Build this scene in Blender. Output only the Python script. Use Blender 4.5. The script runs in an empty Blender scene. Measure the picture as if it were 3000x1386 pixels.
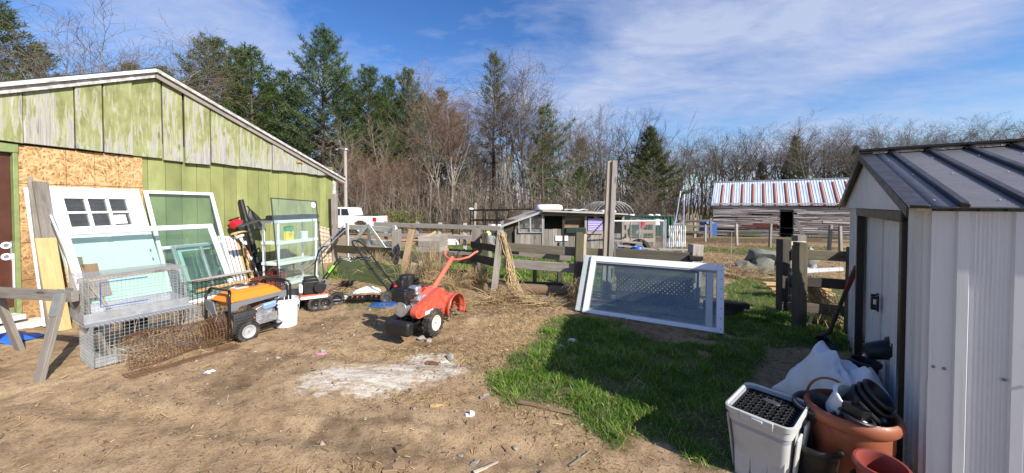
import bpy, bmesh, math, random
import numpy as np
from mathutils import Vector, Matrix, Euler, Quaternion
R = math.radians
rng = random.Random(7)
scene = bpy.context.scene
COL = scene.collection

# ------------------------------------------------------------------ camera numbers (metres; camera 1.5 m above the yard)
F, CH, PITCH = 1048.0, 1.5, R(1.2)
V0 = 600 + F*math.tan(PITCH)
def ray(u, v):
    x = (u-1500)/F; y = (V0-v)/F
    return Vector((x, math.cos(PITCH)+y*math.sin(PITCH), -math.sin(PITCH)+y*math.cos(PITCH)))
def gp(u, v, z=0.0):                       # ground point seen at photo pixel u, v
    d = ray(u, v); t = (z-CH)/d.z
    return Vector((d.x*t, d.y*t, z))
def at(u, v, Y):                           # point seen at photo pixel u, v at distance Y
    d = ray(u, v); t = Y/d.y
    return Vector((d.x*t, Y, CH+d.z*t))

# ------------------------------------------------------------------ numpy value noise
def _hash(ix, iy, seed):
    h = (ix.astype(np.int64)*374761393 + iy.astype(np.int64)*668265263 + seed*1442695041) & 0x7fffffff
    h = ((h ^ (h >> 13)) * 1274126177) & 0x7fffffff
    h = h ^ (h >> 16)
    return (h & 0xffff)/65535.0
def vnoise(x, y, seed=0):
    x = np.asarray(x, float); y = np.asarray(y, float)
    ix = np.floor(x); iy = np.floor(y); fx = x-ix; fy = y-iy
    fx = fx*fx*(3-2*fx); fy = fy*fy*(3-2*fy)
    a = _hash(ix, iy, seed); b = _hash(ix+1, iy, seed); c = _hash(ix, iy+1, seed); d = _hash(ix+1, iy+1, seed)
    return (a*(1-fx)+b*fx)*(1-fy)+(c*(1-fx)+d*fx)*fy
def fbm(x, y, seed=0, oct=4):
    s = 0; a = .5; t = 0
    x = np.asarray(x, float); y = np.asarray(y, float)
    for o in range(oct):
        s = s+a*vnoise(x, y, seed+o*17); t += a; a *= .5; x = x*2.03+3.1; y = y*2.03+1.7
    return s/t
def sstep(a, b, x):
    t = np.clip((x-a)/(b-a), 0, 1); return t*t*(3-2*t)

def gz(x, y):                              # height of the ground
    x = np.asarray(x, float); y = np.asarray(y, float)
    z = -.04*np.clip(y-9, 0, 23) + 0.0
    near = 1-sstep(14, 30, y)
    z = z + near*((fbm(x*1.1, y*1.1, 3, 3)-.5)*.05 + (fbm(x*5, y*5, 5, 3)-.5)*.022)
    rough = sstep(.35, .65, fbm(x*.7, y*.7, 40, 2))*near
    z = z + rough*(fbm(x*17, y*17, 9, 2)-.5)*.022
    for k in (0., 1.45):                    # wheel ruts across the yard
        d = y-(2.15+k*.8-.10*x+.05*x*x*.3); w_ = np.exp(-(d/.10)**2); z = z - near*(x < .2)*.022*w_*(.6+.6*vnoise(x*9, y*3, 55)) + near*(x < .2)*.010*np.exp(-((np.abs(d)-.16)/.06)**2)
    z = z + .03*np.exp(-(((x+.95)/.8)**2+((y-3.08)/.28)**2))
    z = z + .06*np.exp(-(((x+.15)/.75)**2+((y-4.55)/.33)**2))*(.5+fbm(x*6, y*6, 66, 3))
    z = z + .10*np.exp(-(((x-5.0)/1.6)**2+((y-8.3)/1.1)**2))*(.5+fbm(x*2, y*2, 77, 3))
    z = z + (1-near)*(fbm(x*.12, y*.12, 21, 3)-.5)*.35
    return z
def gzs(x, y): return float(gz(np.array([x]), np.array([y]))[0])

# ------------------------------------------------------------------ mesh builder
class MB:
    def __init__(s): s.v = []; s.f = []; s.uv = []; s.mi = []; s.m = 0
    def _id(s): return rng.randrange(0, 400)*10+5
    def face(s, idx, uv=None):
        s.f.append(tuple(idx)); s.uv.append(uv if uv else [(0, 0)]*len(idx)); s.mi.append(s.m)
    def box(s, c, d, rot=None, jit=0., taper=1.):
        c = Vector(c); b = len(s.v); hx, hy, hz = d[0]/2, d[1]/2, d[2]/2
        loc = []
        for z in (-1, 1):
            for y in (-1, 1):
                for x in (-1, 1):
                    k = taper if z > 0 else 1
                    p = Vector((x*hx*k, y*hy*k, z*hz))
                    if jit: p += Vector((rng.uniform(-jit, jit), rng.uniform(-jit, jit), rng.uniform(-jit, jit)))
                    loc.append(p)
        for p in loc: s.v.append(tuple(c+(rot @ p if rot else p)))
        la = max(range(3), key=lambda i: d[i]); o = s._id(); ou = rng.uniform(0, 50)
        for q in ((0, 2, 3, 1), (4, 5, 7, 6), (0, 1, 5, 4), (2, 6, 7, 3), (0, 4, 6, 2), (1, 3, 7, 5)):
            ps = [loc[i] for i in q]
            var = [i for i in range(3) if max(p[i] for p in ps)-min(p[i] for p in ps) > .3*d[i]]
            if len(var) < 2: var = [0, 1]
            if la in var: ua = la; va = [i for i in var if i != la][0]
            else: ua, va = var[0], var[1]
            s.face([b+i for i in q], [(p[ua]+ou, p[va]+o) for p in ps])
        return s
    def bar(s, p0, p1, w, h, up=(0, 0, 1), jit=0.):      # board from p0 to p1: w across, h along 'up'
        p0 = Vector(p0); p1 = Vector(p1); x = (p1-p0); L = x.length; x.normalize()
        up = Vector(up); y = up.cross(x)
        if y.length < 1e-4: y = Vector((0, 1, 0)).cross(x)
        if y.length < 1e-4: y = Vector((1, 0, 0)).cross(x)
        y.normalize(); z = x.cross(y)
        rot = Matrix((x, y, z)).transposed()
        return s.box((p0+p1)/2, (L, w, h), rot, jit)
    def tube(s, pts, r, n=8, cap=True):
        pts = [Vector(p) for p in pts]; m = len(pts)
        rs = r if isinstance(r, (list, tuple)) else [r]*m
        o = s._id(); ul = 0; b = len(s.v)
        t = (pts[1]-pts[0]).normalized(); a = t.orthogonal().normalized()
        for i, p in enumerate(pts):
            if i == 0: d = pts[1]-p
            elif i == m-1: d = p-pts[i-1]
            else: d = (pts[i+1]-p).normalized()+(p-pts[i-1]).normalized()
            if d.length < 1e-9: d = t.copy()
            d.normalize(); a = a-d*a.dot(d)
            if a.length < 1e-6: a = d.orthogonal()
            a.normalize(); c = d.cross(a)
            for k in range(n):
                th = 2*math.pi*k/n
                s.v.append(tuple(p+(a*math.cos(th)+c*math.sin(th))*rs[i]))
        for i in range(m-1):
            L = (pts[i+1]-pts[i]).length
            for k in range(n):
                k2 = (k+1) % n
                s.face((b+i*n+k, b+i*n+k2, b+(i+1)*n+k2, b+(i+1)*n+k),
                       [(ul, o+k*rs[i]), (ul, o+(k+1)*rs[i]), (ul+L, o+(k+1)*rs[i]), (ul+L, o+k*rs[i])])
            ul += L
        if cap and n > 2:
            s.face([b+k for k in reversed(range(n))]); s.face([b+(m-1)*n+k for k in range(n)])
        return s
    def lathe(s, prof, n=20, M=None, a0=0, a1=360, close=False):   # profile of (r, z)
        b = len(s.v); full = abs(a1-a0) >= 359.9; cols = n if full else n+1; o = s._id()
        for k in range(cols):
            th = R(a0+(a1-a0)*k/n)
            for (r, z) in prof:
                p = Vector((r*math.cos(th), r*math.sin(th), z)); s.v.append(tuple(M @ p if M else p))
        m = len(prof)
        for k in range(n):
            k2 = (k+1) % cols
            for i in range(m-1):
                q = (b+k*m+i, b+k2*m+i, b+k2*m+i+1, b+k*m+i+1)
                if prof[i][0] < 1e-6: q = (q[0], q[2], q[3])
                elif prof[i+1][0] < 1e-6: q = (q[0], q[1], q[2])
                s.face(q, [(k*.1, o+i*.1)]*len(q))
        return s
    def prism(s, poly, t, M=None, ax='y'):              # polygon in local x, z extruded along y by t (centred)
        b = len(s.v); n = len(poly); o = s._id()
        for sg in (-1, 1):
            for (x, z) in poly:
                p = Vector((x, sg*t/2, z)); s.v.append(tuple(M @ p if M else p))
        s.face(list(range(b, b+n)), [(p[1], p[0]+o) for p in poly])
        s.face(list(reversed(range(b+n, b+2*n))), [(p[1], p[0]+o) for p in reversed(poly)])
        for i in range(n):
            j = (i+1) % n
            s.face((b+j, b+i, b+n+i, b+n+j), [(poly[j][1], o+poly[j][0]), (poly[i][1], o+poly[i][0]), (poly[i][1], o+poly[i][0]+t), (poly[j][1], o+poly[j][0]+t)])
        return s
    def grid(s, fn, nu, nv):                            # fn(a, b) -> point, a and b in 0..1
        b = len(s.v); o = s._id()
        for i in range(nu+1):
            for j in range(nv+1): s.v.append(tuple(fn(i/nu, j/nv)))
        for i in range(nu):
            for j in range(nv):
                q = (b+i*(nv+1)+j, b+(i+1)*(nv+1)+j, b+(i+1)*(nv+1)+j+1, b+i*(nv+1)+j+1)
                s.face(q, [(i/nu, o+j/nv), ((i+1)/nu, o+j/nv), ((i+1)/nu, o+(j+1)/nv), (i/nu, o+(j+1)/nv)])
        return s
    def xform(s, M, start=0):
        for i in range(start, len(s.v)): s.v[i] = tuple(M @ Vector(s.v[i]))
        return s
    def build(s, name, mat, parent=None, bevel=0., smooth=40, solid=0., subsurf=0):
        me = bpy.data.meshes.new(name); me.from_pydata(s.v, [], s.f)
        ul = me.uv_layers.new(name='UVMap')
        flat = [c for f in s.uv for uv in f for c in uv]
        ul.data.foreach_set('uv', flat)
        for m in (mat if isinstance(mat, (list, tuple)) else [mat]): me.materials.append(m)
        if isinstance(mat, (list, tuple)): me.polygons.foreach_set('material_index', s.mi)
        if smooth:
            me.polygons.foreach_set('use_smooth', [True]*len(s.f))
            me.update(); me.set_sharp_from_angle(angle=R(smooth))
        me.update()
        o = bpy.data.objects.new(name, me); COL.objects.link(o)
        if parent: o.parent = parent
        if subsurf:
            q = o.modifiers.new('subsurf', 'SUBSURF'); q.levels = q.render_levels = subsurf
        if solid:
            q = o.modifiers.new('solid', 'SOLIDIFY'); q.thickness = solid; q.offset = 0
        if bevel:
            q = o.modifiers.new('bevel', 'BEVEL'); q.width = bevel; q.segments = 2; q.limit_method = 'ANGLE'; q.angle_limit = R(40)
        return o

def tag(o, label=None, cat=None, group=None, kind=None):
    if label: o['label'] = label
    if cat: o['category'] = cat
    if group: o['group'] = group
    if kind: o['kind'] = kind
    return o
def thing(name, label, cat, M, group=None):
    o = bpy.data.objects.new(name, None); COL.objects.link(o); o.empty_display_size = .1
    if not isinstance(M, Matrix): M = Matrix.Translation(Vector(M))
    o.matrix_world = M
    return tag(o, label, cat, group)
def solo(mb, name, mat, label, cat, M=None, group=None, **kw):
    o = mb.build(name, mat, None, **kw)
    if M is not None:
        o.matrix_world = M if isinstance(M, Matrix) else Matrix.Translation(Vector(M))
    return tag(o, label, cat, group)
def kids(o): return [c for c in bpy.data.objects if c.parent == o]
def copy_tree(o, kidmap, parent=None):
    c = o.copy(); COL.objects.link(c)
    if parent: c.parent = parent
    for ch in kidmap.get(o.name, []): copy_tree(ch, kidmap, c)
    return c
def TR(loc, yaw=0, rx=0, ry=0): return Matrix.Translation(Vector(loc)) @ Euler((R(rx), R(ry), R(yaw)), 'XYZ').to_matrix().to_4x4()
def axes(o, ex, ey=None, ez=None):
    ex = Vector(ex).normalized()
    ez = Vector(ez).normalized() if ez else Vector((0, 0, 1))
    ey = ez.cross(ex).normalized(); ez = ex.cross(ey)
    M = Matrix((ex, ey, ez)).transposed().to_4x4(); M.translation = Vector(o); return M

# ------------------------------------------------------------------ materials
def nd(nt, t, ins=None, **props):
    n = nt.nodes.new(t)
    for k, v in props.items(): setattr(n, k, v)
    for k, v in (ins or {}).items():
        if isinstance(v, bpy.types.NodeSocket): nt.links.new(v, n.inputs[k])
        else:
            if isinstance(v, tuple) and len(v) == 3 and n.inputs[k].type == 'RGBA': v = v+(1,)
            n.inputs[k].default_value = v
    return n
class S:
    """small node helper around one material"""
    def __init__(s, name):
        s.m = bpy.data.materials.new(name); s.m.use_nodes = True; s.nt = s.m.node_tree; s.nt.nodes.clear()
        s.out = nd(s.nt, 'ShaderNodeOutputMaterial'); s.b = nd(s.nt, 'ShaderNodeBsdfPrincipled')
        s.nt.links.new(s.b.outputs[0], s.out.inputs[0])
    def tc(s, k='Object'): return nd(s.nt, 'ShaderNodeTexCoord').outputs[k]
    def geo(s, k='Position'): return nd(s.nt, 'ShaderNodeNewGeometry').outputs[k]
    def map(s, v, scale=(1, 1, 1), rot=(0, 0, 0), loc=(0, 0, 0)):
        return nd(s.nt, 'ShaderNodeMapping', {'Vector': v, 'Scale': scale, 'Rotation': rot, 'Location': loc}).outputs[0]
    def noise(s, v, scale=5, detail=4, rough=.55, dist=0, k='Fac'):
        return nd(s.nt, 'ShaderNodeTexNoise', {'Vector': v, 'Scale': scale, 'Detail': detail, 'Roughness': rough, 'Distortion': dist}).outputs[k]
    def vor(s, v, scale=5, k='Distance', feature='F1', rand=1.):
        return nd(s.nt, 'ShaderNodeTexVoronoi', {'Vector': v, 'Scale': scale, 'Randomness': rand}, feature=feature).outputs[k]
    def ramp(s, f, stops):
        n = nd(s.nt, 'ShaderNodeValToRGB', {'Fac': f}); e = n.color_ramp.elements
        while len(e) < len(stops): e.new(.5)
        for i, (p, c) in enumerate(stops):
            e[i].position = p; e[i].color = (tuple(c)+(1,))[:4] if isinstance(c, (tuple, list)) else (c, c, c, 1)
        return n.outputs[0]
    def mix(s, f, a, b, blend='MIX'):
        n = nd(s.nt, 'ShaderNodeMix', data_type='RGBA', blend_type=blend)
        for sock, v in ((n.inputs[0], f), (n.inputs[6], a), (n.inputs[7], b)):
            if isinstance(v, bpy.types.NodeSocket): s.nt.links.new(v, sock)
            else: sock.default_value = (tuple(v)+(1,))[:4] if isinstance(v, (tuple, list)) else v
        return n.outputs[2]
    def math(s, op, a, b=0., c=None):
        n = nd(s.nt, 'ShaderNodeMath', operation=op)
        for i, v in enumerate((a, b, c)):
            if v is None: continue
            if isinstance(v, bpy.types.NodeSocket): s.nt.links.new(v, n.inputs[i])
            else: n.inputs[i].default_value = v
        return n.outputs[0]
    def sep(s, v): return nd(s.nt, 'ShaderNodeSeparateXYZ', {'Vector': v}).outputs
    def comb(s, x, y, z): return nd(s.nt, 'ShaderNodeCombineXYZ', {'X': x, 'Y': y, 'Z': z}).outputs[0]
    def attr(s, n, k='Fac'): return nd(s.nt, 'ShaderNodeAttribute', attribute_name=n).outputs[k]
    def bump(s, h, st=.3, d=.01):
        o = nd(s.nt, 'ShaderNodeBump', {'Height': h, 'Strength': st, 'Distance': d}).outputs[0]
        s.nt.links.new(o, s.b.inputs['Normal']); return o
    def set(s, **kw):
        for k, v in kw.items():
            k = {'col': 'Base Color', 'rough': 'Roughness', 'metal': 'Metallic', 'spec': 'Specular IOR Level', 'coat': 'Coat Weight', 'trans': 'Transmission Weight'}[k]
            if isinstance(v, bpy.types.NodeSocket): s.nt.links.new(v, s.b.inputs[k])
            else: s.b.inputs[k].default_value = (v+(1,)) if isinstance(v, tuple) and len(v) == 3 else v
        return s

def mul(c, k): return tuple(min(1, x*k) for x in c)
def simple(name, c, rough=.5, metal=0., vary=.25, dirt=None, dirt_amt=.35, scale=6, bump=.08, coat=0., rbump=60):
    s = S(name); v = s.tc()
    n = s.noise(v, scale, 6, .65)
    col = s.ramp(n, [(.25, mul(c, 1-vary)), (.5, c), (.78, mul(c, 1+vary*.6))])
    if dirt:
        d = s.noise(s.map(v, loc=(3.7, 1.1, 9.2)), scale*1.7, 8, .7)
        col = s.mix(s.ramp(d, [(.62-dirt_amt*.35, 0.), (.62-dirt_amt*.35+.16, dirt_amt)]), col, dirt)
    rr = s.ramp(s.noise(v, scale*3, 5, .7), [(.3, rough*.75), (.7, min(1, rough*1.25))])
    s.set(col=col, rough=rr, metal=metal, coat=coat)
    if bump: s.bump(s.noise(v, rbump, 4, .6), bump, .004)
    return s.m
def wood(name, light, dark, stain=(.05, .045, .035), stain_amt=.5, grain=1., tone=.35, moss=None, rough=.85, knots=True):
    s = S(name); uv = s.sep(s.tc('UV'))
    bid = s.math('FLOOR', s.math('DIVIDE', uv[1], 10.))
    wn = nd(s.nt, 'ShaderNodeTexWhiteNoise', {'W': bid}, noise_dimensions='1D').outputs[0]
    vec = s.comb(uv[0], s.math('ADD', s.math('MULTIPLY', s.math('MODULO', uv[1], 10.), 1.), s.math('MULTIPLY', wn, 7.)), wn)
    g1 = s.noise(s.map(vec, (2.2, 45*grain, 3)), 1, 6, .65, 1.2)
    g2 = s.noise(s.map(vec, (9, 160*grain, 3)), 1, 3, .6, .5)
    g = s.math('ADD', s.math('MULTIPLY', g1, .65), s.math('MULTIPLY', g2, .35))
    col = s.ramp(g, [(.3, dark), (.52, tuple((a+b)/2 for a, b in zip(light, dark))), (.7, light)])
    tn = s.ramp(wn, [(0, 1-tone), (1, 1+tone*.6)])
    col = s.mix(1., col, tn, 'MULTIPLY')
    st = s.noise(s.map(vec, (1.6, 5, 1)), 1, 5, .65)
    col = s.mix(s.ramp(st, [(.5, 0.), (.72, stain_amt)]), col, stain)
    if knots:
        k = s.vor(s.map(vec, (1.7, 7, 1)), 1.1)
        col = s.mix(s.ramp(k, [(.07, .75), (.14, 0.)]), col, mul(dark, .35))
    if moss:
        mo = s.noise(s.map(vec, (2.6, 9, 1), loc=(8, 2, 1)), 1, 6, .7)
        col = s.mix(s.ramp(mo, [(.47, 0.), (.65, .75)]), col, moss)
    s.set(col=col, rough=rough, spec=.25); s.bump(g, .45, .006)
    return s.m
M = {}
M['grey_wood'] = wood('weathered grey wood', (.40, .36, .31), (.17, .145, .12), stain_amt=.45)
M['brown_wood'] = wood('brown lumber', (.37, .26, .16), (.17, .105, .06), stain_amt=.35)
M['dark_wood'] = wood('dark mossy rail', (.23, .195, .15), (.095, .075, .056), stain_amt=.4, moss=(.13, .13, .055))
M['black_wood'] = wood('very dark wood', (.10, .085, .07), (.035, .03, .025), stain_amt=.4)  # near black tone; on the gate stile it carries the shade
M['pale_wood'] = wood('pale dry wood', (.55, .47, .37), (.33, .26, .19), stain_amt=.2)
M['yellow_wood'] = wood('new pine board', (.66, .45, .22), (.45, .27, .115), stain_amt=.15, tone=.2)
M['silver_wood'] = wood('silvered rail', (.52, .46, .41), (.26, .22, .19), stain_amt=.3)
M['log'] = wood('barn slab wood', (.68, .60, .54), (.29, .24, .21), stain=(.07, .05, .04), stain_amt=.5, tone=.6)
M['log_red'] = wood('barn red slab', (.25, .075, .065), (.13, .035, .03), stain_amt=.3)
M['white_wood'] = wood('worn white painted wood', (.74, .73, .70), (.55, .54, .50), stain=(.30, .28, .24), stain_amt=.5, tone=.1, rough=.6)
M['bark_grey'] = wood('grey bark', (.28, .245, .205), (.125, .105, .085), stain=(.33, .33, .28), stain_amt=.35, grain=.4, knots=False)
M['bark_dark'] = wood('dark grey bark', (.17, .145, .125), (.075, .062, .052), stain=(.20, .20, .17), stain_amt=.3, grain=.4, knots=False)
M['bark_pale'] = wood('pale grey bark', (.46, .42, .36), (.24, .21, .18), stain=(.16, .14, .12), stain_amt=.4, grain=.4, knots=False)
M['bark_pine'] = wood('pine bark', (.15, .11, .08), (.06, .045, .035), stain_amt=.3, grain=.4, knots=False)
M['twig_grey'] = simple('bare twigs', (.17, .131, .100), .9, vary=.3, bump=0)
M['twig_dark'] = simple('bare dark twigs', (.105, .079, .061), .9, vary=.3, bump=0)
M['twig_red'] = simple('budding twigs', (.185, .118, .085), .9, vary=.4, bump=0)
M['twig_tan'] = simple('tan saplings', (.25, .20, .145), .9, vary=.35, bump=0)
M['white'] = simple('white paint', (.80, .80, .79), .45, vary=.06, dirt=(.40, .37, .32), dirt_amt=.22)
M['white_vinyl'] = simple('white vinyl', (.82, .83, .84), .35, vary=.05, dirt=(.45, .42, .38), dirt_amt=.18)
M['white_plastic'] = simple('white plastic', (.76, .77, .77), .4, vary=.06, dirt=(.42, .36, .28), dirt_amt=.25)
M['peel_white'] = simple('peeling white paint', (.74, .73, .68), .7, vary=.1, dirt=(.25, .23, .20), dirt_amt=.75, scale=7)
M['black_plastic'] = simple('black plastic', (.010, .010, .0105), .5, vary=.3, dirt=(.09, .075, .055), dirt_amt=.25)
M['black_paint'] = simple('black enamel', (.012, .012, .013), .3, vary=.2, dirt=(.10, .08, .06), dirt_amt=.15)
M['dark_grey'] = simple('dark grey plastic', (.045, .045, .047), .5, vary=.2, dirt=(.12, .10, .08), dirt_amt=.25)
M['mid_grey'] = simple('grey painted steel', (.16, .17, .185), .45, vary=.15, dirt=(.15, .12, .09), dirt_amt=.2)
M['rubber'] = simple('tyre rubber', (.022, .021, .02), .8, vary=.3, dirt=(.20, .15, .10), dirt_amt=.45, bump=.2)
M['galv'] = simple('galvanised steel', (.50, .52, .54), .45, .75, vary=.2, dirt=(.32, .30, .27), dirt_amt=.35)
M['galv_wire'] = simple('galvanised wire', (.47, .48, .49), .5, .35, vary=.15, bump=0)
M['rust_wire'] = simple('rusty wire', (.17, .085, .04), .85, .1, vary=.4, bump=0)
M['alu'] = simple('cast aluminium', (.62, .62, .62), .38, .8, vary=.2, dirt=(.12, .10, .08), dirt_amt=.4, scale=14)
M['orange'] = simple('orange tank paint', (.80, .22, .014), .3, vary=.08, dirt=(.38, .22, .11), dirt_amt=.3, coat=.3)
M['red'] = simple('faded red paint', (.62, .062, .032), .4, vary=.22, dirt=(.30, .17, .11), dirt_amt=.55, scale=9, coat=.12)
M['red_faded'] = simple('sun faded red paint', (.66, .15, .085), .5, vary=.1, dirt=(.35, .22, .15), dirt_amt=.3)
M['red_plastic'] = simple('red plastic', (.62, .015, .03), .3, vary=.1)
M['terracotta'] = simple('terracotta plastic', (.27, .078, .034), .55, vary=.12, dirt=(.22, .12, .08), dirt_amt=.35)
M['brick_red'] = simple('brick red plastic', (.23, .042, .030), .5, vary=.12, dirt=(.22, .14, .10), dirt_amt=.3)
M['cream'] = simple('cream wheel paint', (.72, .66, .50), .5, vary=.1, dirt=(.28, .14, .06), dirt_amt=.35, scale=18)
M['blue'] = simple('blue plastic', (.02, .13, .55), .4, vary=.12, dirt=(.15, .15, .15), dirt_amt=.2)
M['navy'] = simple('blue painted steel', (.03, .09, .32), .4, vary=.1)
M['tote'] = simple('grey tote plastic', (.47, .47, .45), .5, vary=.05, dirt=(.30, .26, .21), dirt_amt=.3)
M['tote_in'] = simple('grey tote rim', (.30, .32, .36), .5, vary=.08)
M['door_brown'] = simple('brown painted door', (.085, .028, .016), .4, vary=.25, dirt=(.05, .03, .02), dirt_amt=.4)
M['green_trim'] = simple('green painted trim', (.22, .27, .10), .6, vary=.2, dirt=(.13, .13, .08), dirt_amt=.4)
M['bulk_green'] = simple('dark green steel', (.012, .085, .035), .45, vary=.2, dirt=(.06, .07, .05), dirt_amt=.3)
M['lid_black'] = simple('black green steel', (.010, .030, .020), .5, vary=.2)
M['teal'] = simple('pale teal paint', (.20, .52, .50), .5, vary=.1)
M['purple'] = simple('lilac corrugated plastic', (.42, .36, .62), .45, vary=.08)
M['asphalt'] = simple('dark roofing felt', (.035, .035, .037), .9, vary=.3, bump=.4, scale=3)
M['stone'] = simple('field stone', (.34, .32, .29), .85, vary=.35, dirt=(.15, .15, .10), dirt_amt=.5, scale=5, bump=.5, rbump=22)
M['stone_dark'] = simple('mossy field stone', (.17, .165, .14), .85, vary=.35, dirt=(.10, .12, .05), dirt_amt=.5, scale=5, bump=.5, rbump=22)
M['concrete'] = simple('pale concrete', (.36, .34, .30), .9, vary=.2, bump=.3)
M['green_panel'] = None
M['car_white'] = simple('white car paint', (.80, .82, .85), .25, vary=.03, coat=.6, bump=0)
M['car_glass'] = simple('dark car glass', (.02, .025, .03), .08, vary=.1, bump=0)
M['tail_red'] = simple('red tail lamp', (.55, .012, .012), .2, vary=.05, bump=0)
M['bag_plastic'] = simple('clear white bag', (.60, .64, .60), .3, vary=.15, bump=.1)
M['rope'] = simple('tan woven mat', (.45, .36, .26), .9, vary=.35, scale=20, bump=.6, rbump=50)
M['paper'] = simple('printed paper label', (.78, .78, .77), .6, vary=.04, bump=0)
M['ink'] = simple('grey printing ink', (.18, .18, .2), .7, vary=.1, bump=0)
M['ink_red'] = simple('red printing ink', (.55, .05, .06), .6, vary=.1, bump=0)
M['box_green'] = simple('green carton', (.03, .33, .09), .5, vary=.08, bump=0)
M['box_yellow'] = simple('yellow carton', (.80, .60, .03), .5, vary=.06, bump=0)
M['sponge'] = simple('yellow sponge', (.62, .60, .22), .9, vary=.2)
M['tan_guard'] = simple('tan plastic guard', (.50, .33, .14), .5, vary=.15, dirt=(.2, .15, .1), dirt_amt=.3)
M['lime_green'] = simple('lime green plastic', (.25, .62, .05), .4, vary=.1)
M['yellow_ins'] = simple('yellowed insulator plastic', (.62, .52, .26), .5, vary=.1)
M['insulation'] = simple('mint painted door', (.66, .76, .70), .5, vary=.04)
M['soil'] = simple('dark soil', (.05, .038, .028), .95, vary=.4, bump=.5)
M['pink'] = simple('magenta plastic pot', (.28, .02, .09), .5, vary=.1)

def m_paint():                              # green siding, darker weathered bands where paint is thin
    s = S('green painted siding'); uv = s.sep(s.tc('UV')); ob = s.tc()
    n = s.noise(s.map(ob, (2.2, 2.2, 1.1)), 1, 6, .62)
    col = s.ramp(n, [(.3, (.145, .16, .058)), (.48, (.235, .25, .09)), (.7, (.305, .315, .125))])
    n2 = s.noise(s.map(ob, (7, 7, 1.4)), 1, 8, .7)
    col = s.mix(s.ramp(n2, [(.54, 0.), (.70, .38)]), col, (.12, .165, .06))
    n3 = s.noise(ob, 28, 5, .7)
    col = s.mix(s.ramp(n3, [(.66, 0.), (.7, .7)]), col, (.40, .42, .30))
    bid = s.math('FLOOR', s.math('DIVIDE', uv[1], 10.))
    wn = nd(s.nt, 'ShaderNodeTexWhiteNoise', {'W': bid}, noise_dimensions='1D').outputs[0]
    col = s.mix(1., col, s.ramp(wn, [(0, .84), (1, 1.12)]), 'MULTIPLY')
    z = s.sep(ob)[2]; sp = s.math('ADD', s.noise(s.map(ob, (6, 6, 2.5)), 1, 7, .7), nd(s.nt, 'ShaderNodeMapRange', {'Value': z, 'From Min': 0., 'From Max': .8, 'To Min': .25, 'To Max': -.16}).outputs[0])
    col = s.mix(s.ramp(sp, [(.5, 0.), (.68, .65)]), col, (.15, .125, .08))
    dr = s.noise(s.map(ob, (30, 30, .8)), 1, 5, .7); col = s.mix(s.ramp(dr, [(.58, 0.), (.72, .4)]), col, (.12, .135, .06))
    s.set(col=col, rough=.6, spec=.3); s.bump(s.noise(s.map(ob, (60, 60, 5)), 1, 4, .6), .25, .004); return s.m
def m_peel():                               # green paint flaking off silver boards
    s = S('peeling green paint'); uv = s.sep(s.tc('UV')); ob = s.tc()
    bid = s.math('FLOOR', s.math('DIVIDE', uv[1], 10.))
    wn = nd(s.nt, 'ShaderNodeTexWhiteNoise', {'W': bid}, noise_dimensions='1D').outputs[0]
    vec = s.comb(uv[0], s.math('MODULO', uv[1], 10.), s.math('MULTIPLY', wn, 30.))
    g = s.noise(s.map(vec, (1.6, 46, 1)), 1, 6, .65, .8)
    woodc = s.ramp(g, [(.3, (.17, .16, .15)), (.5, (.33, .315, .285)), (.72, (.47, .45, .41))])
    pn = s.noise(s.map(vec, (4, 6, 1)), 1, 5, .6)
    paint = s.ramp(pn, [(.3, (.165, .178, .07)), (.5, (.25, .262, .108)), (.72, (.32, .33, .165))])
    a = s.noise(s.map(vec, (2.1, 17, 1)), 1, 9, .68, .6)
    b = s.noise(s.map(vec, (1.1, 3.2, 1)), 1, 4, .6)
    z = s.sep(ob)[2]                        # lower ends are more weathered
    low = nd(s.nt, 'ShaderNodeMapRange', {'Value': z, 'From Min': 2.25, 'From Max': 2.95, 'To Min': .07, 'To Max': -.035}).outputs[0]
    t = s.math('ADD', s.math('ADD', s.math('MULTIPLY', a, .85), s.math('MULTIPLY', b, .30)), low)
    t = s.math('ADD', t, s.math('MULTIPLY', s.math('SUBTRACT', wn, .5), .10))
    mask = s.ramp(t, [(.578, 0.), (.603, 1.)])
    edge = s.ramp(t, [(.535, 0.), (.572, .55), (.603, .55), (.635, 0.)])
    col = s.mix(mask, paint, woodc); col = s.mix(edge, col, (.42, .43, .31))
    k = s.vor(s.map(vec, (1.5, 6, 1)), 1.)
    col = s.mix(s.ramp(k, [(.05, .7), (.12, 0.)]), col, (.09, .11, .05))
    s.set(col=col, rough=.75, spec=.25); s.bump(s.math('ADD', s.math('MULTIPLY', mask, -.6), g), .4, .004); return s.m
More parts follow.
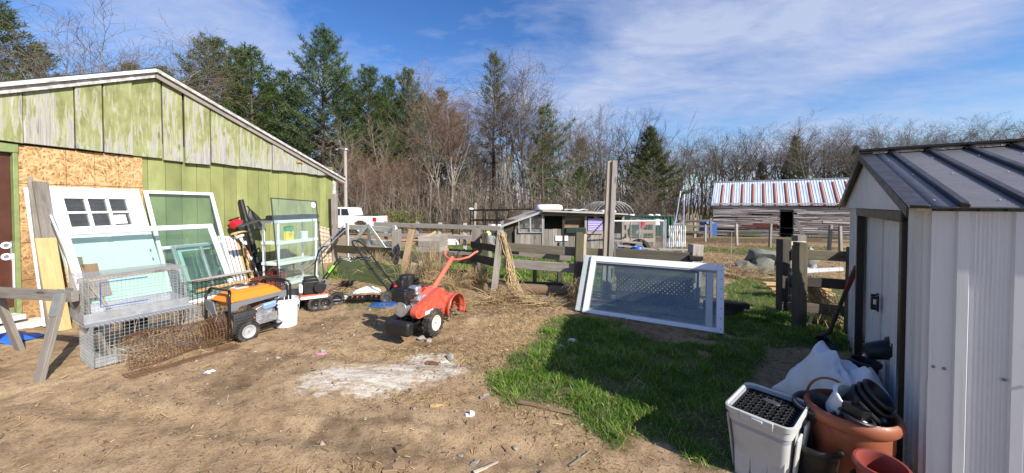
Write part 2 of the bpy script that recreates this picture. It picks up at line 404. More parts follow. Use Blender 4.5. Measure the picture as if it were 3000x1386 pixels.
def m_osb():
    s = S('oriented strand board'); ob = s.tc(); p = s.sep(ob)
    v = s.comb(p[0], p[2], 0.)
    best = None; col = None
    for i, (ang, sc) in enumerate(((12, 1), (68, 1.1), (-41, .9), (100, 1.2))):
        w = s.map(v, (11*sc, 42*sc, 1), rot=(0, 0, R(ang)), loc=(i*3.3, i*1.7, 0))
        w = nd(s.nt, 'ShaderNodeVectorMath', {0: s.map(v, (11*sc, 42*sc, 1), loc=(0, 0, 0)), 1: (0, 0, 0)}).outputs[0] if False else w
        c = nd(s.nt, 'ShaderNodeTexVoronoi', {'Vector': nd(s.nt, 'ShaderNodeMapping', {'Vector': nd(s.nt, 'ShaderNodeMapping', {'Vector': v, 'Rotation': (0, 0, R(ang))}).outputs[0], 'Scale': (15*sc, 62*sc, 1), 'Location': (i*3.3, i*1.7, 0)}).outputs[0], 'Scale': 1.}).outputs['Color']
        val = s.sep(c)[0]
        if best is None: best = val
        else: best = s.math('MAXIMUM', best, val)
    tone = s.noise(v, 3, 4, .6)
    f = s.math('ADD', best, s.math('MULTIPLY', s.math('SUBTRACT', tone, .5), .25))
    col = s.ramp(f, [(.40, (.20, .10, .038)), (.62, (.36, .20, .078)), (.82, (.47, .285, .125)), (.97, (.60, .40, .205))])
    stain = s.noise(s.map(v, (2, 1.5, 1)), 1, 5, .6)
    low = nd(s.nt, 'ShaderNodeMapRange', {'Value': p[2], 'From Min': .4, 'From Max': 1.5, 'To Min': .22, 'To Max': -.1}).outputs[0]
    col = s.mix(s.ramp(s.math('ADD', stain, low), [(.55, 0.), (.75, .65)]), col, (.15, .075, .03))
    s.set(col=col, rough=.75, spec=.3); s.bump(best, .25, .004); return s.m
M['paint'] = m_paint(); M['peel'] = m_peel(); M['osb'] = m_osb(); M['green_panel'] = M['paint']
def m_glass(name, tint=(.93, .97, .95), dusty=.0, rough=.0, ior=1.5):
    s = S(name); nt = s.nt; ob = s.tc()
    tr = nd(nt, 'ShaderNodeBsdfTransparent', {'Color': tint}); gl = nd(nt, 'ShaderNodeBsdfGlossy', {'Color': (1, 1, 1), 'Roughness': rough})
    bf = nd(nt, 'ShaderNodeNewGeometry').outputs['Backfacing']      # both faces of a thin pane reflect alike
    fr = nd(nt, 'ShaderNodeFresnel', {'IOR': s.math('ADD', s.math('MULTIPLY', bf, 1/ior-ior), ior)})
    m1 = nd(nt, 'ShaderNodeMixShader', {0: fr.outputs[0], 1: tr.outputs[0], 2: gl.outputs[0]})
    last = m1
    if dusty:
        df = nd(nt, 'ShaderNodeBsdfDiffuse', {'Color': (.60, .64, .66)})
        n = s.noise(ob, 3.1, 7, .7)
        fac = s.ramp(n, [(.3, dusty*.55), (.7, min(1, dusty*1.5))])
        last = nd(nt, 'ShaderNodeMixShader', {0: fac, 1: m1.outputs[0], 2: df.outputs[0]})
    nt.nodes.remove(s.b); nt.links.new(last.outputs[0], s.out.inputs[0]); return s.m
M['glass'] = m_glass('window glass', (.86, .93, .90), .018)
M['glass_dusty'] = m_glass('dusty window glass', (.90, .95, .93), .045, .02)
M['glass_reflect'] = m_glass('door glass darkened for reflections', (.45, .48, .50), .05, .02, 1.6)  # dark tint stands in for the reflections on the panes
M['glass_blue'] = m_glass('double glazed door glass', (.86, .91, .91), .020, .0, 1.6)
M['poly'] = m_glass('clear corrugated plastic', (.85, .9, .95), .35, .2)
def m_metal_roof():
    s = S('galvanised roofing with rust'); ob = s.tc(); 
    n = s.noise(s.map(ob, (6, 1, 1)), 1, 4, .6)
    s.set(col=s.ramp(n, [(.3, (.52, .56, .61)), (.7, (.70, .73, .78))]), rough=.5, metal=.25); return s.m
M['metal_roof'] = m_metal_roof()
M['rust_red'] = simple('rust red strip', (.30, .085, .04), .85, vary=.3, scale=9)
def m_shed_white():
    s = S('white ribbed steel'); uv = s.sep(s.tc('UV')); ob = s.tc()
    n = s.noise(s.map(ob, (1.5, 1.5, .5)), 1, 6, .65)
    col = s.ramp(n, [(.3, (.52, .53, .53)), (.6, (.63, .64, .645))])
    d = s.noise(s.map(ob, (9, 9, 3)), 1, 7, .7)
    col = s.mix(s.ramp(d, [(.62, 0.), (.72, .4)]), col, (.38, .37, .34))
    st = s.noise(s.map(ob, (26, 26, .9), loc=(2, 5, 1)), 1, 6, .7)          # rain streaks
    col = s.mix(s.ramp(st, [(.55, 0.), (.70, .35)]), col, (.36, .34, .30))
    z = s.sep(ob)[2]; sp = s.math('ADD', s.noise(ob, 7, 7, .7), nd(s.nt, 'ShaderNodeMapRange', {'Value': z, 'From Min': 0., 'From Max': .38, 'To Min': .28, 'To Max': -.18}).outputs[0])
    col = s.mix(s.ramp(sp, [(.52, 0.), (.70, .6)]), col, (.24, .18, .12))   # mud splashed up from the ground
    s.set(col=col, rough=s.ramp(d, [(.3, .30), (.7, .5)]), spec=.5)
    s.bump(s.math('ADD', s.noise(s.map(ob, (2.5, 2.5, 1.2)), 1, 3, .5), s.math('MULTIPLY', s.noise(ob, 220, 2, .5), .02)), .35, .012); return s.m
M['shed_white'] = m_shed_white()
M['shed_roof'] = simple('brown steel roof', (.135, .125, .13), .45, .15, vary=.12, dirt=(.25, .23, .21), dirt_amt=.25, scale=9)
M['shed_trim'] = simple('dark brown steel trim', (.022, .018, .017), .4, .1, vary=.2, dirt=(.12, .11, .10), dirt_amt=.15)
def m_leafy(name, c0, c1, c2, transl=.35, rough=.6):
    s = S(name); nt = s.nt; t = s.attr('tone')
    col = s.ramp(t, [(0, c0), (.5, c1), (1, c2)])
    df = s.b; s.set(col=col, rough=rough, spec=.25)
    tl = nd(nt, 'ShaderNodeBsdfTranslucent', {'Color': col})
    mx = nd(nt, 'ShaderNodeMixShader', {0: transl, 1: df.outputs[0], 2: tl.outputs[0]})
    nt.links.new(mx.outputs[0], s.out.inputs[0]); return s.m
M['grass'] = m_leafy('grass blades', (.06, .14, .015), (.15, .295, .030), (.48, .42, .18), .38)
M['straw'] = m_leafy('dry straw', (.085, .050, .028), (.33, .22, .11), (.60, .46, .27), .15, .8)
M['needle'] = m_leafy('pine needles', (.034, .060, .017), (.088, .135, .035), (.19, .23, .06), .36, .55)
M['needle_blue'] = m_leafy('white pine needles', (.042, .076, .032), (.10, .155, .06), (.21, .26, .11), .36, .55)
M['needle_olive'] = m_leafy('hemlock needles', (.032, .044, .012), (.076, .094, .026), (.14, .15, .045), .3, .55)
M['spring'] = m_leafy('spring leaves', (.09, .13, .02), (.16, .22, .03), (.26, .30, .06), .4, .6)
M['straw_vine'] = simple('dry vine stems', (.42, .30, .155), .9, vary=.45, bump=0)
M['cover_blue'] = simple('pale blue valve cover', (.30, .46, .72), .35, .2, vary=.1, bump=0)
M['white_grey'] = simple('pale grey wheel rim', (.36, .365, .37), .45, vary=.08, dirt=(.3, .24, .17), dirt_amt=.3)
M['rust_grey'] = simple('worn tine steel', (.24, .19, .14), .7, .4, vary=.4)
M['matte_black'] = simple('matte black plastic', (.010, .010, .010), .85, vary=.3, bump=0)
M['vinyl_grey'] = simple('dull grey vinyl', (.50, .53, .52), .45, vary=.08, dirt=(.40, .38, .33), dirt_amt=.3)
M['pinkish'] = simple('faded pink scrap', (.45, .22, .26), .7, vary=.1)
M['tarp_green'] = simple('green painted board', (.10, .13, .045), .7, vary=.25, dirt=(.08, .08, .04), dirt_amt=.4)
M['handle_dark'] = simple('dark worn handle', (.045, .035, .03), .6, vary=.4, dirt=(.25, .2, .15), dirt_amt=.3, scale=14)
M['handle_red'] = simple('dark red handle', (.16, .022, .018), .5, vary=.3, dirt=(.06, .05, .04), dirt_amt=.4, scale=14)
M['bag_white'] = simple('white woven bag', (.76, .77, .79), .5, vary=.06, dirt=(.50, .47, .42), dirt_amt=.25, scale=4, bump=.15, rbump=160)
M['hand_blue'] = simple('pale blue painted tube', (.45, .55, .66), .45, .1, vary=.12, dirt=(.2, .15, .1), dirt_amt=.25)
M['patch'] = wood('mossy pale boards', (.40, .38, .27), (.22, .20, .13), stain_amt=.3)

# ------------------------------------------------------------------ camera, sun, sky
cam = bpy.data.cameras.new('camera'); camo = bpy.data.objects.new('camera', cam); COL.objects.link(camo)
camo.location = (0, 0, CH); camo.rotation_euler = (R(90)-PITCH, 0, 0)
cam.lens = F/3000*36; cam.sensor_width = 36; cam.shift_y = -(693-V0)/3000
cam.clip_start = .05; cam.clip_end = 3000
scene.camera = camo
SUN_EL = R(34); sdir = Vector((.72, -.69, 0)).normalized()*math.cos(SUN_EL)+Vector((0, 0, math.sin(SUN_EL)))
sun = bpy.data.lights.new('sun', 'SUN'); suno = bpy.data.objects.new('sun', sun); COL.objects.link(suno)
sun.energy = 5.0; sun.angle = R(.5); sun.color = (1, .955, .88)
suno.rotation_euler = sdir.to_track_quat('Z', 'Y').to_euler()
W = bpy.data.worlds.new('World'); scene.world = W; W.use_nodes = True; nt = W.node_tree; nt.nodes.clear()
sky = nd(nt, 'ShaderNodeTexSky', sky_type='NISHITA', sun_disc=False)
sky.sun_elevation = SUN_EL; sky.sun_rotation = math.atan2(sdir.x, sdir.y); sky.air_density = 1.0; sky.dust_density = .4; sky.ozone_density = 2.2; sky.altitude = 100
class WS(S):
    def __init__(s, nt): s.nt = nt
w = WS(nt)
dirv = w.tc('Generated'); dz = w.sep(dirv)
zc = w.math('MAXIMUM', dz[2], .02)
# cirrus layer: the view direction carried up to a flat sheet of cloud overhead
px_ = w.math('DIVIDE', dz[0], w.math('ADD', zc, .12)); py_ = w.math('DIVIDE', dz[1], w.math('ADD', zc, .12))
pv = w.comb(px_, py_, 0.)
big = w.noise(w.map(pv, (.55, .42, 1), rot=(0, 0, R(32)), loc=(3.15, 1.4, 0)), 1, 3, .5, .4)
mid = w.noise(w.map(pv, (1.5, 2.6, 1), rot=(0, 0, R(28)), loc=(1.4, 4.0, 0)), 1, 7, .62, .8)
fine = w.noise(w.map(pv, (7.5, 12, 1), rot=(0, 0, R(-15))), 1, 5, .6, .3)
cov = w.math('ADD', w.math('MULTIPLY', big, 1.15), w.math('MULTIPLY', mid, .42))
cov = w.math('ADD', cov, w.math('MULTIPLY', w.math('SUBTRACT', fine, .5), .16))
cov = w.math('ADD', cov, w.math('MULTIPLY', dz[0], .10))
veil = w.ramp(cov, [(.70, 0.), (.86, .42), (1.06, .85)])
lowb = w.noise(w.map(w.comb(dz[0], w.math('MULTIPLY', dz[2], 7.), 0.), (2.2, 1.6, 1), loc=(.3, 7, 0)), 1, 6, .6)
band = nd(nt, 'ShaderNodeMapRange', {'Value': dz[2], 'From Min': .02, 'From Max': .24, 'To Min': .26, 'To Max': -.34}).outputs[0]
lowm = w.ramp(w.math('ADD', lowb, band), [(.55, 0.), (.80, .75)])
skyc = nd(nt, 'ShaderNodeHueSaturation', {'Hue': .512, 'Saturation': 1.3, 'Value': 1.45, 'Color': sky.outputs[0]}).outputs[0]
cloud = nd(nt, 'ShaderNodeRGB'); cloud.outputs[0].default_value = (4.9, 5.5, 7.3, 1)
c1 = w.mix(veil, skyc, cloud.outputs[0]); c1 = w.mix(lowm, c1, cloud.outputs[0])
bg = nd(nt, 'ShaderNodeBackground', {'Color': c1, 'Strength': .078})
wo = nd(nt, 'ShaderNodeOutputWorld'); nt.links.new(bg.outputs[0], wo.inputs[0])
scene.view_settings.view_transform = 'Standard'; scene.view_settings.look = 'None'
scene.view_settings.exposure = EXPOSURE if 'EXPOSURE' in globals() else .62
scene.view_settings.gamma = 1
scene.cycles.transparent_max_bounces = 24

# ------------------------------------------------------------------ where grass, lime, straw and mud lie (ground polygons)
def poly(px): return [tuple(gp(u, v))[:2] for u, v in px]
def inside(x, y, P):
    r = np.zeros(x.shape, bool); n = len(P)
    for i in range(n):
        x1, y1 = P[i]; x2, y2 = P[(i+1) % n]
        c = ((y1 > y) != (y2 > y)) & (x < (x2-x1)*(y-y1)/((y2-y1) if abs(y2-y1) > 1e-9 else 1e-9)+x1)
        r ^= c
    return r
def soft(x, y, P, w, seed):
    dx = (fbm(x*2.2, y*2.2, seed, 4)-.5)*w*3; dy = (fbm(x*2.2, y*2.2, seed+50, 4)-.5)*w*3
    s = 0
    for k in range(8):
        a = k*math.pi/4; q = w*(.35 if k % 2 else .7)
        s = s+inside(x+dx+math.cos(a)*q, y+dy+math.sin(a)*q, P)
    return s/8.
P_LAWN = poly([(1640, 935), (1570, 1000), (1480, 1070), (1425, 1115), (1500, 1165), (1610, 1205), (1690, 1250), (1735, 1325), (1800, 1345), (1860, 1335), (1885, 1270), (1920, 1290), (2010, 1322), (2100, 1386), (2170, 1386), (2300, 1210), (2490, 1010), (2495, 960), (2290, 960), (2180, 1000), (2120, 990), (1990, 985), (1850, 945), (1700, 925)])
P_BARE = poly([(2170, 1130), (2210, 1060), (2290, 1020), (2420, 1030), (2500, 1060), (2420, 1200), (2300, 1260), (2200, 1230)])
P_BARE2 = poly([(1830, 945), (1990, 985), (2110, 1000), (2090, 1020), (1960, 1010), (1820, 965)])
P_RIGHT = poly([(2105, 985), (2125, 840), (2160, 815), (2230, 822), (2290, 828), (2500, 830), (2500, 970), (2290, 962)])
P_LIME = poly([(795, 1175), (900, 1105), (1010, 1085), (1120, 1078), (1230, 1045), (1350, 1062), (1340, 1110), (1250, 1150), (1080, 1160), (900, 1150)])
P_TUFT = poly([(1000, 880), (1120, 875), (1150, 905), (1110, 925), (1010, 915)])
SHED_F = Vector((3.66, 3.86, 0)); SHED_N = Vector((1.965, 1.675, 0))
def grass_d(x, y):
    n = fbm(x*3.1, y*3.1, 60, 3); n2 = fbm(x*.8, y*.8, 63, 2)
    lawn = soft(x, y, P_LAWN, .20, 11)*(1-.95*soft(x, y, P_BARE, .12, 12))*(1-.85*soft(x, y, P_BARE2, .06, 14))*sstep(.2, .42, n+.12)
    right = soft(x, y, P_RIGHT, .12, 13)*sstep(.2, .45, n+.2)
    tuft = soft(x, y, P_TUFT, .06, 15)*.5*sstep(.4, .6, n)
    behind = sstep(6.9, 7.5, y+.35*x*0)*sstep(-4.8, -3.4, x+.0*y)*(1-sstep(1.3, 2.6, x-.18*(y-7)))*(1-sstep(13, 19, y))*sstep(.2, .45, n+.15)*(1-.35*sstep(.5, .65, n2))
    infence = sstep(5.7, 6.1, y)*(1-sstep(6.9, 7.4, y))*sstep(-.2, .1, x)*(1-sstep(1.6, 2.2, x))*.7
    sparse = .05*sstep(.62, .72, fbm(x*1.7, y*1.7, 71, 3))*(1-sstep(7, 9, y))
    far = sstep(9.5, 12, y)*sstep(4.5, 6.5, x)*(1-sstep(30, 36, y))*sstep(.42, .6, n2+.05*n)*(.9)
    far2 = sstep(26, 34, y)*.8*sstep(.35, .55, n2)
    far = far*(1-.85*sstep(14, 16, y)*(1-sstep(20.5, 23, y))*sstep(.32, .5, fbm(x*.5, y*.8, 91, 3)+.12))
    d = np.maximum.reduce([lawn, right, tuft, behind, infence, sparse, far*.8, far2])
    return d*(1-lime_d(x, y)*.98)
def lime_d(x, y):
    return soft(x, y, P_LIME, .17, 31)
def straw_d(x, y):
    n = fbm(x*2.3, y*2.3, 81, 4); n2 = fbm(x*.9, y*.9, 83, 3)
    right = sstep(2.6, 3.6, x-.05*y)*sstep(6.5, 7.5, y)*(1-sstep(15, 19, y))
    mid = sstep(5.2, 6.2, y)*(1-sstep(7.4, 8.4, y))*sstep(-3.6, -2.6, x)*(1-sstep(1.5, 2.5, x))*sstep(.4, .55, n)
    yard = sstep(.50, .64, n)*.55*(1-sstep(5.5, 7, y))*sstep(-2.6, -.6, x+.15*y)
    spots = sum(np.exp(-(((x-a)/c)**2+((y-b)/d)**2)) for a, b, c, d in ((-.9, 3.62, .7, .16), (-.15, 3.45, .5, .4), (-.75, 2.75, .35, .08), (.1, 4.3, .6, .5), (-3.2, 6.1, .7, .4), (-.2, 5.3, .9, .35)))
    weak = .10*sstep(.5, .66, n2)
    coop = sstep(7.2, 8.4, y)*(1-sstep(9.6, 11, y))*sstep(.2, 1, x)*(1-sstep(3.2, 4.5, x))*.8
    return np.clip(np.maximum.reduce([right*.95, mid*.8, yard, spots, weak+0*x, coop])*(1-.35*lime_d(x, y)), 0, 1)
def mud_d(x, y):
    band = sstep(14, 16, y)*(1-sstep(20.5, 23, y))*sstep(5, 8, x)*sstep(.32, .5, fbm(x*.5, y*.8, 91, 3)+.12)
    n = fbm(x*1.3, y*1.3, 93, 4)
    return np.clip(np.maximum(band, .55*sstep(.52, .68, n)*(1-sstep(7, 9, y))), 0, 1)

def ground():
    xs = np.concatenate([-np.geomspace(220, 7, 40), np.arange(-6.4, 6.4, .034), np.geomspace(6.6, 220, 44)])
    ys = np.concatenate([np.linspace(-40, .2, 24), np.arange(.9, 7.2, .028), np.arange(7.2, 12, .07), np.geomspace(12.1, 420, 70)])
    X, Y = np.meshgrid(xs, ys, indexing='ij'); x = X.ravel(); y = Y.ravel(); z = gz(x, y)
    nx, ny = len(xs), len(ys)
    i, j = np.meshgrid(np.arange(nx-1), np.arange(ny-1), indexing='ij'); a = (i*ny+j).ravel()
    f = np.stack([a, a+ny, a+ny+1, a+1], 1)
    me = bpy.data.meshes.new('ground'); me.vertices.add(len(x)); me.vertices.foreach_set('co', np.stack([x, y, z], 1).ravel().astype(np.float32))
    me.loops.add(f.size); me.loops.foreach_set('vertex_index', f.ravel().astype(np.int32))
    me.polygons.add(len(f)); me.polygons.foreach_set('loop_start', np.arange(0, f.size, 4, dtype=np.int32))
    me.polygons.foreach_set('use_smooth', np.ones(len(f), bool))
    me.update(calc_edges=True)
    for n, fn in (('lime', lime_d), ('grassy', grass_d), ('strawy', straw_d), ('muddy', mud_d)):
        at_ = me.attributes.new(n, 'FLOAT', 'POINT'); at_.data.foreach_set('value', fn(x, y).astype(np.float32))
    s = S('packed sandy earth'); p = s.geo()
    n1 = s.noise(p, 1.1, 8, .62); n2 = s.noise(p, 9, 8, .68); n3 = s.noise(p, 75, 6, .65); n4 = s.noise(p, 260, 3, .6)
    col = s.ramp(n1, [(.3, (.265, .172, .092)), (.5, (.385, .260, .146)), (.72, (.465, .335, .202))])
    col = s.mix(s.ramp(n2, [(.37, .6), (.55, 0.)]), col, (.15, .095, .053))
    col = s.mix(s.ramp(n3, [(.34, .7), (.48, 0.)]), col, (.11, .072, .042))
    col = s.mix(s.ramp(n3, [(.60, 0.), (.72, .6)]), col, (.45, .36, .25))
    col = s.mix(s.ramp(n4, [(.64, 0.), (.72, .6)]), col, (.50, .43, .34))
    peb = s.vor(p, 60, 'Distance'); pebc = s.vor(p, 60, 'Color')
    col = s.mix(s.ramp(peb, [(.16, .55), (.24, 0.)]), col, s.ramp(s.sep(pebc)[0], [(0, (.16, .13, .10)), (.6, (.34, .29, .23)), (1, (.56, .52, .46))]))
    br = s.noise(p, 16, 7, .7); br2 = s.noise(p, 3.5, 6, .65)
    def msk(name, lo, hi, k=.55, src=None):
        a = s.attr(name); t = s.math('ADD', a, s.math('MULTIPLY', s.math('SUBTRACT', src or br, .5), k)); return s.ramp(t, [(lo, 0.), (hi, 1.)])
    md = msk('muddy', .35, .75, .7, br2); col = s.mix(s.math('MULTIPLY', md, .88), col, s.ramp(n2, [(.3, (.055, .035, .020)), (.7, (.135, .085, .050))]))
    st = msk('strawy', .35, .7, .8); stn = s.noise(s.map(p, (40, 14, 14), rot=(0, 0, .6)), 1, 6, .7, 1.2)
    col = s.mix(s.math('MULTIPLY', st, .85), col, s.ramp(stn, [(.3, (.13, .08, .038)), (.5, (.31, .21, .10)), (.7, (.50, .38, .21))]))
    gr = msk('grassy', .3, .65, .5); gn = s.noise(p, 30, 6, .7)
    col = s.mix(s.math('MULTIPLY', gr, .88), col, s.ramp(gn, [(.3, (.050, .050, .022)), (.5, (.075, .095, .030)), (.72, (.13, .155, .055))]))
    lm = msk('lime', .36, .84, 2.2); ln = s.noise(s.map(p, (5, 17, 5), rot=(0, 0, .35)), 1, 7, .72, .6)
    lm = s.math('MULTIPLY', lm, s.ramp(ln, [(.38, .0), (.58, 1.)])); col = s.mix(lm, col, s.ramp(n3, [(.3, (.46, .41, .33)), (.6, (.66, .62, .54))]))
    s.set(col=col, rough=.95, spec=.15)
    h = s.math('ADD', s.math('MULTIPLY', n3, .5), s.math('ADD', s.math('MULTIPLY', n2, 1.2), s.math('MULTIPLY', n4, .2)))
    s.bump(h, .8, .012)
    me.materials.append(s.m)
    o = bpy.data.objects.new('ground', me); COL.objects.link(o); tag(o, kind='structure')
ground()

# ------------------------------------------------------------------ blades of grass, straw, pebbles (nobody could count them)
nrng = np.random.default_rng(5)
def strips(name, base, dirx, diry, bend, ht, wd, tone, mat, segs=2):
    """thin tapering blades: base (n,3), horizontal lean (dirx, diry)*bend, height ht, width wd"""
    n = len(base); ang = nrng.uniform(0, 2*np.pi, n); wx = np.cos(ang)*wd/2; wy = np.sin(ang)*wd/2
    V = []
    for k in range(segs+1):
        t = k/segs; cx = base[:, 0]+dirx*bend*t**1.7; cy = base[:, 1]+diry*bend*t**1.7; cz = base[:, 2]+ht*(t-.25*t*t*(bend/np.maximum(ht, 1e-3)).clip(0, 1.6))
        if k < segs:
            q = 1-.35*t
            V.append(np.stack([cx-wx*q, cy-wy*q, cz], 1)); V.append(np.stack([cx+wx*q, cy+wy*q, cz], 1))
        else: V.append(np.stack([cx, cy, cz], 1))
    nv = len(V); VV = np.stack(V, 1).reshape(-1, 3)
    b = np.arange(n)*nv; F_ = []
    for k in range(segs-1):
        F_.append(np.stack([b+2*k, b+2*k+1, b+2*k+3], 1)); F_.append(np.stack([b+2*k, b+2*k+3, b+2*k+2], 1))
    F_.append(np.stack([b+2*segs-2, b+2*segs-1, b+2*segs], 1))
    return mesh_np(name, VV, np.concatenate(F_), np.repeat(tone, nv), mat)
def mesh_np(name, V, Fc, tone, mat):
    me = bpy.data.meshes.new(name); me.vertices.add(len(V)); me.vertices.foreach_set('co', V.ravel().astype(np.float32))
    k = Fc.shape[1]; me.loops.add(Fc.size); me.loops.foreach_set('vertex_index', Fc.ravel().astype(np.int32))
    me.polygons.add(len(Fc)); me.polygons.foreach_set('loop_start', np.arange(0, Fc.size, k, dtype=np.int32))
    me.update(calc_edges=True)
    a = me.attributes.new('tone', 'FLOAT', 'POINT'); a.data.foreach_set('value', tone.astype(np.float32))
    me.materials.append(mat); return me
def scatter(n, box, dens):
    x = nrng.uniform(box[0], box[1], n); y = nrng.uniform(box[2], box[3], n)
    k = nrng.uniform(0, 1, n) < dens(x, y); return x[k], y[k]
def add_mesh(me, name, kind=None):
    o = bpy.data.objects.new(name, me); COL.objects.link(o)
    if kind: o['kind'] = kind
    return o
parts_ = []
for n, box, hh in ((150000, (-.6, 4.2, 1.4, 5.0), 1.), (60000, (-5, 4.6, 4.4, 7.4), 1.), (170000, (-6, 4, 6.8, 15), 2.1), (14000, (-3.2, 2, 1.2, 4.6), .8), (90000, (4, 32, 8, 30), 2.3), (30000, (-40, 50, 26, 50), 3.5)):
    x, y = scatter(n, box, lambda a, b: grass_d(a, b)**1.3*(.12+sstep(.33, .62, fbm(a*7.5, b*7.5, 141, 3)))); parts_.append((x, y, np.full(len(x), hh)))
gx = np.concatenate([p[0] for p in parts_]); gy = np.concatenate([p[1] for p in parts_]); gh = np.concatenate([p[2] for p in parts_])
n = len(gx); a = nrng.uniform(0, 2*np.pi, n); cl = fbm(gx*4, gy*4, 101, 3)
tone = np.clip(np.where(nrng.uniform(0, 1, n) < .10, .95, nrng.normal(.36, .17, n))+(cl-.5)*.7+.25*(fbm(gx*.9, gy*.9, 103, 2)-.5), 0, 1)
ht = nrng.uniform(.02, .075, n)*(.4+1.4*cl)*np.where(gh > 1.4, gh*.75, .45+.65*grass_d(gx, gy))
add_mesh(strips('grass', np.stack([gx, gy, gz(gx, gy)-.004], 1), np.cos(a), np.sin(a), ht*nrng.uniform(.3, 1.1, n), ht, nrng.uniform(.0035, .007, n)*gh, tone, M['grass'], 3), 'grass', 'stuff')
# straw and chaff lying about
sp = []
for n, box, k in ((90000, (-3.6, 3.0, 1.2, 5.6), .62), (36000, (-4.6, 3, 4.6, 8.4), 1.), (42000, (2.4, 13, 5.2, 19), 2.2), (5000, (-5.2, -2, 2, 6), .8)):
    x, y = scatter(n, box, lambda a, b: np.clip(straw_d(a, b)+.055, 0, 1)); sp.append((x, y, np.full(len(x), k)))
x = np.concatenate([p[0] for p in sp]); y = np.concatenate([p[1] for p in sp]); k = np.concatenate([p[2] for p in sp]); n = len(x)
L = nrng.gamma(1.6, .017, n)*k+.006; wd = nrng.uniform(.0010, .0030, n)*np.sqrt(k); a = nrng.uniform(0, 2*np.pi, n); tl = nrng.normal(0, .22, n)
z = gz(x, y)+.004+np.abs(np.sin(tl))*L*.5+nrng.uniform(0, .012, n)*k
dx, dy, dz_ = np.cos(a)*np.cos(tl)*L/2, np.sin(a)*np.cos(tl)*L/2, np.sin(tl)*L/2
sx, sy = -np.sin(a)*wd, np.cos(a)*wd; rz = nrng.uniform(-1, 1, n)*wd
V = np.stack([np.stack([x-dx-sx, y-dy-sy, z-dz_-rz], 1), np.stack([x+dx-sx, y+dy-sy, z+dz_-rz], 1), np.stack([x+dx+sx, y+dy+sy, z+dz_+rz], 1), np.stack([x-dx+sx, y-dy+sy, z-dz_+rz], 1)], 1).reshape(-1, 3)
b = np.arange(n)*4
add_mesh(mesh_np('straw_litter', V, np.stack([b, b+1, b+2, b+3], 1), np.repeat(np.clip(nrng.normal(.36, .32, n), 0, 1), 4), M['straw']), 'straw_litter', 'stuff')
# pebbles and clods
x, y = scatter(9000, (-4.6, 2.6, 1.2, 6.2), lambda a, b: .12+.55*sstep(.45, .62, fbm(a*1.4, b*1.4, 121, 3))*(1-grass_d(a, b))); n = len(x)
r = nrng.gamma(1.6, .0030, n)+.002; oc = np.array([[1, 0, 0], [-1, 0, 0], [0, 1, 0], [0, -1, 0], [0, 0, 1], [0, 0, -1]], float)
V = oc[None]*(r[:, None, None]*nrng.uniform(.6, 1.4, (n, 6, 1)))+nrng.normal(0, .25, (n, 6, 3))*r[:, None, None]
V[:, :, 2] *= .7; V += np.stack([x, y, gz(x, y)+r*.15], 1)[:, None, :]
of = np.array([[0, 2, 4], [2, 1, 4], [1, 3, 4], [3, 0, 4], [2, 0, 5], [1, 2, 5], [3, 1, 5], [0, 3, 5]])
sg = S('pebbles'); sg.set(col=sg.ramp(sg.attr('tone'), [(0, (.10, .07, .045)), (.5, (.27, .20, .14)), (1, (.52, .47, .40))]), rough=.9, spec=.2)
add_mesh(mesh_np('gravel', V.reshape(-1, 3), (of[None]+(np.arange(n)*6)[:, None, None]).reshape(-1, 3), np.repeat(nrng.beta(2, 2.6, n), 6), sg.m), 'gravel', 'stuff')
# crumbs of lime round the pale patch
x, y = scatter(9000, (-2.3, .1, 2.4, 3.8), lambda a, b: lime_d(a, b)*.8*(fbm(a*9, b*9, 151, 2) > .45)+.03*np.exp(-(((a+.95)/.9)**2+((b-3.05)/.45)**2))); n = len(x); r = nrng.gamma(1.3, .0009, n)+.0007
V = oc[None]*(r[:, None, None]*nrng.uniform(.6, 1.4, (n, 6, 1))); V += np.stack([x, y, gz(x, y)+r*.3], 1)[:, None, :]
lmm = S('lime crumbs'); lmm.set(col=lmm.ramp(lmm.attr('tone'), [(0, (.42, .37, .30)), (1, (.70, .67, .60))]), rough=.95, spec=.1)
add_mesh(mesh_np('lime_crumbs', V.reshape(-1, 3), (of[None]+(np.arange(n)*6)[:, None, None]).reshape(-1, 3), np.repeat(nrng.uniform(0, 1, n), 6), lmm.m), 'lime_crumbs', 'stuff')

